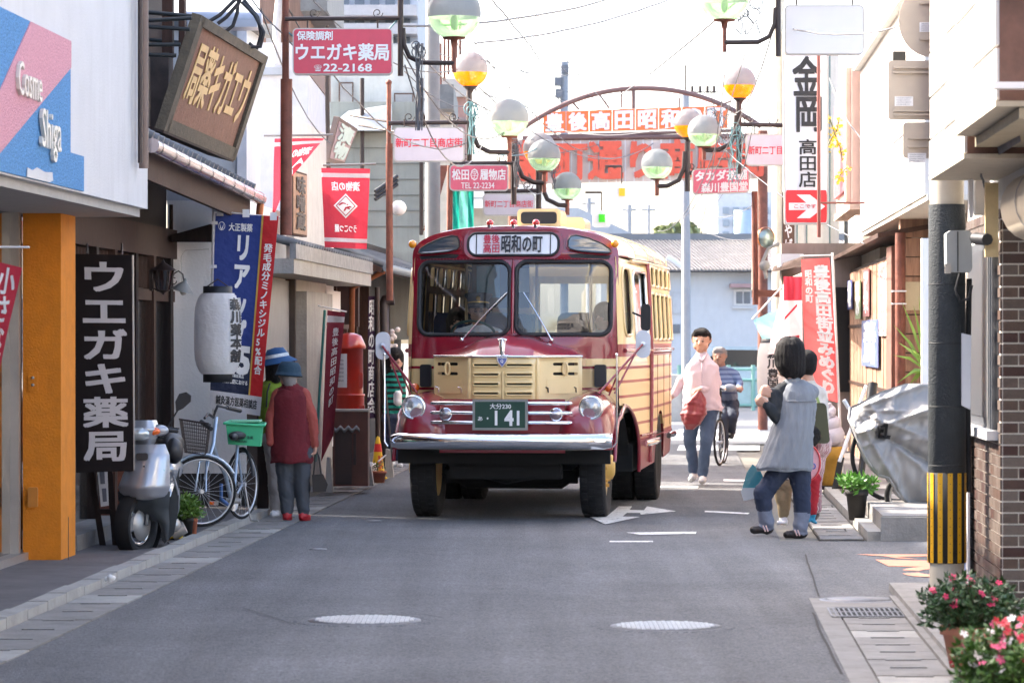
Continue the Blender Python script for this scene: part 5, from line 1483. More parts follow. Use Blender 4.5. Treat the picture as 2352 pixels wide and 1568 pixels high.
part('wall', MB().box(tuple(P(984, 640, 62)), tuple(P(1046, 250, 66))), M_('stained_cream', (.48, .45, .38), .8, stain=.5), b)
part('balcony_rail', MB().tube([P(984, 300, 61.6), P(1046, 296, 61.6)], .03, 6).tube([P(984, 330, 61.6), P(1046, 326, 61.6)], .03, 6), rust, b)
for x in range(986, 1046, 9): part('baluster', MB().tube([P(x, 330, 61.6), P(x, 298, 61.6)], .012, 4), rust, b)
part('roof', MB().box(tuple(P(978, 250, 61)), tuple(P(1052, 238, 66))), tile_g, b)
b = thing('white_house', 'tall white gabled house behind the red pharmacy sign', 'building', (-3.5, 42, 0))
part('wall', MB().box(tuple(P(596, 530, 41.0)), tuple(P(758, 172, 46))), M_('cool_plaster', (.55, .56, .60), .75, stain=.1), b)
part('upper_wall', MB().box(tuple(P(596, 172, 41.2)), tuple(P(760, -60, 46))), M_('brown_boards', (.22, .14, .11), .7, var=.3, stretch=(6, 6, .4)), b)
part('eave', MB().box(tuple(P(690, 25, 40)), tuple(P(790, -8, 44))), tile_g, b)
part('window_frame', MB().box(tuple(P(606, 158, 41.1)), tuple(P(652, 50, 41.18))), M_('window_wood', (.2, .11, .08), .6), b)
part('window_sill', MB().box(tuple(P(600, 172, 40.9)), tuple(P(660, 158, 41.1))), M_('sill_blue', (.35, .38, .43), .6), b)
part('window_pane', MB().box(tuple(P(611, 152, 41.06)), tuple(P(645, 56, 41.1))), M_('frosted_pane', (.3, .3, .3), .2), b)
part('downpipe', MB().tube([P(636, 150, 40.8), P(636, 60, 40.8), P(642, 0, 40.8)], .05, 8), M_('pale_pipe', (.5, .5, .52), .5), b)
part('downpipe', MB().tube([P(755, 420, 40.9), P(752, 240, 40.9), P(752, 60, 40.9)], .03, 6), steel_dk, b)
b = thing('apartment_block', 'pale apartment block with balconies far down the left side', 'building', (-4, 85, 0))
part('wall', MB().box(tuple(P(640, 640, 88)), tuple(P(978, -60, 96))), M_('pale_wall', (.50, .52, .56), .8, stain=.15), b)
for y in (20, 62, 108, 155):
 part('balcony', MB().box(tuple(P(760, y + 16, 87)), tuple(P(960, y, 88))), M_('balcony_grey', (.42, .42, .44), .7), b)
 for x in (780, 815, 850, 885, 920): part('window', MB().box(tuple(P(x, y - 4, 87.9)), tuple(P(x + 22, y - 30, 88))), M_('far_window', (.12, .14, .17), .2), b)
b = thing('brick_penthouse', 'small pinkish brown building beside the concrete utility pole', 'building', (-1.5, 80, 0))
part('wall', MB().box(tuple(P(1010, 640, 80)), tuple(P(1075, 222, 84))), M_('pink_brown', (.35, .20, .17), .8, var=.2, stain=.2), b)
part('roof_edge', MB().box(tuple(P(1004, 222, 79.8)), tuple(P(1080, 212, 84.2))), M_('far_trim', (.4, .38, .36), .7), b)
part('side_wall', MB().box(tuple(P(905, 640, 76)), tuple(P(1010, 280, 80))), M_('pale_cream', (.52, .5, .44), .8, stain=.25), b)
for i in range(6): part('fire_stair', MB().tube([P(1012 + i * 9, 200 - i * 14, 79), P(1012 + i * 9, 100 - i * 10, 79)], .03, 4), rust, b)
b = thing('low_house', 'low white house with dark tiled roof behind the street lamps', 'building', (-.5, 70, 0))
part('wall', MB().box(tuple(P(1040, 640, 70)), tuple(P(1240, 470, 74))), MATS['pale_cream'], b)
part('roof', MB().hexa([P(1030, 478, 69), P(1330, 478, 69), P(1330, 478, 75), P(1030, 478, 75), P(1060, 415, 72), P(1235, 415, 72), P(1235, 415, 72.2), P(1060, 415, 72.2)]), tile_g, b)
b = thing('metal_shed', 'pale pitched metal roof beyond the bus roof', 'building', (1.5, 90, 0))
part('roof', MB().add([P(1220, 640, 90), P(1560, 640, 90), P(1470, 545, 90), P(1250, 440, 90), P(1220, 450, 90), P(1220, 640, 96), P(1560, 640, 96), P(1470, 545, 96), P(1250, 440, 96), P(1220, 450, 96)], [(0, 1, 2, 3, 4), (9, 8, 7, 6, 5), (4, 3, 8, 9), (3, 2, 7, 8), (2, 1, 6, 7)]), M_('pale_metal', (.48, .5, .52), .5, var=.1), b)
b = thing('teal_banner', 'teal and mint striped sheet hanging left of the bus roof', 'banner', P(1063, 530, 46))
for i, (x0, x1, cc) in enumerate(((1040, 1054, (.01, .33, .25)), (1054, 1075, (.18, .60, .48)), (1075, 1088, (.01, .33, .25)))):
 part('stripe', MB().grid(lambda u, v: P(lerp(x0, x1, u), lerp(532, 436, v), 46 + .03 * sin(u * 6 + v * 5)), 3, 8), clothmat('teal_%d' % i, cc, .3), b)
# ================================================ RIGHT SIDE OF THE STREET
render_w = M_('white_render', (.56, .545, .52), .75, var=.07, scale=2, bump=.2, stain=.25)
b = thing('tiled_building', 'corner building faced with brown glazed bricks, dark framed window to the street', 'building', S(2.4, 19.6, 0))
mortar = M_('mortar', (.80, .76, .70), .9, var=.1)
part('core_wall', MB().sbox(1.868, 6, 14.0 + 5.8, 22.15, 0, 2.42), mortar, b)
part('upper_wall', MB().sbox(1.9, 6, 17.8, 22.1, 2.42, 6), render_w, b)
bcol = [(.075, .045, .034), (.055, .027, .022), (.095, .070, .058), (.040, .014, .012), (.080, .056, .046), (.11, .085, .072)]
bm = [M_('brick_%d' % i, c, .5, var=.35, scale=60, coat=.05, spec=.3, bump=.15, bscale=80) for i, c in enumerate(bcol)]
BH, BL_ = .0655, .205
meshes = {}
def brickmesh(w_, dep, mi, axis):
 k = (round(w_, 3), mi, axis)
 if k not in meshes:
  m = MB()
  h, q = BH - .010, .003
  if axis == 'x': m.hexa([(0, 0, 0), (w_, 0, 0), (w_, dep, 0), (0, dep, 0), (0, 0, h), (w_, 0, h), (w_, dep, h), (0, dep, h)])
  else: m.hexa([(0, 0, 0), (dep, 0, 0), (dep + K * w_, w_, 0), (K * w_, w_, 0), (0, 0, h), (dep, 0, h), (dep + K * w_, w_, h), (K * w_, w_, h)])
  meshes[k] = m.mesh('brick', bm[mi])
 return meshes[k]
inv = ROOT[b]
rb = random.Random(3)
rows = int(2.42 / BH)
for r in range(rows):
 z = .02 + r * BH
 if z < .0: continue
 x = S(1.868, 19.8).x + .004; k = r % 2
 while x < 3.62:
  w_ = .095 if k % 2 == 0 and x < 2.85 else .205
  if x + w_ > 3.7: break
  ww = w_ - .009
  repeat('brick', brickmesh(ww, .012, rb.choice((0, 0, 2, 4, 5, 1, 3)), 'x'), b, inv @ Matrix.Translation((x, 19.788 - rb.uniform(0, .002), z)))
  x += w_; k += 1
 s = 19.80
 k = r % 2
 while s < 22.05:
  w_ = .10 if (k == 1 and s < 19.85) else .205
  win = 1.06 < z < 2.20 and 19.95 < s + w_ * .5 < 21.85
  if not win and s + w_ < 22.2:
   repeat('brick', brickmesh(w_ - .009, .012, rb.choice((0, 2, 5, 5, 4, 1)), 'y'), b, inv @ Matrix.Translation((S(1.857, s).x, s, z)))
  s += w_
win = part('window', MB().sbox(1.846, 1.87, 19.98, 21.85, 1.08, 2.20), M_('window_slate', (.06, .065, .075), .45, var=.1), b)
part('window_pane', MB().sbox(1.838, 1.846, 20.3, 21.8, 1.14, 2.15), M_('reflecting_pane', (.05, .055, .065), .35, var=.1), win)
for s in (19.98, 20.10, 20.26): part('window_frame', MB().sbox(1.825, 1.85, s, s + .035, 1.08, 2.20), alum if s > 20.2 else MATS['window_slate'], win)
part('window_sill', MB().sbox(1.79, 1.87, 19.93, 21.95, 1.02, 1.075), M_('sill_aluminium', (.55, .56, .58), .4, .3, .1), win)
part('timber_trim', MB().box(tuple(P(2263, 590, 19.75)), tuple(P(2291, 420, 19.79))), M_('yellow_timber', (.55, .42, .22), .6, var=.2), b)
part('black_blind_box', MB().tube([P(2240, 548, 19.9), P(2268, 550, 19.7)], .035, 8), let_k, b)
part('plinth', MB().sbox(1.84, 6, 19.74, 22.2, -.01, .06), concrete, b)
part('door_strip', MB().box((3.70, 19.79, 0), (3.9, 19.8, 2.4)), dkglass, b)
b2 = thing('notice_board', 'white notice panel with blue and black print on the brick wall behind the pole', 'notice', S(1.80, 21.9, .5))
q = quadmap(S(1.83, 22.18, .06), S(1.83, 21.3, .06), S(1.83, 21.3, 1.05), S(1.83, 22.18, 1.05))
q = quadmap(S(1.83, 22.45, .04), S(1.83, 21.55, .04), S(1.83, 21.55, 1.04), S(1.83, 22.45, 1.04))
pb = part('board', MB().prism([(0, 0), (1, 0), (1, 1), (0, 1)], lambda x, y, t: q(x, y) - Vector((t, 0, 0)), 0, .015), white_pl, b2)
lt = MB()
q2 = lambda u, v: q(u, v) - Vector((.016, 0, 0))
for i, (tx, v) in enumerate((('お知らせ', .90), ('町内会', .70), ('行事', .52), ('ごみの日', .34), ('月火水', .14))): letters(lt, q2, (.1, v - .05, .9, v + .03), tx, bold=.03, lift=.002, thick=.001)
part('notice_print', lt, M_('print_blue', (.10, .18, .40), .6), pb)
def panelbox(root, u, s0, s1, z0, z1, depth, ns, zs):
 part('box_frame', MB().sbox(u + .01, u + depth, s0, s1, z0, z1), M_('corroded_steel', (.12, .06, .045), .7, .2, .5, 5, bump=.5, bscale=12), root)
 for i in range(ns):
  for j in range(len(zs) - 1):
   a, c_ = lerp(s0, s1, i / ns), lerp(s0, s1, (i + 1) / ns)
   part('panel', MB().sbox(u - .004 * (1 + (i + j) % 2), u + .012, a + .011, c_ - .011, zs[j] + .008, zs[j + 1] - .008), M_('white_enamel_panel', (.56, .55, .53), .5, var=.08, scale=6, stain=.4), root)
 part('bottom_flange', MB().sbox(u - .008, u + depth, s0 - .01, s1 + .01, z0 - .025, z0), M_('flange_cream', (.45, .40, .32), .7, stain=.6), root)
b = thing('sign_box', 'large rusty overhead sign box with white panels above the brick corner', 'sign', S(1.5, 16, 2.7))
panelbox(b, 1.45, 15.6, 17.9, 2.70, 4.1, .55, 2, (2.70, 2.95, 3.25, 3.60, 4.1))
part('soffit_board', MB().sbox(1.55, 2.2, 15.6, 18.0, 2.62, 2.67), M_('stained_board', (.34, .29, .21), .8, stain=.5), b)
hol = MB().lathe([(.04, 0), (.045, .01)], (S(1.62, 15.59, 0).x, 15.60, 2.93), (0, -1, 0), 14)
part('cable_hole', MB().lathe([(.035, .0), (0.001, .003)], (S(1.62, 15.59, 0).x, 15.58, 2.93), (0, -1, 0), 14), black, b)
part('stay_pipe', MB().tube([(S(1.62, 15.5).x, 15.58, 2.93), (S(1.85, 15.3).x, 15.2, 2.78)], .018, 8), steel_dk, b)
b = thing('lower_sign_box', 'lower white panelled sign box between the pole and the brick corner', 'sign', S(1.5, 19, 2.6))
panelbox(b, 1.50, 17.95, 20.45, 2.585, 3.75, .4, 2, (2.585, 2.80, 3.05, 3.32, 3.75))
b = thing('rolled_awning', 'rolled cream awning under the overhead sign box', 'awning', S(2.1, 17, 2.2))
aw = P(2315, 392, 18.2)
part('awning_roll', MB().tube([S(2.02, 19.4, 2.36), S(2.02, 16.6, 2.36)], .20, 20), M_('awning_cream', (.55, .47, .36), .8, var=.08, stain=.15), b)
for s in (16.9, 17.7, 18.5): part('rib', MB().lathe([(.203, -.02), (.207, 0), (.203, .02)], S(2.02, s, 2.36), (K, 1, 0), 20), M_('awning_seam', (.25, .24, .24), .7), b)
part('zinc_flashing', MB().hexa([P(2232, 395, 19.4), P(2345, 325, 16.9), P(2345, 325, 17.3), P(2232, 395, 19.8), P(2225, 345, 19.4), P(2330, 232, 16.9), P(2330, 232, 17.3), P(2225, 345, 19.8)]), M_('zinc_sheet', (.12, .12, .14), .5, .5, .4, 8, bump=.4), b)
part('white_edge', MB().box(tuple(P(2282, 203, 15.45)), tuple(P(2380, 192, 15.55))), white_pl, b)
solo('white_rain_pipe', 'white square pipe and rusty cabinet under the lower sign box', 'pipe', MB().box(tuple(P(2226, 500, 20.2)), tuple(P(2233, 412, 20.25))), white_pl, P(2230, 500, 20.2))
b = thing('meter_cabinet', 'small rust stained white cabinet hanging beside the utility pole', 'cabinet', P(2255, 490, 20.6))
part('body', MB().prism(rrect(2236, -495, 2270, -412, 3, 2), lambda x, y, t: P(x, -y, 20.7) - Vector((0, t, 0)), 0, .08), M_('stained_white', (.45, .42, .38), .6, stain=.7), b)
pc = P(2175, 1400, 20.75); pc.z = 0
b = thing('utility_pole', 'concrete utility pole with dark sleeve and black and yellow striped guard', 'pole', pc)
R = .106
def zz(py, d=20.75): return H - (py - HY) / F * d
part('shaft', MB().lathe([(R, 0), (R * .97, 2.5), (R * .88, 6), (R * .8, 9)], pc, n=32), M_('pole_concrete', (.50, .46, .38), .8, var=.15, stain=.3), b)
sl_ = part('sleeve', MB().lathe([(R + .002, zz(1085)), (R + .008, zz(1085) + .005), (R + .006, zz(470))], pc, n=32), M_('sleeve_charcoal', (.035, .042, .048), .75, var=.25, scale=6, bump=.5, bscale=90), b)
for y in (655, 790, 935, 1070): part('sleeve_band', MB().lathe([(R + .008, zz(y)), (R + .010, zz(y) + .004), (R + .008, zz(y) + .008)], pc, n=32), M_('sleeve_seam', (.015, .018, .02), .6), sl_)
gd = part('striped_guard', MB().lathe([(R + .003, zz(1291)), (R + .010, zz(1291)), (R + .010, zz(1084)), (R + .003, zz(1084))], pc, n=48), M_('guard_black', (.015, .015, .015), .8), b)
yst = M_('guard_yellow', (.68, .36, .005), .5, var=.1)
for k in range(12):
 a0 = radians(-90 - 72 + k * 30 + 7)
 sm = MB()
 sm.grid(lambda u, v: pc + Vector(((R + .013) * cos(a0 + u * radians(15)), (R + .013) * sin(a0 + u * radians(15)), lerp(zz(1290), zz(1085), v))), 4, 1)
 part('yellow_stripe', sm, yst, gd)
 dt = MB()
 for j in range(11):
  a = a0 + radians(7.5)
  dt.ball(pc + Vector(((R + .013) * cos(a), (R + .013) * sin(a), lerp(zz(1285), zz(1090), j / 10))), .003, 5, 4)
 part('rivet', dt, steel_dk, gd, kind='stuff')
mb_ = part('meter_box', MB().prism([(2169, -612), (2178, -626), (2222, -626), (2227, -618), (2226, -538), (2218, -530), (2178, -531), (2168, -538)][::-1], lambda x, y, t: P(x, -y, 20.55) - Vector((0, t, 0)), 0, .12), M_('box_grey', (.34, .35, .34), .5, var=.06), b)
part('box_seam', MB().box(tuple(P(2199, 624, 20.425)), tuple(P(2201, 532, 20.43))), seam, mb_)
part('box_latch', MB().box(tuple(P(2170, 628, 20.42)), tuple(P(2184, 606, 20.43))), alum, mb_)
part('cable_loop', MB().tube([P(2205, 628, 20.6), P(2195, 665, 20.6), P(2205, 692, 20.6), P(2225, 685, 20.6), P(2232, 655, 20.6)], .01, 6), let_k, mb_)
part('cable_cover', MB().prism([(2206, -930), (2226, -940), (2228, -770), (2206, -765)], lambda x, y, t: P(x, -y, 20.7) - Vector((0, t, 0)), 0, .06), white_pl, b)
part('ground_pipe', MB().tube([P(2226, 1130, 20.8), P(2222, 900, 20.8), P(2226, 640, 20.8)], .018, 8), let_k, b)
tan_b = M_('sign_back_tan', (.42, .36, .30), .6, .3, .06)
for i, (poly, rails, lab) in enumerate((
  ([(2140 + 76 * cos(a), 48 + 84 * sin(a)) for a in [2 * pi * k / 28 for k in range(28)]], ((2112, 88, 2160, 93), (2112, 5, 2160, 10)), 'round road sign seen from behind at the top of the near utility pole'),
  (None, ((2052, 153, 2150, 158), (2052, 165, 2150, 169), (2052, 252, 2150, 257), (2052, 262, 2150, 266)), 'large rounded rectangular sign seen from behind below the round one'),
  (None, ((2085, 316, 2150, 320), (2085, 335, 2150, 339)), 'small rounded rectangular sign seen from behind, lowest on the near pole'))):
 rt = thing('road_sign', lab, 'road sign', P(2140, 100 + i * 110, 20.5), group='sign backs on the near pole')
 dd = 20.62
 if poly is None:
  x0, y0, x1, y1 = ((2040, 139, 2170, 276), (2074, 281, 2160, 364))[i - 1]
  poly = rrect(x0, y0, x1, y1, 9, 4)
 pl2 = part('plate', MB().prism([(x, -y) for x, y in poly], lambda x, y, t: P(x, -y, dd) - Vector((0, t, 0)), -.01, .0), tan_b, rt)
 for x0, y0, x1, y1 in rails: part('rail', MB().box((P(x0, 0, dd).x, dd - .02, P(0, y1, dd).z), (P(x1, 0, dd).x, dd - .001, P(0, y0, dd).z)), tan_b, rt)
 yl = (52, 222, 352)[i]; xl = (2112, 2055, 2085)[i]
 st = part('sticker', MB().box((P(xl, 0, dd).x, dd - .004, P(0, yl + 22, dd).z), (P(xl + 42, 0, dd).x, dd - .001, P(0, yl, dd).z)), white_pl, rt)
 lt = MB()
 mq = quadmap(P(xl, yl + 22, dd - .004), P(xl + 42, yl + 22, dd - .004), P(xl + 42, yl, dd - .004), P(xl, yl, dd - .004))
 for r_ in range(4): letters(lt, mq, (.08, .78 - r_ * .22, .9 - .1 * (r_ % 2), .90 - r_ * .22), '道路標識 設置年月', bold=0, lift=.001, thick=.0005)
 part('sticker_print', lt, MATS['print_grey'], st)
 part('clamp', MB().lathe([(R + .001, 0), (R + .012, 0), (R + .012, .03), (R + .001, .03)], (pc.x, pc.y, zz((90, 160, 320)[i])), n=20), alum, rt)
b = thing('concrete_step', 'broken concrete step at the corner beyond the side street', 'step', S(2.3, 27.5, 0))
part('tread', MB().sbox(1.62, 5, 27.25, 31.0, .05, .20), concrete, b)
part('riser', MB().sbox(1.60, 5, 27.2, 27.25, .0, .19), concrete, b)
b = thing('white_shop_building', 'bright white rendered building with corrugated upper wall behind the near pole', 'building', S(3, 38, 0))
part('fascia', MB().sbox(2.25, 7, 31.4, 42.6, 2.93, 5.0), render_w, b)
part('soffit', MB().sbox(2.27, 7, 31.3, 42.5, 2.88, 2.93), M_('soffit_cream', (.55, .52, .47), .8, stain=.3), b)
for k in range(46):
 s = 31.5 + k * .24
 part('corrugation', MB().sbox(2.20, 2.27, s, s + .10, 5.0, 8.2), M_('corrugated_white', (.52, .535, .55), .5, var=.06), b)
part('upper_wall', MB().sbox(2.26, 7, 31.4, 42.6, 4.95, 8.2), MATS['corrugated_white'], b)
part('vent_grille', MB().box(tuple(P(2052, 152, 33)), tuple(P(2078, 120, 33.1))), seam, b)
part('cornice', MB().sbox(2.16, 2.3, 31.3, 42.6, 4.94, 5.02), render_w, b)
part('ground_wall', MB().sbox(2.9, 7, 31.5, 36, 0, 2.9), M_('inner_wall', (.30, .27, .24), .8), b)
part('white_door_frame', MB().box(tuple(P(2118, 905, 31.0)), tuple(P(2130, 548, 31.1))), white_pl, b)
shed_w = M_('weathered_planks', (.30, .17, .11), .75, var=.45, scale=5, bump=.4, bscale=20, stretch=(5, 5, .5), stain=.3)
b = thing('timber_shed', 'weathered timber plank shed with old advertising plates behind the covered motorbike', 'shed', S(2.5, 40, 0))
part('frame_wall', MB().sbox(2.36, 5, 36.5, 48, 0, 2.55), M_('shed_dark', (.05, .035, .03), .8), b)
s = 37.5
i = 0
while s < 48:
 w_ = .74
 part('plank', MB().sbox(2.33 - .004 * (i % 3), 2.362, s, s + w_ - .03, .05, 2.50), shed_w, b)
 s += w_; i += 1
for z in (1.0, 1.75): part('batten', MB().sbox(2.31, 2.335, 37.5, 48, z, z + .04), wood_md, b)
for k in range(11): part('plank', MB().box(tuple(P(2068, 985 - k * 44, 36.3 + .01 * (k % 2))), tuple(P(2140, 944 - k * 44, 36.45))), shed_w, b)
part('corner_post', MB().sbox(2.26, 2.36, 36.5, 37.4, 0, 2.6), M_('post_brown', (.16, .07, .05), .7, var=.3, stretch=(4, 4, .5)), b)
part('steel_post', MB().tube([P(2068, 950, 35.8), P(2068, 535, 35.8)], .055, 8), rust, b)
part('roof_edge', MB().hexa([S(2.10, 36.2, 2.68), S(2.7, 36.2, 2.78), S(2.7, 49, 2.78), S(2.10, 49, 2.68), S(2.10, 36.2, 2.73), S(2.7, 36.2, 2.83), S(2.7, 49, 2.83), S(2.10, 49, 2.73)]), wood_md, b)
part('meter_cupboard', MB().box(tuple(P(2080, 712, 35.9)), tuple(P(2108, 648, 36.1))), M_('cupboard_cream', (.50, .42, .27), .6), b)
for y in (668, 697): part('pipe_clip', MB().box(tuple(P(2050, y + 2, 35.6)), tuple(P(2080, y - 1, 35.7))), white_pl, b)
for u_, s0, s1, z0, z1, cc, txt, tc_ in ((2.30, 37.9, 39.3, 1.64, 2.46, (.7, .68, .66), '昭和の町', (.75, .2, .2)), (2.295, 39.4, 42.9, 1.27, 1.83, (.12, .18, .45), '薬局', (.75, .75, .75)), (2.30, 41.4, 42.7, 1.88, 2.46, (.55, .2, .2), 'ラムネ', (.8, .8, .8)), (2.30, 43.4, 44.6, 1.86, 2.35, (.35, .5, .25), '茶', (.8, .8, .8)), (2.30, 45.5, 46.6, 2.0, 2.39, (.12, .15, .4), '塩', (.8, .8, .8))):
 rt = thing('advertising_plate', {37.9: 'tall white enamel plate nearest the corner post of the shed', 39.4: 'square blue and white enamel plate low on the shed', 41.4: 'narrow reddish enamel plate on the shed planks', 43.4: 'pale green enamel plate on the shed planks', 45.5: 'small blue and white plate farthest along the shed'}[s0], 'plate', S(u_, s0, z0), group='old enamel plates on the shed')
 q = quadmap(S(u_, s1, z0), S(u_, s0, z0), S(u_, s0, z1), S(u_, s1, z1))
 pl3 = part('plate', MB().prism([(0, 0), (1, 0), (1, 1), (0, 1)], lambda x, y, t: q(x, y) - Vector((t, 0, 0)), 0, .012), M_('enamel_%s' % s0, cc, .4, var=.15, scale=10, coat=.4), rt)
 lt = MB(); letters(lt, lambda u, v: q(u, v) - Vector((.012, 0, 0)), (.15, .05, .85, .95), txt, vertical=True, bold=.05, lift=.002, thick=.001)
 part('lettering', lt, M_('ink_%s' % s0, tc_, .5), pl3)
b = thing('spiky_plant', 'yucca with long pointed leaves above the covered motorbike', 'plant', P(2110, 900, 31.2))
lf = MB()
base = P(2128, 850, 31.3)
for i, (tx, ty) in enumerate(((2070, 690), (2098, 700), (2052, 745), (2062, 785), (2050, 815), (2075, 868), (2060, 880), (2085, 890), (2125, 640), (2150, 690), (2165, 740), (2100, 880), (2090, 800), (2110, 680), (2160, 820))):
 tip = P(tx, ty, 31.0 + (i % 4) * .15)
 mid = base.lerp(tip, .5) + Vector((0, 0, .04))
 sd = (tip - base).cross(Vector((0, 1, 0))).normalized() * .014
 lf.add([base - sd * .6, mid - sd, tip, mid + sd, base + sd * .6], [(0, 1, 4), (1, 3, 4), (1, 2, 3)])
part('leaf', lf, M_('yucca_green', (.16, .26, .03), .5, var=.2), b)
part('trunk', MB().tube([base, Vector((base.x, base.y, .2))], .05, 8), wood_md, b)
flowerpot(1968, 1182, 52, 70, 'dark pot with bright green drooping leaves beside the covered motorbike', (.02, .017, .016), d=29.4, ph=.13, n=70, plant=(.10, .26, .03), spread=1.5, leaf=.06)
b = thing('covered_motorbike', 'motorbike under a crumpled silver cover on the concrete step', 'motorbike', P(2050, 1195, 29.6))
d = 29.8
silver = M_('silver_cover', (.27, .265, .26), .5, .15, .12, 4, bump=.25, bscale=5)
outl = [(1950, 935), (1945, 960), (1962, 1010), (1984, 1058), (2008, 1088), (2030, 1092), (2055, 1135), (2092, 1160), (2140, 1152), (2220, 1195), (2300, 1150), (2330, 1050), (2310, 950), (2270, 905), (2200, 880), (2080, 880), (2020, 900), (1980, 922)]
from mathutils import noise
cxo, cyo = 2130, 1020
def cover_fn(x, y):
 nx, ny = (x - cxo) / 200, (y - cyo) / 160
 r2 = min(1, nx * nx * .8 + ny * ny * .9)
 bul = sqrt(max(0, 1 - r2)) * .42
 p = P(x, y, d)
 th = atan2(y - 1005, x - 2035); rr = min(1, sqrt((x - 2035) ** 2 + (y - 1005) ** 2) / 90)
 th2 = atan2(y - 940, x - 1950); rr2 = min(1, sqrt((x - 1950) ** 2 + (y - 940) ** 2) / 70)
 ft = .05 * rr * (1 - abs(sin(th * 4.5 + .8 * noise.noise(Vector((x * .02, y * .02, 3)))))) ** 2 + .05 * rr2 * (1 - abs(sin(th2 * 9))) ** 2
 ft += noise.noise(Vector((x * .012, y * .006, 1.7))) * .12 + abs(noise.noise(Vector((x * .022 + y * .012, y * .007 - x * .005, 5.1)))) * .06 + noise.noise(Vector((x * .05, y * .016, 9))) * .03
 crease = -.12 * exp(-abs((y - 1010) - (x - 2040) * .55) / 12) * (1 if x > 2000 and x < 2130 else .2) + .10 * exp(-abs((y - 965) + (x - 2040) * .35) / 10)
 p.y -= bul + ft + crease
 return p
part('cover', MB().sheet([(x, -y) for x, y in outl][::-1] if 0 else [(x, y) for x, y in outl], [], (4, 4), cover_fn, flip=True), silver, b)
part('hem', MB().tube([cover_fn(x, y) for x, y in outl[:9]], .014, 6), silver, b)
part('cover_back', MB().sheet(outl, [], (20, 20), lambda x, y: P(x, y, d + .25)), silver, b)
lt = MB(); letters(lt, lambda u, v: cover_fn(lerp(2008, 2034, u), lerp(1002, 970, v)) - Vector((0, .03, 0)), (0, 0, 1, 1), 'EL', bold=.05, lift=.004)
part('lettering', lt, let_k, b)
wh = part('wheel', MB().lathe([(.175 + .013 * cos(a), .013 * sin(a)) for a in [2 * pi * k / 8 for k in range(8)]], P(2090, 1140, 29.5), (.25, 1, 0), 30, closed=True), alum, b)
part('tyre', MB().lathe([(.20 + .022 * cos(a), .026 * sin(a)) for a in [2 * pi * k / 10 for k in range(10)]], P(2090, 1140, 29.5), (.25, 1, 0), 30, closed=True), MATS['tyre_rubber'], wh)
part('wheel', MB().lathe([(.40 + .02 * cos(a), .022 * sin(a)) for a in [2 * pi * k / 10 for k in range(10)]], P(2060, 1046, 29.9), (.35, 1, 0), 36, closed=True), MATS['tyre_rubber'], b)
part('handle', MB().tube([P(1950, 938, d), P(1938, 918, d)], .02, 6), white_pl, b)
solo('folded_parasol', 'black folded parasol and white pole leaning against the timber shed', 'parasol', MB().tube([P(1975, 1110, 33.5), P(2005, 880, 33.8)], [.03, .05], 8), let_k, P(1975, 1110, 33.5))
solo('leaning_pole', 'white pole leaning against the shed beside the folded parasol', 'pole', MB().tube([P(1928, 1060, 33.4), P(1990, 885, 33.7)], .018, 8), white_pl, P(1928, 1060, 33.4))
solo('signboard_stand', 'dark leaning stand with white edge beside the ice cream model', 'stand', MB().hexa([P(1905, 1150, 35), P(1918, 1150, 35), P(1918, 1150, 35.3), P(1905, 1150, 35.3), P(1925, 1050, 35), P(1940, 1050, 35), P(1940, 1050, 35.3), P(1925, 1050, 35.3)]), let_k, P(1910, 1150, 35))
c = P(1908, 1118, 35.6); c.z = .05
b = thing('ice_cream_model', 'giant soft ice cream cone model with ochre wafer base behind the women', 'model', c)
k_ = 35.6 / F
prof = [(0.001, 0), (22 * k_, 0), (25 * k_, 30 * k_), (28 * k_, 62 * k_), (30 * k_, 64 * k_), (31 * k_, 80 * k_), (33 * k_, 96 * k_), (30 * k_, 96 * k_)]
part('wafer_cone', MB().lathe(prof, c, n=24), M_('wafer_ochre', (.50, .26, .03), .6, var=.15, bump=.3), b)
sw = []
for i in range(60):
 t = i / 59
 a = t * 2 * pi * 3.6
 r = (26 * (1 - t) + 3) * k_
 sw.append(c + Vector((r * .5 * cos(a), r * .5 * sin(a), (96 + 100 * t) * k_)))
part('cream_swirl', MB().tube(sw, [(24 * (1 - i / 59) ** .8 + 3) * k_ for i in range(60)], 12), M_('cream_lilac', (.55, .50, .56), .5, var=.04), b)
part('base_plate', MB().box((c.x - .13, c.y - .12, .04), (c.x + .13, c.y + .12, .08)), steel_dk, b)
d = 36.5
banner('nobori_banner', 'tall salmon red banner with white characters behind the woman in the grey smock', 'banner',
 (P(1853, 905, d), P(1928, 925, d), P(1905, 592, d), P(1840, 596, d)),
 [('text', (.42, .04, .95, .95), '豊後高田街並みめぐり', let_w, dict(vertical=True, bold=.06)), ('text', (.10, .68, .34, .92), '昭和の町', let_w, dict(vertical=True, bold=.05))], [clothmat('flag_salmon', (.62, .10, .10), .45)], .03,
 [([P(1935, 1100, d), P(1912, 580, d)], .014, pole_w), ([P(1838, 588, d), P(1914, 586, d)], .008, pole_w)], ph=0)
flag_rw = ramp_paint('flag_red_white', [(1.62 + (775 - 700) / F * 38, 3.2, (.7, .06, .08))], (.78, .74, .74), rough=.9, coat=0)
d = 38
rt, mp = banner('shop_curtain', 'sunlit red and white cloth hanging behind the salmon banner', 'curtain',
 (P(1762, 815, d), P(1842, 800, d), P(1842, 640, d), P(1800, 650, d)), [('band', (.3, .1, .9, .2), None, flag_red, {}), ('poly', (0, 0, 1, 1), [(.35, .45), (.8, .62), (.8, .66), (.35, .50)], let_r, {})], [clothmat('curtain_pale', (.78, .66, .66), .5)], .05, ph=2)
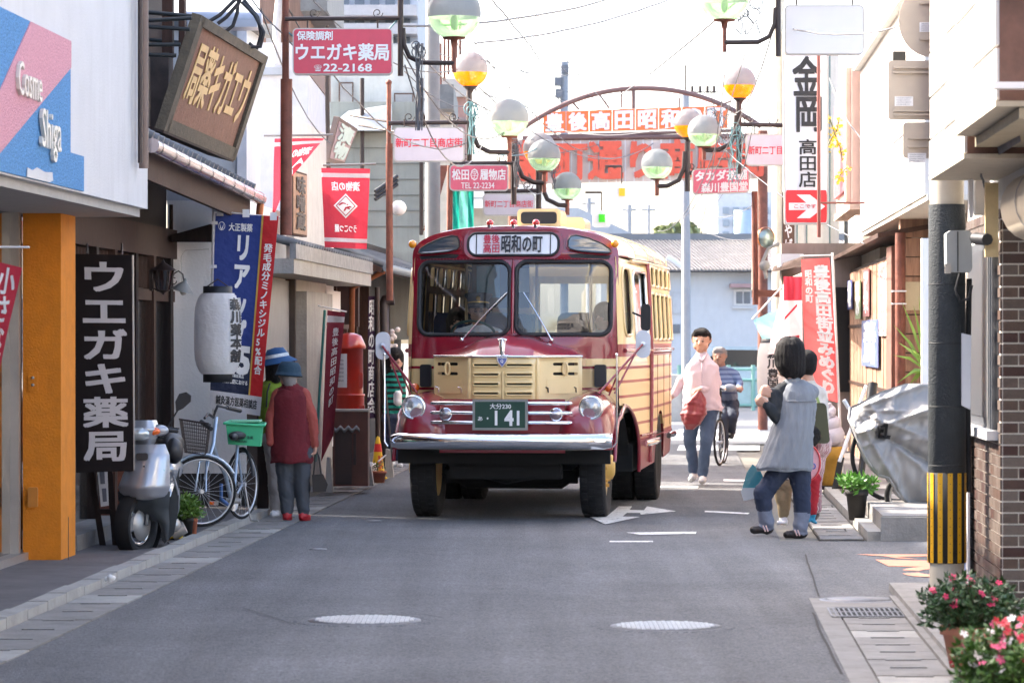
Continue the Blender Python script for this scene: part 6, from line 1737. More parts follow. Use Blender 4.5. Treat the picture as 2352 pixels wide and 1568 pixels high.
part('upper_red', MB().grid(lambda u, v: P(lerp(1800, 1842, u), lerp(690, 635, v), d - .12 + .03 * sin(u * 9)), 8, 3), flag_red, rt)
banner('hanging_flag', 'pale blue flag slanting out beside the white lantern on the right side', 'flag',
 (P(1765, 810, 44), P(1815, 800, 44), P(1808, 700, 44), P(1730, 735, 44)), [('text', (.45, .2, .85, .6), '氷', let_r, dict(bold=.05)), ('text', (.3, .1, .5, .3), '士', let_k, dict(bold=.05))], [clothmat('flag_aqua', (.35, .66, .70), .5)], .03,
 [([P(1728, 733, 44), P(1800, 655, 44)], .012, pole_w)])
b = thing('paper_lantern', 'cream paper lantern with black characters partly behind the woman with bobbed hair', 'lantern', P(1772, 860, 42))
c = P(1772, 858, 42)
prof = [(.18 * (1 - .25 * abs(i / 25 - 1) ** 4) - .003 * (i % 2), (i / 25 - 1) * .38) for i in range(51)]
part('paper_shade', MB().lathe(prof, c, n=28), clothmat('lantern_cream', (.78, .74, .70), .5), b)
part('top_ring', MB().lathe([(.13, .37), (.13, .43), (.12, .43)], c, n=20), let_k, b)
lt = MB(); letters(lt, lambda u, v: c + Vector((.182 * cos(radians(lerp(-120, -50, u))), .182 * sin(radians(lerp(-120, -50, u))), lerp(-.3, .3, v))), (.15, 0, .75, 1), '森川豊国堂', vertical=True, bold=.04, lift=.001, thick=.001)
part('brush_lettering', lt, let_k, b)
d = 34.0
b = thing('vertical_shop_sign', 'tall white vertical lightbox sign with black characters and a red arrow panel at its foot', 'sign', P(1850, 517, d))
mp, f = signboard(b, P(1802, 516, d), P(1902, 516, d), P(1902, 100, d), P(1798, 100, d), .10, M_('lightbox_white', (.66, .67, .72), .3, coat=.5, var=.03), alum, .012, .02)
lt = MB()
letters(lt, mp, (.22, .715, .82, .925), '金', bold=.03)
letters(lt, mp, (.30, .515, .84, .70), '岡', bold=.035)
letters(lt, mp, (.34, .20, .74, .47), '高田店', vertical=True, bold=.02)
part('black_lettering', lt, let_k, f)
ar = part('red_panel', MB().prism(rrect(.03, .012, .97, .19, .03, 3), lambda x, y, t: mp(x, y) - Vector((0, t, 0)), 0, .008), M_('arrow_red', (.68, .02, .03), .4), f)
part('arrow', MB().prism([(.10, .08), (.50, .08), (.28, .035), (.58, .035), (.93, .10), (.58, .165), (.28, .165), (.50, .12), (.10, .12)], lambda x, y, t: mp(x, y) - Vector((0, t, 0)), .008, .013), white_pl, ar)
lt = MB(); letters(lt, lambda u, v: mp(u, v) - Vector((0, .013, 0)), (.22, .09, .72, .112), 'ここです', bold=.01)
part('red_lettering', lt, let_r, ar)
solo('sign_mast', 'red brown steel mast in front of the vertical shop sign', 'mast', MB().tube([P(1881, 545, 33.7), P(1880, 60, 33.7)], .018, 8).tube([P(1880, 466, 33.7), P(1985, 466, 34.0)], .012, 6), M_('mast_brown', (.20, .06, .05), .5, .2), P(1881, 545, 33.7))
b = thing('balcony_box', 'pinkish boxed balcony with red louvred side beside the white building', 'balcony', P(1945, 450, 41))
part('box', MB().sbox(2.15, 5, 42.7, 47.0, 3.30, 5.0), M_('balcony_pink', (.50, .33, .28), .7, var=.06, stain=.1), b)
for k in range(12): part('louvre', MB().sbox(2.10, 2.16, 43.4 + k * .27, 43.6 + k * .27, 3.5, 4.75), M_('louvre_red', (.42, .13, .15), .6, var=.2), b)
part('front_post', MB().sbox(2.08, 2.2, 42.8, 43.2, 3.32, 5.0), M_('post_pink', (.55, .40, .32), .7), b)
part('wall', MB().sbox(2.5, 6, 42.7, 52, 0, 4.8), M_('cream_boards', (.55, .52, .46), .8, stain=.3), b)
part('base_beam', MB().sbox(2.12, 2.3, 42.7, 47, 3.22, 3.30), M_('beam_pink', (.45, .32, .26), .7), b)
b = thing('flowering_vine', 'yellow flowering sprays hanging in front of the pink balcony', 'plant', P(1920, 370, 40.5))
fl_, st_ = MB(), MB()
rv = random.Random(5)
for pts in (((1898, 345), (1908, 320), (1922, 300), (1928, 270)), ((1905, 270), (1915, 300), (1930, 340), (1935, 370)), ((1925, 420), (1930, 400), (1945, 385))):
 st_.tube([P(x, y, 40.5) for x, y in pts], .008, 4)
 for (x0, y0), (x1, y1) in zip(pts, pts[1:]):
  for _ in range(8):
   t = rv.random()
   p = P(lerp(x0, x1, t) + rv.uniform(-9, 9), lerp(y0, y1, t) + rv.uniform(-8, 8), 40.5 + rv.uniform(-.1, .1))
   for _k in range(3):
    a = Vector((rv.uniform(-1, 1), rv.uniform(-1, 1), rv.uniform(-1, 1))).normalized() * .028; bb = a.cross(Vector((rv.random(), rv.random(), 1))).normalized() * .02
    fl_.add([p, p + a + bb, p + a * 1.3, p + a - bb], [(0, 1, 2, 3)])
part('stems', st_, MATS['plant_stem'], b)
part('blossoms', fl_, M_('blossom_yellow', (.75, .52, .02), .5), b, kind='stuff')
b = thing('small_shop', 'small shop with sloping canopy and rusty signs behind the salmon banner', 'shop', S(2.4, 47, 0))
part('canopy', MB().hexa([P(1772, 625, 45), P(1845, 610, 42), P(1845, 610, 46), P(1772, 625, 49), P(1776, 612, 45), P(1845, 588, 42), P(1845, 588, 46), P(1776, 612, 49)]), wood_md, b)
part('canopy', MB().hexa([P(1800, 650, 44), P(1845, 640, 42), P(1845, 640, 46), P(1800, 650, 48), P(1800, 643, 44), P(1845, 625, 42), P(1845, 625, 46), P(1800, 643, 48)]), MATS['flange_cream'], b)
part('air_unit', MB().box(tuple(P(1792, 612, 44)), tuple(P(1838, 585, 44.5))), white_pl, b)
part('wall', MB().box(tuple(P(1795, 1000, 47)), tuple(P(1990, 560, 47.3))), M_('taupe_wall', (.30, .25, .22), .8, stain=.4), b)  # even brown-grey wall colour with streaky stains
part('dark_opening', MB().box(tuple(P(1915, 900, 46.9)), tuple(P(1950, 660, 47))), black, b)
b = thing('rusty_frame', 'rusty hanging steel sign frame with a traffic mirror at the far right corner', 'frame', P(1760, 680, 50))
for x0, y0, x1, y1 in ((1728, 678, 1740, 440), (1728, 682, 1792, 666)): part('frame_bar', MB().box(tuple(P(x0, max(y0, y1), 50)), tuple(P(x1, min(y0, y1), 50.15))), rust if x1 > 1750 else M_('pale_rust', (.42, .38, .33), .7, stain=.7), b)
part('mirror', MB().lathe([(.0, -.01), (.13, 0), (.14, .03), (.0, .05)], P(1758, 548, 50), (.6, -1, 0), 20), M_('mirror_face', (.30, .38, .36), .1, .6), b)
part('mirror_hood', MB().lathe([(.15, -.02), (.15, .03)], P(1758, 545, 50), (.6, -1, 0), 20), M_('hood_orange', (.6, .2, .06), .5), b)
part('lamp_arm', MB().tube([P(1760, 640, 50), P(1752, 600, 50), P(1765, 570, 50), P(1790, 560, 50)], .03, 6).ball(P(1756, 610, 50), .08, 10, 6), M_('battered_grey', (.25, .24, .23), .6, stain=.5), b)
b = thing('far_right_shops', 'pale boarded shopfronts at the far right end of the street', 'building', S(2.6, 54, 0))
part('wall', MB().box(tuple(P(1808, 900, 51)), tuple(P(1885, 100, 54))), M_('far_boards', (.60, .58, .54), .8, stain=.35, var=.1), b)
for x in (1830, 1852, 1905): part('board_joint', MB().box(tuple(P(x, 900, 50.97)), tuple(P(x + 2, 100, 51))), M_('joint_teal', (.12, .2, .2), .7), b)
rt = thing('brown_vertical_sign', 'dark brown vertical sign with pale characters beside the rusty pole', 'sign', P(1800, 590, 49))
q = quadmap(P(1797, 590, 49), P(1825, 590, 49), P(1825, 440, 49), P(1797, 440, 49))
mp, f = signboard(rt, q(0, 0), q(1, 0), q(1, 1), q(0, 1), .05, M_('sign_brown', (.10, .05, .035), .5), steel_dk, .01, .01)
lt = MB(); letters(lt, mp, (.2, .05, .8, .95), 'おみやげ', vertical=True, bold=.03)
part('lettering', lt, white_pl, f)
flowerpot(2228, 1532, 136, 96, 'terracotta planter with dark leaves and a few deep pink blooms at the brick corner', (.42, .17, .11), ph=.235, n=430, plant=(.030, .075, .020), flowers=[('bloom_deep_pink', (.65, .03, .12))], fl_n=22, spread=1.62, leaf=.036)
flowerpot(2352, 1700, 185, 96, 'crowded pot of white and pink blooms at the bottom right corner', (.40, .16, .10), ph=.31, n=760, plant=(.055, .13, .018), flowers=[('bloom_white', (.78, .72, .72)), ('bloom_pink', (.70, .10, .22)), ('bloom_red', (.55, .01, .04))], fl_n=110, spread=1.7, leaf=.034)
# ================================================ STREET LAMPS AND HANGING SIGNS
globe_w = clothmat('globe_white', (.36, .37, .39), .6, .3)
gg = glassmat('globe_green', (.66, .93, .56), .05, .06, .16)
go = glassmat('globe_orange', (1.0, .30, .0), .05, .03, .6)
def globe(rt, c, r, tint, stem=True):
 g = part('globe_cap', MB().ball(c, r, 28, 18, keep=lambda i, m: i < m * .55), globe_w, rt)
 part('globe_bowl', MB().ball(c, r * .995, 28, 18, keep=lambda i, m: i >= m * .55), tint, rt)
 part('bulb', MB().ball(c - Vector((0, 0, r * .35)), (r * .14, r * .14, r * .3), 10, 8), M_('bulb_milk', (.7, .7, .62), .4), rt)
 if tint is go: part('neck', MB().lathe([(r * .42, -r * .93), (r * .40, -r * .98), (r * .22, -r * 1.12), (r * .10, -r * 1.35), (r * .09, -r * 2.0)], c, n=16), steel_dk, rt)
 else: part('neck', MB().lathe([(r * .44, -r * .90), (r * .40, -r * .97), (r * .14, -r * 1.0), (r * .10, -r * 1.25)], c, n=16), rust, rt)
def street_lamp(label, d, vx, ytop, ybot, gy, gr, arm_y, arm_x, jx, jy, jgy, jr, orange=True, jcol=gg, d2=None, polecol=None, hang=True):
 """vx: mast column; orange globe on the mast top at gy; horizontal arm to arm_x at arm_y; J arm to the green globe at jx"""
 rt = thing('street_lamp', label, 'street lamp', P(vx, ybot, d), group='decorative street lamps with two-tone globes')
 k = d / F
 pc_ = polecol or steel_dk
 part('mast', MB().tube([P(vx, ybot, d), P(vx, ytop, d)], 6.5 * k, 8), pc_, rt)
 if orange: globe(rt, P(vx + 2, gy, d), gr * k, go)
 sgn = 1 if jx > vx else -1
 j0, e = vx + sgn * 6, jx
 pts = [P(j0, jy - 80, d), P(j0 + sgn * 2, jy - 42, d), P(j0 + sgn * 14, jy - 14, d), P(j0 + sgn * 40, jy - 1, d), P(e, jy, d)]
 part('j_arm', MB().tube(pts, 5.5 * k, 8), pc_, rt)
 part('globe_post', MB().tube([P(jx, jgy + jr, d), P(jx, jy + 22, d)], 5 * k, 8), rust, rt)
 globe(rt, P(jx, jgy, d), jr * k, jcol)
 if arm_x is not None:
  part('cross_arm', MB().tube([P(arm_x, arm_y, d), P(vx, arm_y - 2, d)], 5 * k, 8), pc_, rt)
  for q_ in (.25, .8):
   cx_ = lerp(arm_x, vx, q_)
   part('scroll', MB().tube([P(cx_ + (9 - a * .9) * cos(a * 1.1) * 1.4, arm_y - 14 + (9 - a * .9) * sin(a * 1.1) * 1.4, d) for a in [t * .5 for t in range(16)]], 1.2 * k, 5), pc_, rt)
 return rt
street_lamp('nearest street lamp on the left, green globe on a J arm beside the pharmacy sign', 28.6, 920, -40, 175, -60, 44, 44, 655, 1043, 145, 30, 62)
street_lamp('left lamp with an orange globe on its mast and a green globe lower right', 37.5, 1078, 200, 370, 160, 41, 283, 893, 1170, 350, 272, 45)
street_lamp('left lamp with paired globes just left of the arch letters', 46, 1180, 330, 470, 300, 0.1, 376, 1034, 1250, 420, 358, 38, orange=False)
street_lamp('farthest left lamp, pale green globe low above the bus roof ventilator', 54, 1237, 375, 480, 342, 38, 440, 1112, 1303, 472, 428, 33)
street_lamp('nearest right street lamp with a large green globe cut by the top of the picture', 29.5, 1787, -60, 130, -90, 44, -10, 1980, 1664, 98, -8, 59)
street_lamp('right lamp with a tall orange globe over the arch end', 45, 1697, 225, 400, 190, 38, 288, 1800, 1617, 345, 302, 38)
street_lamp('right lamp with orange globe above and green globe lower left over the arch letters', 51, 1579, 325, 440, 284, 34, 398, 1592, 1509, 428, 378, 36)
solo('support_mast', 'rusty brown steel mast in front of the white plaster house', 'mast', MB().tube([P(657, 540, 28.7), P(658, 182, 28.7)], .050, 12).tube([P(656, 182, 28.7), P(656, -60, 28.7)], .030, 10), rust, P(657, 540, 28.7), group='steel masts carrying the lamp arms')
solo('support_mast', 'dark brown steel mast beside the timber house, left of the bus', 'mast', MB().tube([P(895, 690, 37.6), P(894, 330, 37.6)], .040, 10).tube([P(893, 340, 37.6), P(893, 192, 37.6)], .026, 8).ball(P(893, 190, 37.6), .035, 8, 6), rust, P(895, 690, 37.6), group='steel masts carrying the lamp arms')
solo('support_mast', 'rusty mast carrying the red shop sign on the right side', 'mast', MB().tube([P(1735, 700, 46), P(1733, 440, 46)], .04, 8), rust, P(1735, 700, 46), group='steel masts carrying the lamp arms')
solo('support_mast', 'thin rusty mast left of the teal sheet', 'mast', MB().tube([P(1032, 560, 46), P(1034, 380, 46)], .04, 8), rust, P(1032, 560, 46), group='steel masts carrying the lamp arms')
solo('round_lamp', 'small round white lamp clipped to the brown mast left of the bus', 'lamp', MB().ball(P(916, 478, 38), .085, 14, 10), white_pl, P(916, 478, 38))
def hang_sign(label, d, x0, y0, x1, y1, face, draw, fr=None, dy=0, group='hanging lightbox signs on the lamp arms'):
 rt = thing('hanging_sign', label, 'sign', P((x0 + x1) / 2, y1, d), group=group)
 mp, f = signboard(rt, P(x0, y1, d), P(x1, y1 + dy, d), P(x1, y0 + dy, d), P(x0, y0, d), .10, face, fr or alum, 3 * d / F, 10 * d / F)
 mats_ = {}
 for rect, body, mm, kw in draw:
  m = mats_.setdefault(mm.name, (MB(), mm))[0]
  letters(m, mp, rect, body, lift=.002, thick=.002, **kw)
 for m, mm in mats_.values(): part('lettering', m, mm, f)
 hm = MB()
 for x in (lerp(x0, x1, .15), lerp(x0, x1, .85)): hm.tube([P(x, y0, d + .05), P(x, y0 - 18, d + .05)], .008, 5)
 part('hanger', hm, steel_dk, rt)
 return rt
hang_sign('large red pharmacy lightbox sign with white katakana and telephone number', 28.5, 672, 65, 902, 172, red_sign,
 [((.045, .74, .40, .93), '保険調剤', let_w, dict(bold=.03)), ((.035, .31, .96, .66), 'ウエガキ薬局', let_w, dict(bold=.035)), ((.215, .07, .29, .21), '☎', let_w, dict(bold=0)), ((.31, .07, .79, .23), '22-2168', let_w, dict(bold=.025))])
shin = [((.03, .42, .97, .68), '新町二丁目商店街', let_r, dict(bold=.02))]
hang_sign('pale lilac sign with red characters hanging from the second left lamp', 37.4, 904, 292, 1067, 372, sign_pale, shin)
hang_sign('red shoe shop sign with white characters and telephone number', 45.9, 1032, 378, 1168, 439, M_('sign_red_pale', (.66, .09, .16), .35, coat=.5),
 [((.05, .42, .33, .82), '松田', let_w, dict(bold=.03)), ((.36, .40, .49, .84), '〇', let_w, dict(bold=.01)), ((.385, .48, .465, .76), '字', let_w, dict(bold=.0)), ((.52, .42, .95, .82), '履物店', let_w, dict(bold=.03)), ((.20, .10, .76, .32), 'TEL 22-2234', let_w, dict(bold=.01))])
hang_sign('small pale sign with red characters just above the bus roof on the left', 53.9, 1109, 444, 1229, 496, sign_pale, [((.04, .38, .96, .68), '新町二丁目商店街', let_r, dict(bold=.015))])
hang_sign('blank white lightbox sign at the top right beside the nearest right lamp', 29.6, 1802, 12, 1985, 126, M_('lightbox_blank', (.74, .70, .68), .35, coat=.4, var=.02), [])
hang_sign('pale sign with red characters partly behind the vertical shop sign', 44.9, 1713, 308, 1850, 381, sign_pale, [((.04, .36, .97, .62), '新町二丁目商店街', let_r, dict(bold=.02))])
hang_sign('red tea shop sign with white brush characters below the far right lamp', 46.0, 1590, 388, 1722, 448, M_('sign_red_pale', (.66, .09, .16)),
 [((.06, .52, .95, .90), 'タカダ茶舗', let_w, dict(bold=.045, shear=.0)), ((.16, .08, .96, .44), '森川豊国堂', let_w, dict(bold=.04))], dy=-5)
q_ = [P(752, 372, 39), P(790, 380, 39.8), P(822, 297, 40), P(778, 268, 39.2)]
b = thing('tilted_board', 'small framed board tilted out from the wall with two long lamp arms', 'sign', q_[0])
mp, f = signboard(b, *q_, .06, M_('board_mauve', (.34, .24, .25), .6), M_('board_frame', (.14, .10, .085), .7), .05, .01)
lt = MB(); letters(lt, mp, (.15, .1, .85, .9), '漬物', vertical=True, bold=.05)
part('lettering', lt, M_('lettering_mint', (.45, .55, .52), .6), f)
part('lamp_arm', MB().tube([P(805, 265, 39.2), P(1010, 300, 38.0), P(1022, 312, 38.0)], .014, 6).tube([P(825, 288, 39.2), P(995, 318, 38.0)], .012, 6), steel_dk, b)
for x, y in ((1016, 308), (1000, 318)):
 part('spotlight', MB().lathe([(.02, -.06), (.045, .0), (.05, .08)], P(x, y, 38), (-.7, -.6, -.5), 12), steel_dk, b)
part('spot_glass', MB().ball(P(1004, 330, 37.9), .05, 10, 6).ball(P(1012, 334, 37.9), .03, 8, 6), M_('spot_lens', (.7, .72, .75), .15), b)
# ================================================ GATE ARCH
D = 60.0
b = thing('street_gate', 'steel gate arch over the street with orange character panels and big red letters', 'gate', (P(1175, 775, D).x, D, 0))
arch = []
for i in range(25):
 t = i / 24
 x = lerp(1205, 1748, t)
 y = 203 + 88 * (abs(2 * t - 1) ** 2.1)
 arch.append(P(x, y, D))
part('arch_tube', MB().tube(arch, .045, 8), steel_dk if 0 else M_('arch_brown', (.15, .085, .08), .5, .2), b)
for x0, y0, x1, y1 in ((1428, 248, 1428, 206), (1455, 250, 1455, 204), (1375, 215, 1400, 250), (1560, 225, 1560, 250), (1640, 248, 1680, 232), (1310, 230, 1330, 252)): part('strut', MB().tube([P(x0, y0, D), P(x1, y1, D)], .035 if x0 in (1455,) else .018, 6), MATS['arch_brown'], b)
chars = '豊後高田昭和の町'
orange_p = M_('panel_orange', (.78, .16, .04), .5, var=.08)
for i, ch in enumerate(chars):
 x0 = lerp(1247, 1672, i / 8) + 1; x1 = lerp(1247, 1672, (i + 1) / 8) - 1
 t0, t1 = (x0 - 1247) / 425, (x1 - 1247) / 425
 ya = lambda t: lerp(258, 243, t); yb = lambda t: lerp(306, 294, t)
 q = [P(x0, yb(t0), D), P(x1, yb(t1), D), P(x1, ya(t1), D), P(x0, ya(t0), D)]
 mpq = quadmap(*q)
 pn = part('character_panel', MB().prism([(0, 0), (1, 0), (1, 1), (0, 1)], lambda x, y, t: mpq(x, y) - Vector((0, t, 0)), -.05, .02), orange_p, b)
 lt = MB(); letters(lt, lambda u, v: mpq(u, v) - Vector((0, .02, 0)), (.12, .10, .88, .90), ch, bold=.05, lift=.002, thick=.004)
 part('lettering', lt, white_pl, pn)
part('beam', MB().tube([P(1258, 313, D), P(1690, 300, D)], .03, 6).tube([P(1200, 318, D), P(1760, 312, D)], .05, 6), MATS['arch_brown'], b)
q = quadmap(P(1188, 424, D), P(1764, 410, D), P(1764, 318, D), P(1188, 322, D))
bd = part('letter_board', MB().prism([(0, 0), (1, 0), (1, 1), (0, 1)], lambda x, y, t: q(x, y) - Vector((0, t, 0)), -.12, 0), M_('board_cream', (.60, .52, .48), .7, var=.05, stain=.15), b)
for k in range(28): part('board_rib', MB().prism([(k / 28, 0), (k / 28 + .004, 0), (k / 28 + .004, 1), (k / 28, 1)], lambda x, y, t: q(x, y) - Vector((0, t, 0)), 0, .012), white_pl, bd)
lt = MB(); letters(lt, q, (.0, .08, .99, .96), '新町通り商店街', bold=.05, lift=.05, thick=.05)
part('raised_lettering', lt, M_('letter_red_orange', (.62, .085, .045), .5, var=.12, scale=6), bd)
for x in (1178, 1752): part('leg', MB().tube([(P(x, 775, D).x, D, 0), P(x, 300, D)], .09, 10), rust, b)
for x, y, cc, lab in ((1382, 502, (.06, .75, .01), 'small white lantern with a green square below the gate'), (1458 * 1.0 - 0, 442, (.85, .5, .02), 'small white lantern with a yellow square below the gate')):
 d = 55
 if x > 1400: x = 1428
 rt = thing('cube_lantern', lab, 'lantern', P(x, y, d), group='small square lanterns under the gate')
 part('body', MB().prism(rrect(x - 20, -y - 20, x + 20, -y + 18, 6, 3), lambda a, q2_, t: P(a, -q2_, d) + Vector((0, t, 0)), -.12, .12), M_('lantern_plastic', (.76, .76, .76), .3), rt)
 part('colour_square', MB().box((P(x - 7, 0, d).x, d - .14, P(0, y + 9, d).z), (P(x + 7, 0, d).x, d - .12, P(0, y - 9, d).z)), M_('square_%d' % x, cc, .5), rt)
 part('hanger', MB().tube([P(x, y - 18, d), P(x, y - 60, d)], .012, 5).tube([P(x, y - 60, d), P(x - 38, y - 60, d)], .02, 5), steel_dk, rt)
# ================================================ UTILITY POLES
conc_p = M_('pole_grey', (.24, .24, .24), .8, var=.12, stain=.2)
conc_b = M_('pole_bluegrey', (.30, .32, .35), .8, var=.1)
solo('utility_pole', 'thick dark grey concrete pole behind the left lamps beside the bus', 'pole', MB().tube([(P(994, 0, 47).x, 47, 0), P(994, -80, 47)], [.115, .095], 16), conc_p, (P(994, 0, 47).x, 47, 0), 'concrete utility poles')
solo('utility_pole', 'blue grey concrete pole rising behind the man in the pink shirt', 'pole', MB().tube([(P(1577, 0, 66).x, 66, 0), P(1574, 210, 66)], [.095, .075], 14), conc_b, (P(1577, 0, 66).x, 66, 0), 'concrete utility poles')
solo('utility_pole', 'pale concrete pole close behind the vertical shop sign', 'pole', MB().tube([(P(1792, 0, 52).x, 52, 0), P(1790, -80, 52)], [.095, .08], 14), M_('pole_tan', (.50, .46, .38), .8), (P(1792, 0, 52).x, 52, 0), 'concrete utility poles')
rt = thing('utility_pole', 'distant pole with transformers left of the arch crown', 'pole', (P(1296, 0, 92).x, 92, 0), group='concrete utility poles')
part('shaft', MB().tube([(P(1296, 0, 92).x, 92, 0), P(1296, 142, 92)], .11, 12), conc_b, rt)
for x, y in ((1281, 188), (1283, 215), (1297, 160)): part('transformer', MB().box(tuple(P(x - 7, y + 8, 91.8)), tuple(P(x + 9, y - 8, 92.2))), M_('transformer_grey', (.16, .17, .19), .6), rt)
for px, y0, lab in ((1352, 455, 'thin distant pole under the left part of the gate board'), (1445, 470, 'thin distant pole under the middle of the gate'), (1490, 470, 'very thin distant pole between the lanterns')):
 rt = thing('utility_pole', lab, 'pole', (P(px, 0, 120).x, 120, 0), group='concrete utility poles')
 part('shaft', MB().tube([(P(px, 0, 120).x, 120, 0), P(px, y0, 120)], .09 if px != 1490 else .05, 8), conc_b, rt)
 part('insulator', MB().tube([P(px - 16, y0 + 12, 120), P(px + 16, y0 + 12, 120)], .04, 5), conc_b, rt)
b = thing('tv_aerial', 'tall thin aerial mast with crossbars beside the blue grey pole', 'aerial', P(1574, 215, 66))
part('mast', MB().tube([P(1575, 225, 66), P(1575, 150, 66)], .018, 5), steel_dk, b)
part('crossbar', MB().tube([P(1580, 212, 66), P(1650, 212, 66)], .015, 5), steel_dk, b)
for x in (1590, 1608, 1625, 1640): part('insulator', MB().tube([P(x, 214, 66), P(x, 198, 66)], .03, 5), steel_dk, b)
# ================================================ FAR END OF THE STREET
b = thing('far_white_house', 'long white house with grey tiled roof closing the end of the street', 'building', (7, 84, 0))
fw_ = M_('far_white_wall', (.58, .60, .63), .8, var=.05, stain=.12)
d = 84
x0, x1 = P(1380, 0, d).x, P(2000, 0, d).x
part('wall', MB().box((x0, d, -.1), (x1, d + 5, H - (622 - HY) / F * d)), fw_, b)
ze_, zr_ = H - (624 - HY) / F * d, H - (545 - HY) / F * d
tile_far = M_('far_tile', (.075, .070, .068), .6, var=.25, scale=3)
part('roof_base', MB().hexa([(x0, d - .5, ze_ - .02), (x1, d - .5, ze_ - .02), (x1, d + 6, ze_ - .02), (x0, d + 6, ze_ - .02), (x0, d + 2.4, zr_), (x1, d + 2.4, zr_), (x1, d + 2.6, zr_), (x0, d + 2.6, zr_)]), tile_far, b)
n = 62
tm = None
rows_ = MB()
for k in range(n):
 x = lerp(P(1460, 0, d).x, x1, k / n)
 m = MB().tube([(x + .45, d - .52, ze_ + .03), (x - .35, d + 2.4, zr_ + .04)], .030, 6)
 part('tile', m, M_('far_tile_light', (.36, .33, .30), .6, var=.25, scale=3), b)
for k in range(9):
 t = k / 9
 part('tile_course', MB().tube([(x0, lerp(d - .5, d + 2.4, t), lerp(ze_, zr_, t) + .01), (x1, lerp(d - .5, d + 2.4, t), lerp(ze_, zr_, t) + .01)], .025, 4), M_('far_tile_dark', (.09, .09, .095), .6), b)
part('ridge', MB().box((x0, d + 2.2, zr_), (x1, d + 2.8, zr_ + .16)), M_('ridge_tile', (.20, .21, .22), .6), b)
w_ = part('window', MB().box(tuple(P(1686, 702, d - .06)), tuple(P(1728, 664, d))), M_('window_white', (.7, .7, .7), .5), b)
for xx in (1691, 1709): part('window_pane', MB().box(tuple(P(xx, 697, d - .09)), tuple(P(xx + 14, 670, d - .06))), M_('pane_grey', (.16, .18, .21), .15), w_)
part('window_hood', MB().box(tuple(P(1678, 660, d - .5)), tuple(P(1732, 652, d))), M_('hood_pink', (.35, .22, .22), .6), b)
part('window_sill', MB().box(tuple(P(1682, 708, d - .1)), tuple(P(1732, 703, d))), fw_, b)
part('window', MB().box(tuple(P(1545, 765, d - .06)), tuple(P(1562, 745, d))), M_('pane_grey', (.16, .18, .21), .15), b)
part('window', MB().box(tuple(P(1545, 720, d - .06)), tuple(P(1564, 670, d))), M_('shutter_pale', (.5, .52, .55), .5), b)
part('street_light', MB().tube([P(1532, 590, d - 3), P(1565, 612, d - 3)], .07, 8), white_pl, b)
part('air_vent', MB().box(tuple(P(1748, 780, d - .1)), tuple(P(1764, 755, d))), M_('vent_pink', (.5, .42, .42), .6), b)
b = thing('green_railing', 'pale green metal railing across the end of the street', 'railing', (6.5, 76, 0))
gm_ = M_('railing_green', (.24, .45, .38), .5, var=.1)
d = 76
xa, xb = P(1560, 0, d).x, P(1900, 0, d).x
for py in (848, 872, 930): part('rail', MB().tube([(xa, d, H - (py - HY) / F * d), (xb, d, H - (py - HY) / F * d)], .035, 6), gm_, b)
for k in range(7): part('post', MB().tube([(lerp(xa, xb, k / 6), d, 0), (lerp(xa, xb, k / 6), d, H - (838 - HY) / F * d)], .05, 6), gm_, b)
part('mesh_panel', MB().box((xa, d + .01, .15), (xb, d + .03, H - (872 - HY) / F * d)), M_('railing_pale', (.42, .55, .53), .6), b)
b = thing('parked_car', 'pale blue car parked behind the green railing', 'car', P(1740, 870, 79))
def carz(x, z, t): return Vector((P(1740, 0, 79).x + x, 79 + t, z))
part('body', MB().prism([(-1.9, .35), (1.9, .35), (1.95, .75), (1.2, .95), (.7, 1.4), (-1.0, 1.42), (-1.6, .95), (-1.95, .85)], carz, 0, 1.5), M_('car_pale_blue', (.45, .55, .60), .3, coat=1), b)
part('side_window', MB().prism([(-1.35, .95), (1.0, .95), (.62, 1.32), (-.9, 1.34)], carz, -.02, 0), dkglass, b)
for x in (-1.15, 1.15): part('wheel', MB().lathe([(.3, -.1), (.32, 0), (.3, .1), (0.001, .1)], carz(x, .32, -.02), (0, -1, 0), 18), MATS['tyre_rubber'], b)
b = thing('office_block', 'hazy grey office building beyond the tiled roof', 'building', (14, 150, 0))
d = 150
part('wall', MB().box(tuple(P(1648, 640, d)), tuple(P(1808, 458, d + 8))), M_('hazy_wall', (.52, .55, .60), .8), b)
for r_ in range(3):
 for k in range(6):
  part('window', MB().box(tuple(P(1660 + k * 23, 492 + r_ * 28, d - .1)), tuple(P(1674 + k * 23, 476 + r_ * 28, d))), M_('hazy_window', (.25, .30, .36), .3), b)
part('roof_tank', MB().lathe([(.35, 0), (.35, 1.1), (0.001, 1.1)], P(1706, 545, 140), n=14), M_('tank_blue', (.35, .45, .58), .6), b)
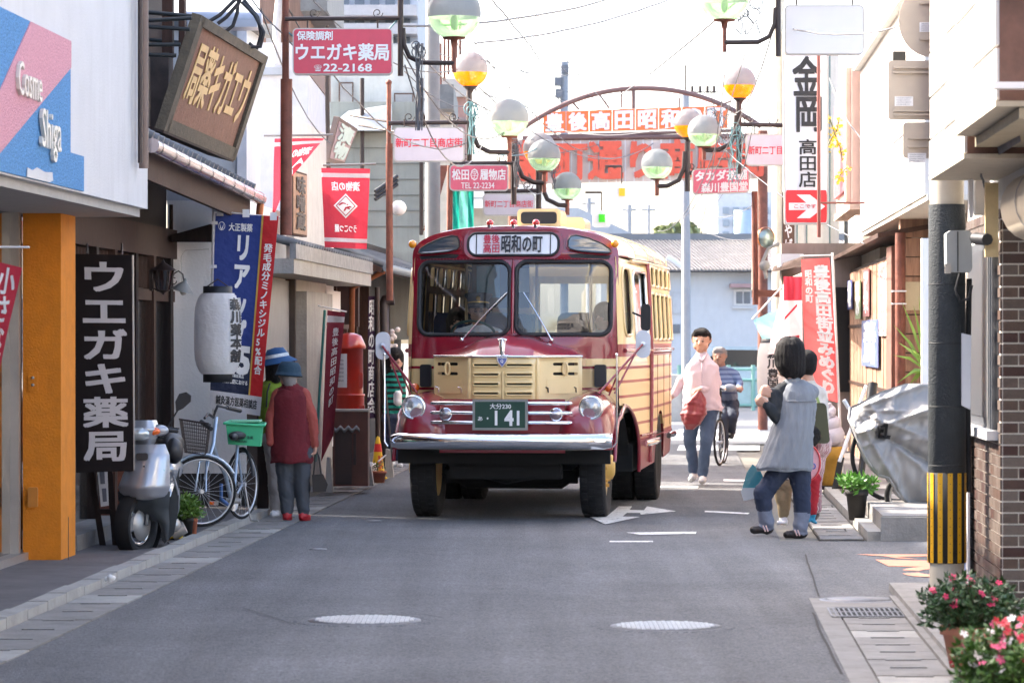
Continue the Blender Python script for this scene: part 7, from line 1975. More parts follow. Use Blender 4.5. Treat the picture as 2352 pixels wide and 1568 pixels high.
def far_tree(px, py, d, R_, label, col=(.10, .15, .05), seed=1):
 rnd = random.Random(seed)
 top = P(px, py, d)
 rt = thing('tree', label, 'tree', (top.x, d, 0), group='far trees')
 part('trunk', MB().tube([(top.x, d, 0), (top.x, d, top.z - R_ * .5)], [.25, .12], 8).tube([(top.x, d, top.z - R_ * .9), (top.x + R_ * .5, d, top.z)], [.1, .04], 6).tube([(top.x, d, top.z - R_ * .9), (top.x - R_ * .5, d, top.z)], [.1, .04], 6), wood_md, rt)
 m = MB()
 cl = [(Vector((rnd.uniform(-1, 1), rnd.uniform(-1, 1), rnd.uniform(-.6, .7))) * R_ * .7) for _ in range(14)]
 for i in range(1800):
  c0 = rnd.choice(cl)
  dv = Vector((rnd.gauss(0, 1), rnd.gauss(0, 1), rnd.gauss(0, 1))).normalized() * R_ * rnd.uniform(.2, .45)
  p = top + c0 + dv - Vector((0, 0, R_ * .4))
  a = Vector((rnd.uniform(-1, 1), rnd.uniform(-1, 1), rnd.uniform(-1, 1))).normalized() * .16; bb = a.cross(Vector((rnd.random(), rnd.random(), 1))).normalized() * .12
  m.add([p - a, p - bb, p + a, p + bb], [(0, 1, 2, 3)])
 part('crown', m, M_('far_leaf_%d' % seed, col, .6, var=.4, scale=2), rt, kind='stuff')
far_tree(1556, 528, 135, .9, 'yellowish green tree behind the tiled roof beside the blue grey pole', (.22, .26, .13), 2)
b = thing('far_left_wall', 'pale low wall between the bus and the man at the crossing', 'wall', (2, 66, 0))
part('wall', MB().box(tuple(P(1430, 1000, 66)), tuple(P(1580, 860, 66.4))), M_('low_wall', (.5, .48, .44), .8, stain=.2), b)
# ================================================ OVERHEAD CABLES
cb = [
 (P(640, -20, 28.7), P(1090, 320, 38), .55, 'twisted cable sagging from the first mast across the red pharmacy sign'),
 (P(648, 60, 28.7), P(925, 30, 28.6), .30, 'teal cable slung between the two arms above the pharmacy sign'),
 (P(920, 110, 28.6), P(1165, 300, 38), .35, 'thin wire from the first lamp to the second lamp'),
 (P(925, 60, 28.6), P(1560, -60, 40), .15, 'long pale wire crossing the sky from the first lamp'),
 (P(1090, 100, 38), P(1560, -10, 45), .1, 'faint wire crossing below the first sky wire'),
 (P(1100, -30, 35), P(1240, 140, 55), -.05, 'knotted wire descending over the white sky'),
 (P(1215, 140, 60), P(1340, 265, 60), .15, 'thin wire reaching the left end of the gate arch'),
 (P(1090, 330, 38), P(1235, 340, 46), .12, 'short wire between the second and third left lamps'),
 (P(1180, 150, 58), P(1330, 215, 92), .1, 'wire running to the distant transformer pole'),
 (P(1690, 5, 30), P(1400, 235, 60), .05, 'diagonal wire from the nearest right lamp to the arch crown'),
 (P(1235, 285, 60), P(1640, 262, 50), .25, 'slack cable across the orange panels'),
 (P(1640, 300, 46), P(1800, 330, 45), .25, 'drooping cable beside the right lamps'),
 (P(1650, 330, 46), P(1985, 560, 34), .10, 'pale wire slanting down behind the vertical sign'),
 (P(1790, 20, 29.6), P(1690, 260, 45), .2, 'wire dropping from the nearest right lamp'),
 (P(1800, 60, 30), P(2130, 40, 25), .1, 'pale wire crossing the blank white sign'),
 (P(1905, 180, 36), P(2075, 310, 30), .35, 'black cable sagging in front of the pink balcony'),
 (P(1170, 360, 46), P(1250, 440, 50), .2, 'loose cable beside the third left lamp'),
 (P(560, -30, 29), P(900, 150, 28.5), .3, 'second twisted cable over the red pharmacy sign'),
 (P(1060, 190, 45), P(1230, 250, 60), .05, 'thin straight wire left of the arch'),
 (P(2240, 330, 19), P(2262, 430, 20), .02, 'thin twisted wire hanging from the lower sign box'),
 (P(1500, 470, 90), P(1640, 455, 100), .2, 'faint wire between far poles'),
 (P(700, -20, 29), P(1050, 160, 36), .25, 'wire looping from above the pharmacy sign to the orange globe mast'),
 (P(950, 110, 28.6), P(1240, 250, 50), .3, 'slack wire running behind the green globes'),
 (P(930, 150, 28.6), P(1110, 330, 37), .5, 'wire drooping in front of the lilac sign'),
 (P(1000, 40, 40), P(1290, 210, 90), .3, 'thin wire toward the distant transformer pole'),
 (P(1100, 200, 38), P(1500, 330, 60), .5, 'long slack wire under the arch crown'),
 (P(1240, 210, 70), P(1700, 260, 70), .3, 'wire strung along the arch'),
 (P(1580, 150, 66), P(1790, 120, 52), .3, 'wire from the aerial to the pale pole'),
 (P(1590, 480, 66), P(1730, 470, 60), .2, 'low wire left of the rusty mast'),
 (P(1590, 510, 66), P(1760, 540, 60), .2, 'lower wire above the tiled roof'),
 (P(600, 20, 30), P(760, 330, 38), .2, 'steep wire beside the rusty mast')
]
wg = M_('wire_grey', (.10, .10, .11), .6)
wt = M_('wire_teal', (.10, .22, .24), .6)
for i, (a, c_, sg, lab) in enumerate(cb):
 cable('overhead_cable', lab, a, c_, sg, .007 if i not in (3, 4, 5, 9) else .010, wt if i in (1, 7, 11) else wg, 18, .012 if i in (0, 17, 5, 6) else .004, group='overhead cables')
rw = random.Random(11)
for i in range(20):
 a = P(rw.uniform(925, 1250), rw.uniform(-20, 330), rw.uniform(32, 50)); c_ = P(rw.uniform(1080, 1480), rw.uniform(120, 400), rw.uniform(55, 75))
 if i > 13: a = P(rw.uniform(1590, 1790), rw.uniform(0, 300), rw.uniform(34, 46)); c_ = P(rw.uniform(1500, 1780), rw.uniform(280, 540), rw.uniform(52, 66))
 cable('overhead_cable', 'thin grey wire in the dense web left of the gate arch' if i < 14 else 'thin grey wire in the web between the right lamps and gate', a, c_, rw.uniform(.1, .7), .006, wg, 14, .008, group='overhead cables')
def tangle(px, py, d, w_, h_, label, seed):
 rnd = random.Random(seed)
 rt = MB()
 for i in range(7):
  x = px + rnd.uniform(-w_, w_)
  pts = [P(x + rnd.uniform(-w_ * .5, w_ * .5), py + h_ * t / 6, d + rnd.uniform(-.03, .03)) for t in range(7)]
  rt.tube(pts, .0055, 4, cap=False)
 for i in range(3):
  cxx, cyy, r = px + rnd.uniform(-w_, w_), py + rnd.uniform(0, h_ * .4), rnd.uniform(8, 16)
  rt.tube([P(cxx + r * cos(a), cyy + r * sin(a), d) for a in [2 * pi * k / 10 for k in range(11)]], .0055, 4, cap=False)
 solo('wire_tangle', label, 'wire tangle', rt, wt if seed % 2 else wg, P(px, py, d), 'tangles of loose wire')
tangle(1690, 290, 44.5, 14, 130, 'bunch of teal and grey wires hanging below the tall orange lamp', 1)
tangle(1650, 258, 47, 22, 70, 'knot of wires on the green globe in front of the orange panels', 2)
tangle(1085, 235, 37, 8, 120, 'wires dropping along the second left lamp mast', 3)
tangle(962, 100, 28.5, 8, 200, 'loose wires hanging below the first left lamp arm', 4)
tangle(1185, 330, 45.5, 8, 100, 'wires hanging beside the shoe shop sign', 6)
tangle(1720, 0, 31, 25, 80, 'wire tangle beside the nearest right lamp', 8)
tangle(1270, 375, 53, 6, 60, 'short loose wires near the twin globes', 10)
# ================================================ STREET BEHIND THE VIEWER (seen only as reflections)
bk = M_('rear_wall', (.34, .31, .28), .8, var=.2, stain=.3)
b = thing('rear_left_row', 'row of plastered shops continuing behind the viewer on the left side', 'building', S(-6, -10, 0))
part('wall', MB().sbox(-9, -4.9, -40, 7.9, 0, 5.2), plaster, b)
for k in range(8): part('shop_window', MB().sbox(-4.9, -4.86, -38 + k * 5.6, -34.5 + k * 5.6, .3, 2.4), dkglass, b)
b = thing('rear_right_row', 'row of shops continuing behind the viewer on the right side', 'building', S(4, -10, 0))
part('wall', MB().sbox(2.3, 7, -40, 14.2, 0, 6.0), bk, b)
for k in range(8): part('shop_window', MB().sbox(2.26, 2.3, -38 + k * 5.6, -34.5 + k * 5.6, .3, 2.4), dkglass, b)
# ================================================ BICYCLES AND SCOOTER
def ring(mb, c, r, t, ax, n=36, mi=0, m=8):
 return mb.lathe([(r + t * cos(a), t * sin(a)) for a in [2 * pi * k / m for k in range(m)]], c, ax, n, mi, closed=True)
rub = MATS['tyre_rubber']; chrome_m = MATS['chrome']
def bike_wheel(rt, c, r, ax, m_rim, thick=.014):
 w_ = part('wheel', ring(MB(), c, r - thick * 2.2, .008, ax), m_rim, rt)
 part('tyre', ring(MB(), c, r - thick, thick, ax), rub, w_)
 sp = MB()
 axv = Vector(ax).normalized()
 t = Vector((0, 0, 1)); t = (t - axv * t.dot(axv)).normalized(); q = axv.cross(t)
 for k in range(24):
  a = 2 * pi * k / 24
  sp.tube([c + axv * .02 * (1 if k % 2 else -1), c + (t * cos(a) + q * sin(a)) * (r - .03)], .0013, 3, cap=False)
 sp.tube([c - axv * .035, c + axv * .035], .018, 8)
 part('spokes', sp, m_rim, w_, kind='stuff')
 return w_
sil = M_('bike_silver', (.60, .62, .66), .3, .6, .05)
sblue = M_('bike_paleblue', (.36, .45, .56), .35, .4, .05, coat=.6)
fc = P(462, 1128, 27.2); fr_ = 82 * 27.2 / F
rc = P(556, 1112, 28.5); rr_ = 80 * 28.5 / F
b = thing('parked_bicycle', 'pale blue step-through bicycle with front basket and green crate parked on the left pavement', 'bicycle', Vector((fc.x, fc.y, .05)))
fax = (.62, -1, 0); rax = (1.25, -.45, 0)
bike_wheel(b, fc, fr_, (.28, -1, 0), sil, .013)
bike_wheel(b, rc, rr_, (1.0, -.42, 0), sil, .013)
hb = P(497, 958, 27.5); cr = P(536, 1150, 28.1); st_ = P(546, 1020, 28.4)
fm = MB().tube([P(470, 1100, 27.25) + Vector((.0, 0, 0)), P(478, 1060, 27.3), P(490, 1020, 27.4), hb], [.011, .014, .016, .016], 8)
fm.tube([P(490, 1024, 27.42), P(500, 1055, 27.6), P(518, 1090, 27.8), P(531, 1150, 28.05)], .018, 8).tube([cr, st_], .015, 8).tube([cr, rc], .011, 6).tube([st_ - Vector((0, 0, .05)), rc], .010, 6)
fm.tube([fc + Vector((-.05, .02, 0)), P(458, 1060, 27.2), P(480, 1050, 27.35)], .009, 6).tube([fc + Vector((.04, -.03, 0)), P(474, 1060, 27.3), P(484, 1045, 27.35)], .009, 6)
part('bicycle_frame', fm, sblue, b)
part('mudguard', MB().tube([fc + Vector((.28, -1, 0)).cross(Vector((0, 0, 1))).normalized() * (fr_ + .012) * cos(a) + Vector((0, 0, (fr_ + .012) * sin(a))) for a in [radians(20 + k * 12) for k in range(12)]], .014, 6), sblue, b)
part('mudguard', MB().tube([rc + Vector((-1, -.42, 0)).cross(Vector((0, 0, 1))).normalized() * (rr_ + .012) * cos(a) + Vector((0, 0, (rr_ + .012) * sin(a))) for a in [radians(20 + k * 12) for k in range(13)]], .014, 6), let_k, b)
part('handlebar', MB().tube([P(470, 960, 27.2), P(478, 950, 27.3), P(490, 958, 27.5), P(494, 945, 27.5), P(500, 932, 27.5), P(530, 938, 27.7), P(552, 943, 27.8)], .011, 8).tube([P(522, 936, 27.65), P(552, 943, 27.8)], .018, 8).tube([P(462, 968, 27.15), P(485, 985, 27.0)], .018, 8), let_k, b)
part('saddle', MB().ball(P(545, 1000, 28.3), (.075, .13, .038), 16, 8).ball(P(537, 1003, 28.1), (.035, .12, .03), 12, 6), let_k, b)
part('seat_post', MB().tube([st_, P(546, 1005, 28.35)], .012, 6), chrome_m, b)
bk_ = MB()
bt = [P(412, 962, 27.0), P(478, 972, 27.0), P(484, 975, 27.4), P(420, 964, 27.4)]
bb_ = [P(424, 1038, 27.05), P(470, 1044, 27.05), P(476, 1042, 27.35), P(430, 1038, 27.35)]
for i in range(4):
 bk_.tube([bt[i], bt[(i + 1) % 4]], .006, 5).tube([bb_[i], bb_[(i + 1) % 4]], .004, 5)
 for k in range(13): bk_.tube([bt[i].lerp(bt[(i + 1) % 4], k / 12), bb_[i].lerp(bb_[(i + 1) % 4], k / 12)], .0024, 3, cap=False)
 for k in range(1, 9): bk_.tube([bt[i].lerp(bb_[i], k / 9), bt[(i + 1) % 4].lerp(bb_[(i + 1) % 4], k / 9)], .0024, 3, cap=False)
for k in range(9): bk_.tube([bb_[0].lerp(bb_[1], k / 8), bb_[3].lerp(bb_[2], k / 8)], .0024, 3, cap=False)
part('front_basket', bk_, steel_dk, b, kind='stuff')
part('bottom_bracket', MB().tube([cr + Vector((-.06, 0, 0)), cr + Vector((.06, 0, 0))], .022, 8).lathe([(.0, 0), (.085, .003), (.085, .008)], cr, (1, -.42, 0), 18).box(tuple(P(478, 1160, 27.9)), tuple(P(502, 1150, 28.0))), alum, b)
part('pedal_reflector', MB().box(tuple(P(482, 1158, 27.88)), tuple(P(492, 1151, 27.9))), MATS['orange_lens'], b)
part('kickstand', MB().tube([rc + Vector((.02, 0, 0)), P(576, 1195, 28.4), P(594, 1196, 28.3)], .008, 6), alum, b)
part('lock_tube', MB().tube([P(508, 1110, 27.5), P(508, 1145, 27.5), P(525, 1160, 27.6)], .015, 6), M_('lock_blue', (.05, .12, .3), .4), b)
part('stand_tube', MB().tube([P(478, 1165, 27.4), P(478, 1080, 27.5)], .013, 6), steel_dk, b)
q = [(517, 605), (527, 596)]
c = thing('green_crate', 'green plastic crate sitting on the rear carrier of the parked bicycle', 'crate', P(560, 1025, 28.4))
gr_ = M_('crate_green', (.04, .42, .20), .45, var=.05)
def cz(x, y, t): return P(x, y, 28.35 + t)
tl_, tr_, br_, bl_ = (518, 970), (604, 975), (597, 1025), (524, 1020)
m = MB()
m.hexa([cz(*bl_, 0), cz(*br_, 0), cz(br_[0] + 4, br_[1] - 2, .33), cz(bl_[0] + 12, bl_[1] - 2, .33), cz(*tl_, 0), cz(*tr_, 0), cz(tr_[0] + 2, tr_[1] - 3, .35), cz(tl_[0] + 12, tl_[1] - 3, .35)])
part('crate_body', m, gr_, c)
part('crate_rim', MB().tube([cz(515, 972, -.01), cz(607, 977, -.01), cz(610, 972, .36), cz(530, 966, .36), cz(515, 972, -.01)], .012, 6), gr_, c)
lt = MB()
mq = quadmap(cz(527, 1018, -.003), cz(594, 1022, -.003), cz(600, 980, -.003), cz(522, 976, -.003))
letters(lt, mq, (.35, .30, .80, .48), '高田青果', bold=.02, lift=.002, thick=.001); letters(lt, mq, (.2, .1, .6, .22), '商店', bold=.02, lift=.002, thick=.001)
part('lettering', lt, M_('ink_green', (.01, .10, .06), .6), c)
b2 = thing('white_carton', 'flat white carton under the green crate', 'box', P(570, 962, 28.6))
part('box', MB().box(tuple(P(530, 969, 28.5)), tuple(P(602, 963, 28.8))), M_('carton_green', (.20, .50, .34), .7), b2)
sc_ = thing('parked_scooter', 'silver step-through scooter facing the viewer beside the black vertical sign', 'scooter', G(345, 1272, .05))
def sp_(x, y, d): return P(x, y, d)
D0 = 25.6
silv = M_('scooter_silver', (.36, .38, .42), .28, .45, .05, coat=1)
dgrey = M_('scooter_charcoal', (.03, .036, .042), .45, coat=.3)
def shell(pts_rows, mi_mat, name, label=None):
 """rows of (y, xleft, xright, depth, bulge): a rounded front shell"""
 m = MB()
 ny = len(pts_rows)
 def fn(u, v):
  f = v * (ny - 1); i = min(int(f), ny - 2); t = f - i
  a, b_ = pts_rows[i], pts_rows[i + 1]
  y, xl, xr, dd, bu = (lerp(a[k], b_[k], t) for k in range(5))
  x = lerp(xl, xr, u)
  return P(x, y, dd - bu * (1 - abs(2 * u - 1) ** 2.5))
 m.grid(fn, 16, (ny - 1) * 4)
 m.grid(lambda u, v: fn(u, v) + Vector((0, .05, 0)) * 1 if u in (0, 1) else fn(u, v) + Vector((0, .05, 0)), 16, (ny - 1) * 4, flip=True)
 return part(name, m, mi_mat, sc_, label)
D0 = 25.5
shell([(965, 305, 358, D0 + .05, .08), (985, 298, 365, D0, .12), (1005, 300, 360, D0 + .02, .10), (1022, 310, 352, D0 + .05, .06)], silv, 'headlamp_cowl')
shell([(1005, 305, 380, D0 + .08, .06), (1015, 310, 345, D0 + .08, .06), (1028, 318, 345, D0 + .10, .05)], dgrey, 'steering_neck')
part('headlamp', MB().ball(P(318, 996, D0 - .10), (.085, .04, .05), 16, 10), M_('scooter_lens', (.45, .50, .52), .05, .5, coat=1), sc_)
for x, wd in ((352, .055), (296, .045)): part('turn_lamp', MB().ball(P(x, 990, D0 - .08 + .04), (wd, .035, .032), 14, 8), MATS['orange_lens'], sc_)
part('cowl_wing', MB().ball(P(362, 988, D0 + .02), (.085, .06, .045), 16, 10), silv, sc_)
shell([(1020, 312, 378, D0, .05), (1045, 300, 388, D0 - .04, .10), (1090, 282, 389, D0 - .06, .14), (1120, 271, 389, D0 - .07, .16), (1140, 280, 382, D0 - .05, .14), (1150, 300, 365, D0 - .03, .10)], silv, 'front_shield')
part('badge_vent', MB().prism(rrect(312, -1056, 340, -1040, 5, 3), lambda x, y, t: P(x, -y, D0 - .15) - Vector((0, t, 0)), -.03, .01), let_k, sc_)
part('badge', MB().prism([(348, -1078), (356, -1071), (374, -1072), (378, -1080), (368, -1090), (352, -1088)][::-1], lambda x, y, t: P(x, -y, D0 - .12) - Vector((0, t, 0)), -.02, .0), M_('badge_teal', (.05, .45, .32), .4), sc_)
lt = MB(); letters(lt, quadmap(P(349, 1072, D0 - .145), P(375, 1068, D0 - .10), P(375, 1061, D0 - .10), P(349, 1064, D0 - .145)), (0, 0, 1, 1), 'APRIO', bold=.02, lift=.002, thick=.001)
part('lettering', lt, M_('print_grey', (.15, .16, .2)), sc_)
for x, y in ((331, 1070), (342, 1099)): part('screw', MB().ball(P(x, y, D0 - .19), .008, 8, 5), dgrey, sc_)
shell([(1128, 270, 390, D0 - .03, .14), (1150, 272, 388, D0 - .02, .12), (1168, 283, 386, D0 + .0, .08), (1200, 365, 388, D0 + .02, .03), (1240, 378, 386, D0 + .05, .01)], dgrey, 'lower_shield')
part('leg_shield_side', MB().prism([(366, -1140), (392, -1140), (412, -1075), (410, -1170), (400, -1225), (378, -1248), (372, -1240)][::-1], lambda x, y, t: P(x, -y, D0 + .25 + t), 0, .25), dgrey, sc_)
part('leg_shield_trim', MB().tube([P(398, 1092, D0 + .2), P(409, 1130, D0 + .25), P(410, 1165, D0 + .3), P(402, 1195, D0 + .35), P(385, 1215, D0 + .4)], .010, 6), silv, sc_)
part('floor_board', MB().box(tuple(P(300, 1235, D0 + .2)), tuple(P(395, 1215, D0 + .55))), dgrey, sc_)
fcw = P(317, 1205, D0 - .02)
wh = part('front_wheel', ring(MB(), fcw, .145, .02, (.92, -.42, 0), 30), chrome_m, sc_)
part('tyre', MB().lathe([(.20 + .038 * cos(a), .048 * sin(a)) for a in [2 * pi * k / 12 for k in range(12)]], fcw, (.92, -.42, 0), 36, closed=True), rub, wh)
part('disc', MB().lathe([(.12, .03), (.10, .05), (.03, .06), (0.001, .06)], fcw, (.92, -.42, 0), 20), M_('wheel_cast', (.3, .3, .3), .4, .6), wh)
part('front_fork', MB().tube([fcw + Vector((.06, -.03, 0)), P(342, 1140, D0 + .0), P(338, 1030, D0 + .1)], .02, 8), dgrey, sc_)
part('front_mudguard', MB().lathe([(.245, -.06), (.262, 0), (.245, .06)], fcw, (.92, -.42, 0), 30), black, sc_)
rcw = P(366, 1225, D0 + 1.1)
wh = part('rear_wheel', MB().lathe([(.17 + .05 * cos(a), .05 * sin(a)) for a in [2 * pi * k / 12 for k in range(12)]], rcw, (.92, -.42, 0), 30, closed=True), rub, sc_)
part('engine', MB().tube([rcw + Vector((.1, 0, 0)), rcw + Vector((.2, 0, .05))], [.06, .05], 10).ball(P(395, 1205, D0 + .9), (.07, .1, .06), 10, 8), alum, sc_)
part('rear_body', MB().ball(P(393, 1075, D0 + .8), (.09, .35, .10), 16, 10).ball(P(388, 1140, D0 + .85), (.085, .3, .16), 14, 10), silv, sc_)
part('saddle', MB().ball(P(392, 1020, D0 + .6), (.10, .30, .10), 18, 12).ball(P(400, 1035, D0 + .35), (.07, .14, .10), 14, 10), let_k, sc_)
part('wing_mirror', MB().prism([(405, -945), (403, -922), (412, -904), (428, -900), (439, -908), (438, -922), (420, -938)][::-1], lambda x, y, t: P(x, -y, D0 + .1) + Vector((0, t, 0)), -.02, .03).tube([P(408, 942, D0 + .1), P(388, 975, D0 + .1), P(386, 985, D0 + .1)], .007, 6), let_k, sc_)
part('hand_grip', MB().tube([P(378, 986, D0 + .1), P(408, 990, D0 + .15)], .016, 8).tube([P(385, 980, D0 + .05), P(412, 984, D0 + .05)], .006, 5), let_k, sc_)
part('kickstand', MB().tube([P(386, 1245, D0 + .6), P(398, 1262, D0 + .5), P(412, 1266, D0 + .3)], .009, 6), let_k, sc_)
flowerpot(432, 1222, 26, 42, 'black pot with fresh green leaves behind the scooter', (.02, .018, .02), d=27.0, z=.05, ph=.19, n=95, plant=(.10, .20, .03), spread=2.0, leaf=.05, group='small pots beside the bicycle')
flowerpot(446, 1224, 16, 40, 'slim white and terracotta pot pressed against the black pot', (.50, .16, .09), d=27.1, z=.05, ph=.12, n=24, plant=(.06, .15, .03), spread=1.6, leaf=.045, group='small pots beside the bicycle')
solo('yellow_tray', 'yellow and black plastic tray on the pavement behind the scooter', 'tray', MB().box(tuple(P(384, 1236, 26.6)), tuple(P(420, 1229, 26.8))), M_('tray_yellow', (.65, .5, .02), .5), P(402, 1236, 26.6))
# ================================================ PEOPLE
skin = M_('skin', (.50, .28, .20), .55, var=.08, scale=12)
skin2 = M_('skin_tanned', (.36, .19, .13), .55, var=.08, scale=12)
hair_b = M_('hair_black', (.008, .006, .006), .7, var=.3, scale=40, stretch=(3, 3, .5), bump=.8, bscale=60, spec=.25)
hair_g = M_('hair_grey', (.22, .20, .19), .6)
dark_f = M_('feature_dark', (.02, .012, .01), .5)
denim = M_('denim', (.016, .025, .055), .85, var=.35, scale=7, bump=.3, bscale=14)
denim_l = M_('denim_light', (.055, .09, .16), .85, var=.35, scale=6, bump=.3, bscale=14)
def PX(px, py, d, o): return P(px, py, d) - o
d = 27.9
o = G(1790, 1232); o = P(1790, 1232, d); o.z = 0
j = lambda x, y, dy=0: P(x, y, d + dy) - o
smock = M_('smock_grey', (.19, .205, .23), .85, var=.12, scale=6, bump=.35, bscale=12, stretch=(4, 4, .6))
charcoal = M_('sleeve_charcoal_knit', (.022, .025, .03), .9, var=.2, bump=.2)
cuff = M_('denim_cuff', (.16, .18, .24), .85, var=.2)
shoe = M_('shoe_black', (.02, .014, .014), .5, var=.2)
J = dict(head=j(1812, 828), neck=j(1822, 872), sh_l=j(1798, 895, .0), sh_r=j(1866, 900, 0), hip_l=j(1800, 1062), hip_r=j(1835, 1062), el_l=j(1795, 955, -.05), wr_l=j(1762, 930, -.12), kn_l=j(1752, 1140, -.03), an_l=j(1760, 1205, 0), toe_l=j(1732, 1216, -.04), kn_r=j(1843, 1145, 0), an_r=j(1838, 1215, -.0), toe_r=j(1808, 1226, -.05))
ex = [(j(1780, 905, -.01), j(1782, 955, -.05), .060, .052, 6, (1, 1), .01), (j(1783, 957, -.05), j(1766, 935, -.12), .050, .042, 6, (1, 1), .01), (j(1800, 892), j(1783, 912), .055, .060, 6, (1, 1), .012),
 (j(1757, 1182, 0), j(1761, 1196, 0), .062, .064, 7, (1, 1), .02), (j(1840, 1190, 0), j(1839, 1206, 0), .064, .066, 7, (1, 1), .02), (j(1846, 1150), j(1842, 1190), .066, .062, 3), (j(1750, 1130, -.03), j(1758, 1190), .07, .06, 3)]
J['el_l'] = j(1783, 958, -.05)
p1 = figure('person', 'woman with bobbed black hair in a grey pleated smock and rolled jeans', o, J, [skin, hair_b, smock, denim, shoe, dark_f, charcoal, cuff], ex, cols=dict(sleeve=6), hair='low', face=(-.75, .65, 0), hs=1.15,
 hands=[(j(1762, 930, -.12), (-.7, -.1, .5), (.3, .9, .2), .9, 1.1, 1), (j(1772, 905, -.05), (-.8, 0, .3), (.2, .9, -.1), 1.0, 1.1, -1)])
SM = [(1833, 872, 12, .05, d), (1834, 884, 34, .10, d), (1834, 902, 42, .13, d), (1829, 930, 41, .14, d), (1826, 960, 44, .16, d), (1818, 1000, 51, .18, d), (1809, 1040, 58, .19, d), (1800, 1072, 65, .20, d), (1801, 1080, 63, .19, d)]
part('hair', loft([(1815, 773, 9, .03, d), (1815, 778, 22, .09, d), (1815, 790, 32, .125, d), (1815, 815, 36, .14, d), (1816, 840, 35, .135, d), (1820, 858, 28, .11, d), (1822, 868, 17, .07, d)], o, 84, 21, .022, wr=.03), hair_b, p1)
part('smock', loft(SM, o, 96, 17, .018), smock, p1)
part('yoke_seam', MB().tube([P(1834 + 42 * cos(a), 920, d) + Vector((0, .148 * sin(a), 0)) for a in [radians(190 + k * 16) for k in range(11)]], .005, 5), smock, p1)
for x, y, dd_ in ((1742, 1212, -.1), (1815, 1222, -.1)):
 part('shoe_stripe', MB().tube([P(x + 10, y - 6, d + dd_), P(x + 16, y + 8, d + dd_)], .006, 5).tube([P(x + 17, y - 6, d + dd_), P(x + 22, y + 8, d + dd_)], .006, 5), M_('stripe_pink', (.6, .4, .38), .5), p1)
rt = thing('plastic_bag', 'yellow and teal printed plastic bag hanging beside the woman in the smock', 'bag', P(1720, 1120, d + .3))
q = [(1708, 1150), (1702, 1130), (1715, 1085), (1728, 1066), (1745, 1078), (1760, 1110), (1748, 1140)]
part('bag_body', MB().prism([(x, -y) for x, y in q], lambda x, y, t: P(x, -y, d + .35 + t), -.03, .05), ramp_paint('bag_print', [(.0, .35, (.04, .22, .26)), (.35, 2, (.75, .55, .02))], (.5, .5, .5), rough=.3), rt)
d = 28.9
o = P(1868, 1215, d); o.z = 0
j = lambda x, y, dy=0: P(x, y, d + dy) - o
cream_k = M_('knit_cream', (.55, .50, .44), .9, var=.25, scale=14, bump=.2)
plaid = M_('plaid_skirt', (.42, .20, .20), .85, var=.1)
_n = plaid.node_tree
_w = _n.nodes.new('ShaderNodeTexBrick'); _w.inputs['Scale'].default_value = 16; _w.inputs['Color1'].default_value = (.5, .35, .33, 1); _w.inputs['Color2'].default_value = (.22, .06, .09, 1); _w.inputs['Mortar'].default_value = (.65, .55, .5, 1)
_tc = [x for x in _n.nodes if x.type == 'TEX_COORD'][0]
_n.links.new(_tc.outputs['Object'], _w.inputs['Vector']); _n.links.new(_w.outputs[0], _n.nodes['Principled BSDF'].inputs['Base Color'])
J = dict(head=j(1850, 836), neck=j(1858, 878), sh_l=j(1850, 890), sh_r=j(1886, 905), hip_l=j(1855, 1010), hip_r=j(1880, 1010), el_r=j(1892, 960, .02), wr_r=j(1888, 1000, -.08), kn_l=j(1852, 1090), an_l=j(1852, 1175), toe_l=j(1845, 1190, -.08), kn_r=j(1872, 1090), an_r=j(1872, 1175), toe_r=j(1868, 1190, -.08))
p2 = figure('person', 'woman in a cream knit and plaid skirt standing behind the woman in the smock', o, J, [skin, hair_b, cream_k, plaid, shoe, dark_f, M_('hat_grey', (.16, .15, .15), .8)], [(j(1872, 990), j(1874, 1022), .12, .135, 3)], hair='short', face=(-.6, .7, 0), hs=1.0, thin=.92)
rt = thing('shoulder_bag', 'olive and black shoulder bag with green strap on the woman in cream', 'bag', P(1895, 990, d - .2))
part('bag_body', MB().prism(rrect(1868, -1018, 1902, -925, 10, 4), lambda x, y, t: P(x + (y + 970) * -.10, -y, d - .25 + t), -.05, .07), M_('bag_olive', (.05, .055, .025), .6, var=.2), rt)
part('strap', MB().tube([P(1858, 885, d - .1), P(1874, 905, d - .15), P(1888, 945, d - .2), P(1898, 990, d - .2)], .012, 6), M_('strap_green', (.22, .30, .10), .7), rt)
d = 29.0
o = P(1800, 1208, d); o.z = 0
j = lambda x, y, dy=0: P(x, y, d + dy) - o
stripe = ramp_paint('striped_shirt', [(.30 + k * .034, .316 + k * .034, (.05, .07, .10)) for k in range(16)], (.55, .60, .62), rough=.9, coat=0)
khaki = M_('khaki', (.27, .20, .11), .85, var=.25, scale=8)
J = dict(head=j(1798, 1010), neck=j(1798, 1035), sh_l=j(1786, 1050), sh_r=j(1810, 1050), hip_l=j(1791, 1115), hip_r=j(1806, 1115), kn_l=j(1794, 1155), an_l=j(1796, 1190), toe_l=j(1790, 1200, -.06), kn_r=j(1806, 1155), an_r=j(1803, 1190), toe_r=j(1800, 1200, -.06))
figure('person', 'small child in striped shirt and khaki trousers behind the legs of the smock woman', o, J, [skin, hair_b, stripe, khaki, white_pl, dark_f], [], hair='short', face=(0, 1, 0), hs=.85, thin=.55, voxel=.009)
d = 28.6
o = P(1868, 1208, d); o.z = 0
redt = M_('red_trousers', (.33, .01, .02), .85, var=.25, scale=10)
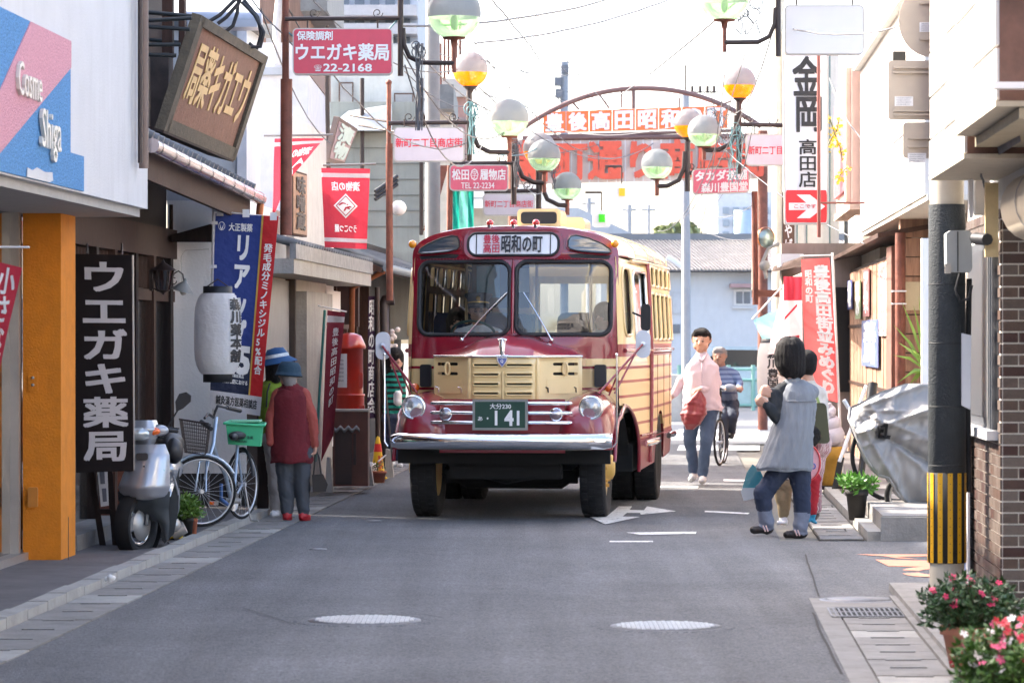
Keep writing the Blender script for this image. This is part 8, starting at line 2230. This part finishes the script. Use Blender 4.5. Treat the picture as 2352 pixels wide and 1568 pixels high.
J = dict(head=j(1862, 1005), neck=j(1862, 1030), sh_l=j(1850, 1045), sh_r=j(1875, 1045), hip_l=j(1858, 1100), hip_r=j(1870, 1100), kn_l=j(1860, 1145), an_l=j(1858, 1182), toe_l=j(1852, 1196, -.05), kn_r=j(1870, 1145), an_r=j(1868, 1184), toe_r=j(1874, 1200, -.05))
figure('person', 'small child in red trousers and blue clogs holding a pink round fan', o, J, [skin, hair_b, M_('pink_shirt_child', (.6, .25, .3), .8), redt, M_('clog_blue', (.01, .22, .36), .5), dark_f], [], hair='short', face=(0, 1, 0), hs=.85, thin=.55, voxel=.009)
rt = thing('round_fan', 'pink round paper fan with red rim behind the woman in the smock', 'fan', P(1858, 1060, 28.3))
fcx, fcy = 1852, 1062
part('fan_face', MB().prism([(fcx + 32 * cos(a), -fcy + 42 * sin(a)) for a in [2 * pi * k / 28 for k in range(28)]], lambda x, y, t: P(x, -y, 28.3) - Vector((0, t, 0)), -.01, 0), M_('fan_pink', (.68, .35, .42), .5, var=.15, scale=12), rt)
part('fan_rim', MB().tube([P(fcx + 32 * cos(a), fcy + 42 * sin(a), 28.29) for a in [2 * pi * k / 28 for k in range(29)]], .008, 6), M_('fan_red', (.6, .06, .06), .4), rt)
part('fan_print', MB().tube([P(1868 + 5 * cos(a), 1070 + 6 * sin(a), 28.28) for a in [2 * pi * k / 10 for k in range(11)]], .006, 5).tube([P(1840 + 20 * cos(a), 1072 + 22 * sin(a), 28.28) for a in [pi * k / 10 - .5 for k in range(8)]], .004, 5), MATS['badge_blue'], rt)
d = 37.6
o = P(1605, 1108, d); o.z = 0
j = lambda x, y, dy=0: P(x, y, d + dy) - o
pink_s = M_('shirt_pink', (.58, .48, .54), .8, var=.07, scale=5, bump=.35, bscale=9)
wsh = M_('shoe_grey', (.5, .5, .52), .6, var=.1)
J = dict(head=j(1611, 782), neck=j(1612, 812), sh_l=j(1588, 845), sh_r=j(1638, 845), hip_l=j(1595, 938), hip_r=j(1630, 938), el_l=j(1570, 876, .1), wr_l=j(1550, 905, .15), el_r=j(1646, 885, .02), wr_r=j(1612, 893, -.16), kn_l=j(1584, 1008, .02), an_l=j(1594, 1085, .12), toe_l=j(1588, 1100, .0), kn_r=j(1622, 1015, -.10), an_r=j(1614, 1092, -.08), toe_r=j(1612, 1104, -.2))
ex = [(j(1604, 850), j(1603, 925), .115, .115, 2), (j(1624, 850), j(1625, 925), .115, .115, 2), (j(1566, 872, .1), j(1550, 902, .14), .056, .045, 2), (j(1646, 880, .02), j(1618, 893, -.13), .058, .048, 2), (j(1603, 822, -.06), j(1612, 832, -.10), .02, .016, 2), (j(1622, 822, -.06), j(1614, 832, -.10), .02, .016, 2)]
mp_ = figure('person', 'man in a pale pink shirt and jeans walking beside the bus with a red jacket', o, J, [skin, hair_b, pink_s, denim_l, wsh, dark_f], ex, hair='short', face=(-.25, -1, -.05), hs=1.14, hands=[(j(1608, 892, -.17), (-.6, -.2, -.2), (0, .2, -1), 1.0, 1.0, 1), (j(1548, 907, .15), (-.7, .1, -.2), (0, 1, 0), .5, 1.0, 1)])
part('shirt', loft([(1612, 811, 13, .07, d), (1612, 822, 19, .10, d), (1612, 838, 33, .135, d), (1612, 856, 40, .15, d), (1611, 885, 40, .155, d), (1612, 915, 42, .15, d), (1613, 936, 45, .15, d), (1613, 942, 44, .145, d)], o, 64, 5, .02, wr=.11), pink_s, mp_)
part('shirt_collar', MB().tube([P(1601, 812, d - .05), P(1606, 822, d - .11), P(1612, 830, d - .13), P(1618, 822, d - .11), P(1623, 812, d - .05)], .016, 6).tube([P(1612, 832, d - .135), P(1612, 880, d - .165), P(1612, 935, d - .16)], .006, 4), pink_s, mp_)
rt_ = MB()
c0 = P(1590, 948, d - .2)
def jk(u, v):
 a = u * 2 * pi
 t = v
 r = inter(t, [0, .12, .3, .6, .85, 1], [.02, .055, .10, .125, .11, .05]) * (1 + .16 * sin(a * 2 + t * 5) + .22 * noise.noise(Vector((cos(a) * 2, sin(a) * 2, t * 4)))) * (1 + .05 * abs(sin(t * 24 + .8 * sin(a * 2))))
 cen = P(1606 - 22 * t, 898 + 88 * t, d - .24)
 return cen + Vector((r * cos(a), r * .75 * sin(a), 0))
rt_.grid(jk, 36, 60, flip=False)
solo('red_jacket', 'quilted red jacket bundled in the hand of the man in the pink shirt', 'jacket', rt_, M_('jacket_red', (.19, .010, .018), .5, var=.15, bump=.4, bscale=12, sheen=.3), c0)
d = 43.5
o = P(1668, 1065, d); o.z = 0
j = lambda x, y, dy=0: P(x, y, d + dy) - o
plaid_b = ramp_paint('shirt_blue_check', [(.9 + k * .06, .925 + k * .06, (.09, .12, .24)) for k in range(12)], (.20, .26, .38), rough=.9, coat=0)
J = dict(head=j(1653, 818), neck=j(1657, 842, .05), sh_l=j(1640, 858, .05), sh_r=j(1686, 858, .05), hip_l=j(1655, 928, .3), hip_r=j(1680, 928, .3), el_r=j(1700, 880, -.05), wr_r=j(1698, 890, -.25), el_l=j(1645, 885, -.05), wr_l=j(1640, 895, -.25), kn_l=j(1662, 960, -.05), an_l=j(1662, 1030, .05), toe_l=j(1660, 1036, -.05), kn_r=j(1684, 955, -.05), an_r=j(1680, 995, .12), toe_r=j(1680, 1002, .0))
figure('person', 'man in a blue checked shirt riding a bicycle behind the pink shirt', o, J, [skin2, hair_g, plaid_b, M_('trousers_navy', (.045, .055, .085), .85, var=.2), shoe, dark_f], [], hair='short', face=(-.3, -1, 0), voxel=.011, hands=[(j(1700, 888, -.25), (-.2, -.9, -.2), (0, 0, -1), 1.1, 1.0, 1)], thin=.95)
b = thing('ridden_bicycle', 'dark city bicycle ridden by the man in the checked shirt', 'bicycle', o)
k_ = d / F
c1 = P(1648, 1022, d - .4); c2 = P(1670, 1010, d + .6)
bike_wheel(b, Vector((P(1649, 0, d).x, d - .35, .30)), .30, (1, -.30, 0), sil, .016)
bike_wheel(b, Vector((P(1668, 0, d).x, d + .55, .30)), .30, (1, -.25, 0), sil, .016)
part('bicycle_frame', MB().tube([Vector((P(1649, 0, d).x, d - .35, .30)), P(1655, 905, d - .2), P(1656, 890, d - .2)], .016, 6).tube([P(1655, 930, d - .15), P(1664, 1010, d + .2), P(1668, 940, d + .35)], .016, 6), let_k, b)
part('handlebar', MB().tube([P(1640, 898, d - .25), P(1657, 888, d - .3), P(1700, 888, d - .25)], .012, 6), chrome_m, b)
part('front_lamp', MB().ball(P(1662, 892, d - .4), .04, 10, 6), chrome_m, b)
part('bar_bag', MB().ball(P(1676, 890, d - .35), (.08, .07, .05), 12, 8), M_('bag_grey', (.35, .38, .42), .6), b)
part('saddle', MB().ball(P(1668, 938, d + .35), (.07, .12, .04), 12, 6), let_k, b)
d = 30.2
o = P(675, 1198, d); o.z = 0
j = lambda x, y, dy=0: P(x, y, d + dy) - o
card = M_('cardigan_red', (.12, .007, .013), .9, var=.2, scale=9, bump=.3, bscale=30)
slv = M_('sleeve_rust', (.30, .06, .045), .9, var=.15, bump=.2)
gtr = M_('trousers_grey', (.055, .062, .075), .85, var=.15, scale=6)
rsh = M_('shoe_red', (.38, .012, .02), .5, var=.1)
J = dict(head=j(664, 862), neck=j(668, 885), sh_l=j(640, 906), sh_r=j(697, 906), hip_l=j(656, 1040), hip_r=j(692, 1040), el_l=j(622, 965, -.02), wr_l=j(620, 1015, -.06), el_r=j(718, 965, -.02), wr_r=j(724, 1020, -.02), kn_l=j(655, 1110), an_l=j(660, 1178), toe_l=j(662, 1190, .10), kn_r=j(694, 1110), an_r=j(697, 1178), toe_r=j(706, 1190, .10))
ex = [(j(668, 900), j(668, 925), .10, .13, 2)]
pr = figure('person', 'elderly woman seen from behind in a long red cardigan and grey trousers', o, J, [skin, hair_g, card, gtr, rsh, dark_f, slv], ex, cols=dict(sleeve=6), hair='low', face=(-.2, 1, 0), hs=1.0, hands=[(j(725, 1022, -.02), (0, 0, -1), (-1, 0, 0), .9, .9, 1)])
part('cardigan', loft([(668, 889, 13, .06, d), (668, 896, 34, .10, d), (668, 912, 42, .125, d), (668, 950, 42, .135, d), (668, 1000, 44, .145, d), (669, 1040, 48, .155, d), (669, 1057, 49, .155, d), (669, 1062, 47, .15, d)], o, 72, 7, .02), card, pr)
hc = P(664, 852, d)
tealh = M_('hat_teal', (.015, .045, .075), .85, var=.2, bump=.3, bscale=30)
part('bucket_hat', MB().lathe([(.125, -.035), (.120, -.045), (.108, -.0), (.100, .045), (.075, .08), (0.001, .088)], hc, (.08, 0, 1), 24), tealh, pr)
rt = thing('handbag', 'black handbag hanging from the hand of the woman in the red cardigan', 'bag', P(735, 1125, d))
part('bag_body', MB().prism([(716, -1090), (742, -1088), (753, -1112), (748, -1128), (718, -1130)][::-1], lambda x, y, t: P(x, -y, d + t), -.08, .08), M_('bag_black', (.018, .013, .012), .45, var=.2), rt)
part('bag_handle', MB().tube([P(720, 1090, d), P(724, 1050, d), P(727, 1035, d), P(733, 1050, d), P(738, 1090, d)], .009, 6), let_k, rt)
d = 31.0
o = P(640, 1185, d); o.z = .0
j = lambda x, y, dy=0: P(x, y, d + dy) - o
J = dict(head=j(638, 838), neck=j(636, 862), sh_l=j(612, 890), sh_r=j(655, 890), hip_l=j(628, 1010), hip_r=j(655, 1010), el_l=j(608, 950), wr_l=j(610, 1000), el_r=j(665, 940, .05), wr_r=j(672, 985, .05), kn_l=j(632, 1090), an_l=j(634, 1170), toe_l=j(628, 1182, -.05), kn_r=j(655, 1090), an_r=j(655, 1170), toe_r=j(660, 1182, .1))
pg = figure('person', 'woman in a blue brimmed hat and lime green top partly hidden by the red cardigan', o, J, [skin, hair_b, M_('top_lime', (.17, .26, .02), .85, var=.15), M_('trousers_pale', (.30, .28, .27), .85, var=.2), white_pl, dark_f], [(j(625, 900), j(625, 960), .12, .12, 2)], hair='bob', face=(.9, .3, 0), hs=.95)
hc = P(636, 824, d)
bh = M_('hat_blue', (.012, .07, .19), .8, var=.15)
hp = part('brimmed_hat', MB().lathe([(.185, -.045), (.175, -.03), (.115, .01), (.105, .045), (.075, .095), (0.001, .105)], hc, (-.18, 0, 1), 26), bh, pg)
part('hat_band', MB().lathe([(.1175, .012), (.110, .042)], hc, (-.18, 0, 1), 26), M_('hat_band_white', (.55, .6, .62), .8, var=.3, scale=40), hp)
part('strap', MB().tube([P(620, 880, d - .12), P(614, 900, d - .14), P(612, 935, d - .13)], .008, 5), let_k, pg)
d = 39.0
o = P(902, 1072, d); o.z = 0
j = lambda x, y, dy=0: P(x, y, d + dy) - o
gs = ramp_paint('striped_green_shirt', [(.6 + k * .062, .631 + k * .062, (.01, .013, .015)) for k in range(14)], (.01, .28, .21), rough=.9, coat=0)
J = dict(head=j(908, 825), neck=j(905, 850), sh_l=j(893, 868), sh_r=j(922, 868), hip_l=j(895, 960), hip_r=j(915, 960), el_l=j(890, 905), wr_l=j(890, 940), el_r=j(925, 905), wr_r=j(918, 930), kn_l=j(898, 1010), an_l=j(905, 1058), toe_l=j(900, 1066, -.05), kn_r=j(915, 1010), an_r=j(918, 1058), toe_r=j(920, 1068, -.1))
figure('person', 'person in a green and black striped jersey half hidden behind the bus mirror', o, J, [skin, hair_b, gs, denim, white_pl, dark_f], [(j(914, 905, -.1), j(914, 922, -.1), .04, .04, 4, (1, 1), .01)], hair='bob', face=(.5, -1, 0), thin=.85, voxel=.011)
# ================================================ BUS AND ITS RIDERS
def rider(label, x, y, zc, mats, face=(0, -1, 0), hair='short', arms=None, extra=(), hands=None, name='person'):
 c = BM @ Vector((x, y, zc))
 o = c - Vector((0, 0, .75))
 q = lambda a, b_, z: Vector((a, b_, z + .75))
 J = dict(head=q(0, 0, 0), neck=q(0, .01, -.14), sh_l=q(-.18, .02, -.22), sh_r=q(.18, .02, -.22), hip_l=q(-.1, .05, -.70), hip_r=q(.1, .05, -.70))
 if arms: J.update({k: q(*v) for k, v in arms.items()})
 return figure(name, label, o, J, mats, extra, hair=hair, face=face, hands=hands, voxel=.011)
uni = mat('uniform_shirt', (.75, .76, .80), .8, var=.05)
dr = rider('bus driver in a peaked cap and pale shirt behind the left windscreen', -.42, .92, 1.865, [MATS['skin'], MATS['hair_black'], uni, MATS['trousers_navy'], MATS['shoe_black'], MATS['feature_dark']],
 arms=dict(el_l=(-.27, -.12, -.40), wr_l=(-.18, -.33, -.26), el_r=(.27, -.12, -.40), wr_r=(.18, -.34, -.24)), hands=[((-.17, -.35, .52), (.2, -.8, .3), (0, -.5, -1), 1.2, 1., 1), ((.17, -.36, .53), (-.2, -.8, .3), (0, -.5, -1), 1.2, 1., -1)])
hc = BM @ Vector((-.42, .90, 1.925))
cp = mat('cap_black', (.012, .014, .02), .6)
ch = part('peaked_cap', MB().lathe([(.098, .0), (.102, .05), (.135, .085), (.13, .10), (0.001, .115)], hc, (0, .12, 1), 26), cp, dr)
part('cap_peak', MB().grid(lambda u, v: hc + Vector((lerp(-.085, .085, u), -.085 - .06 * v * (1 - (2 * u - 1) ** 2) , .0 - .03 * v)), 10, 3), cp, ch)
part('cap_badge', MB().lathe([(.022, 0), (.02, .006), (0.001, .008)], hc + Vector((0, -.118, .06)), (0, -1, 0), 12), mat('badge_gold', (.6, .35, .08), .3, .8), ch)
part('cap_braid', MB().lathe([(.1035, .012), (.1035, .022)], hc, (0, .12, 1), 26), MATS['badge_gold'], ch)
part('spectacles', MB().tube([hc + Vector((-.05 + .022 * cos(a), -.105, -.065 + .018 * sin(a))) + Vector((.02, 0, 0)) for a in [2 * pi * k / 10 for k in range(11)]], .002, 4).tube([hc + Vector((.032 + .022 * cos(a), -.105, -.065 + .018 * sin(a))) for a in [2 * pi * k / 10 for k in range(11)]], .002, 4), MATS['feature_dark'], dr)
rider('passenger with dark hair and a pinkish top behind the driver', -.72, 1.75, 1.78, [MATS['skin'], MATS['hair_black'], mat('top_mauve', (.30, .18, .22), .8), MATS['trousers_navy'], MATS['shoe_black'], MATS['feature_dark']], hair='bob')
rider('passenger in a cap at the quarter window of the bus', .72, 1.35, 1.82, [MATS['skin'], MATS['hair_black'], mat('top_white', (.6, .57, .57), .8), MATS['trousers_navy'], MATS['shoe_black'], MATS['feature_dark']], hair='bob', face=(-.6, -1, 0))
bpy.data.scenes.remove(tmpsc)
bpy.context.view_layer.update()
hz = bpy.data.materials.new('haze')
hz.use_nodes = True
hz.node_tree.nodes.clear()
_o = hz.node_tree.nodes.new('ShaderNodeOutputMaterial')
_p = hz.node_tree.nodes.new('ShaderNodeVolumePrincipled')
_p.inputs['Density'].default_value = .00006
_p.inputs['Color'].default_value = (.93, .96, 1, 1)
_p.inputs['Anisotropy'].default_value = .3
hz.node_tree.links.new(_p.outputs[0], _o.inputs['Volume'])
struct('haze', MB().box((-70, -62, -1.1), (80, 190, 14)), hz, kind='stuff')
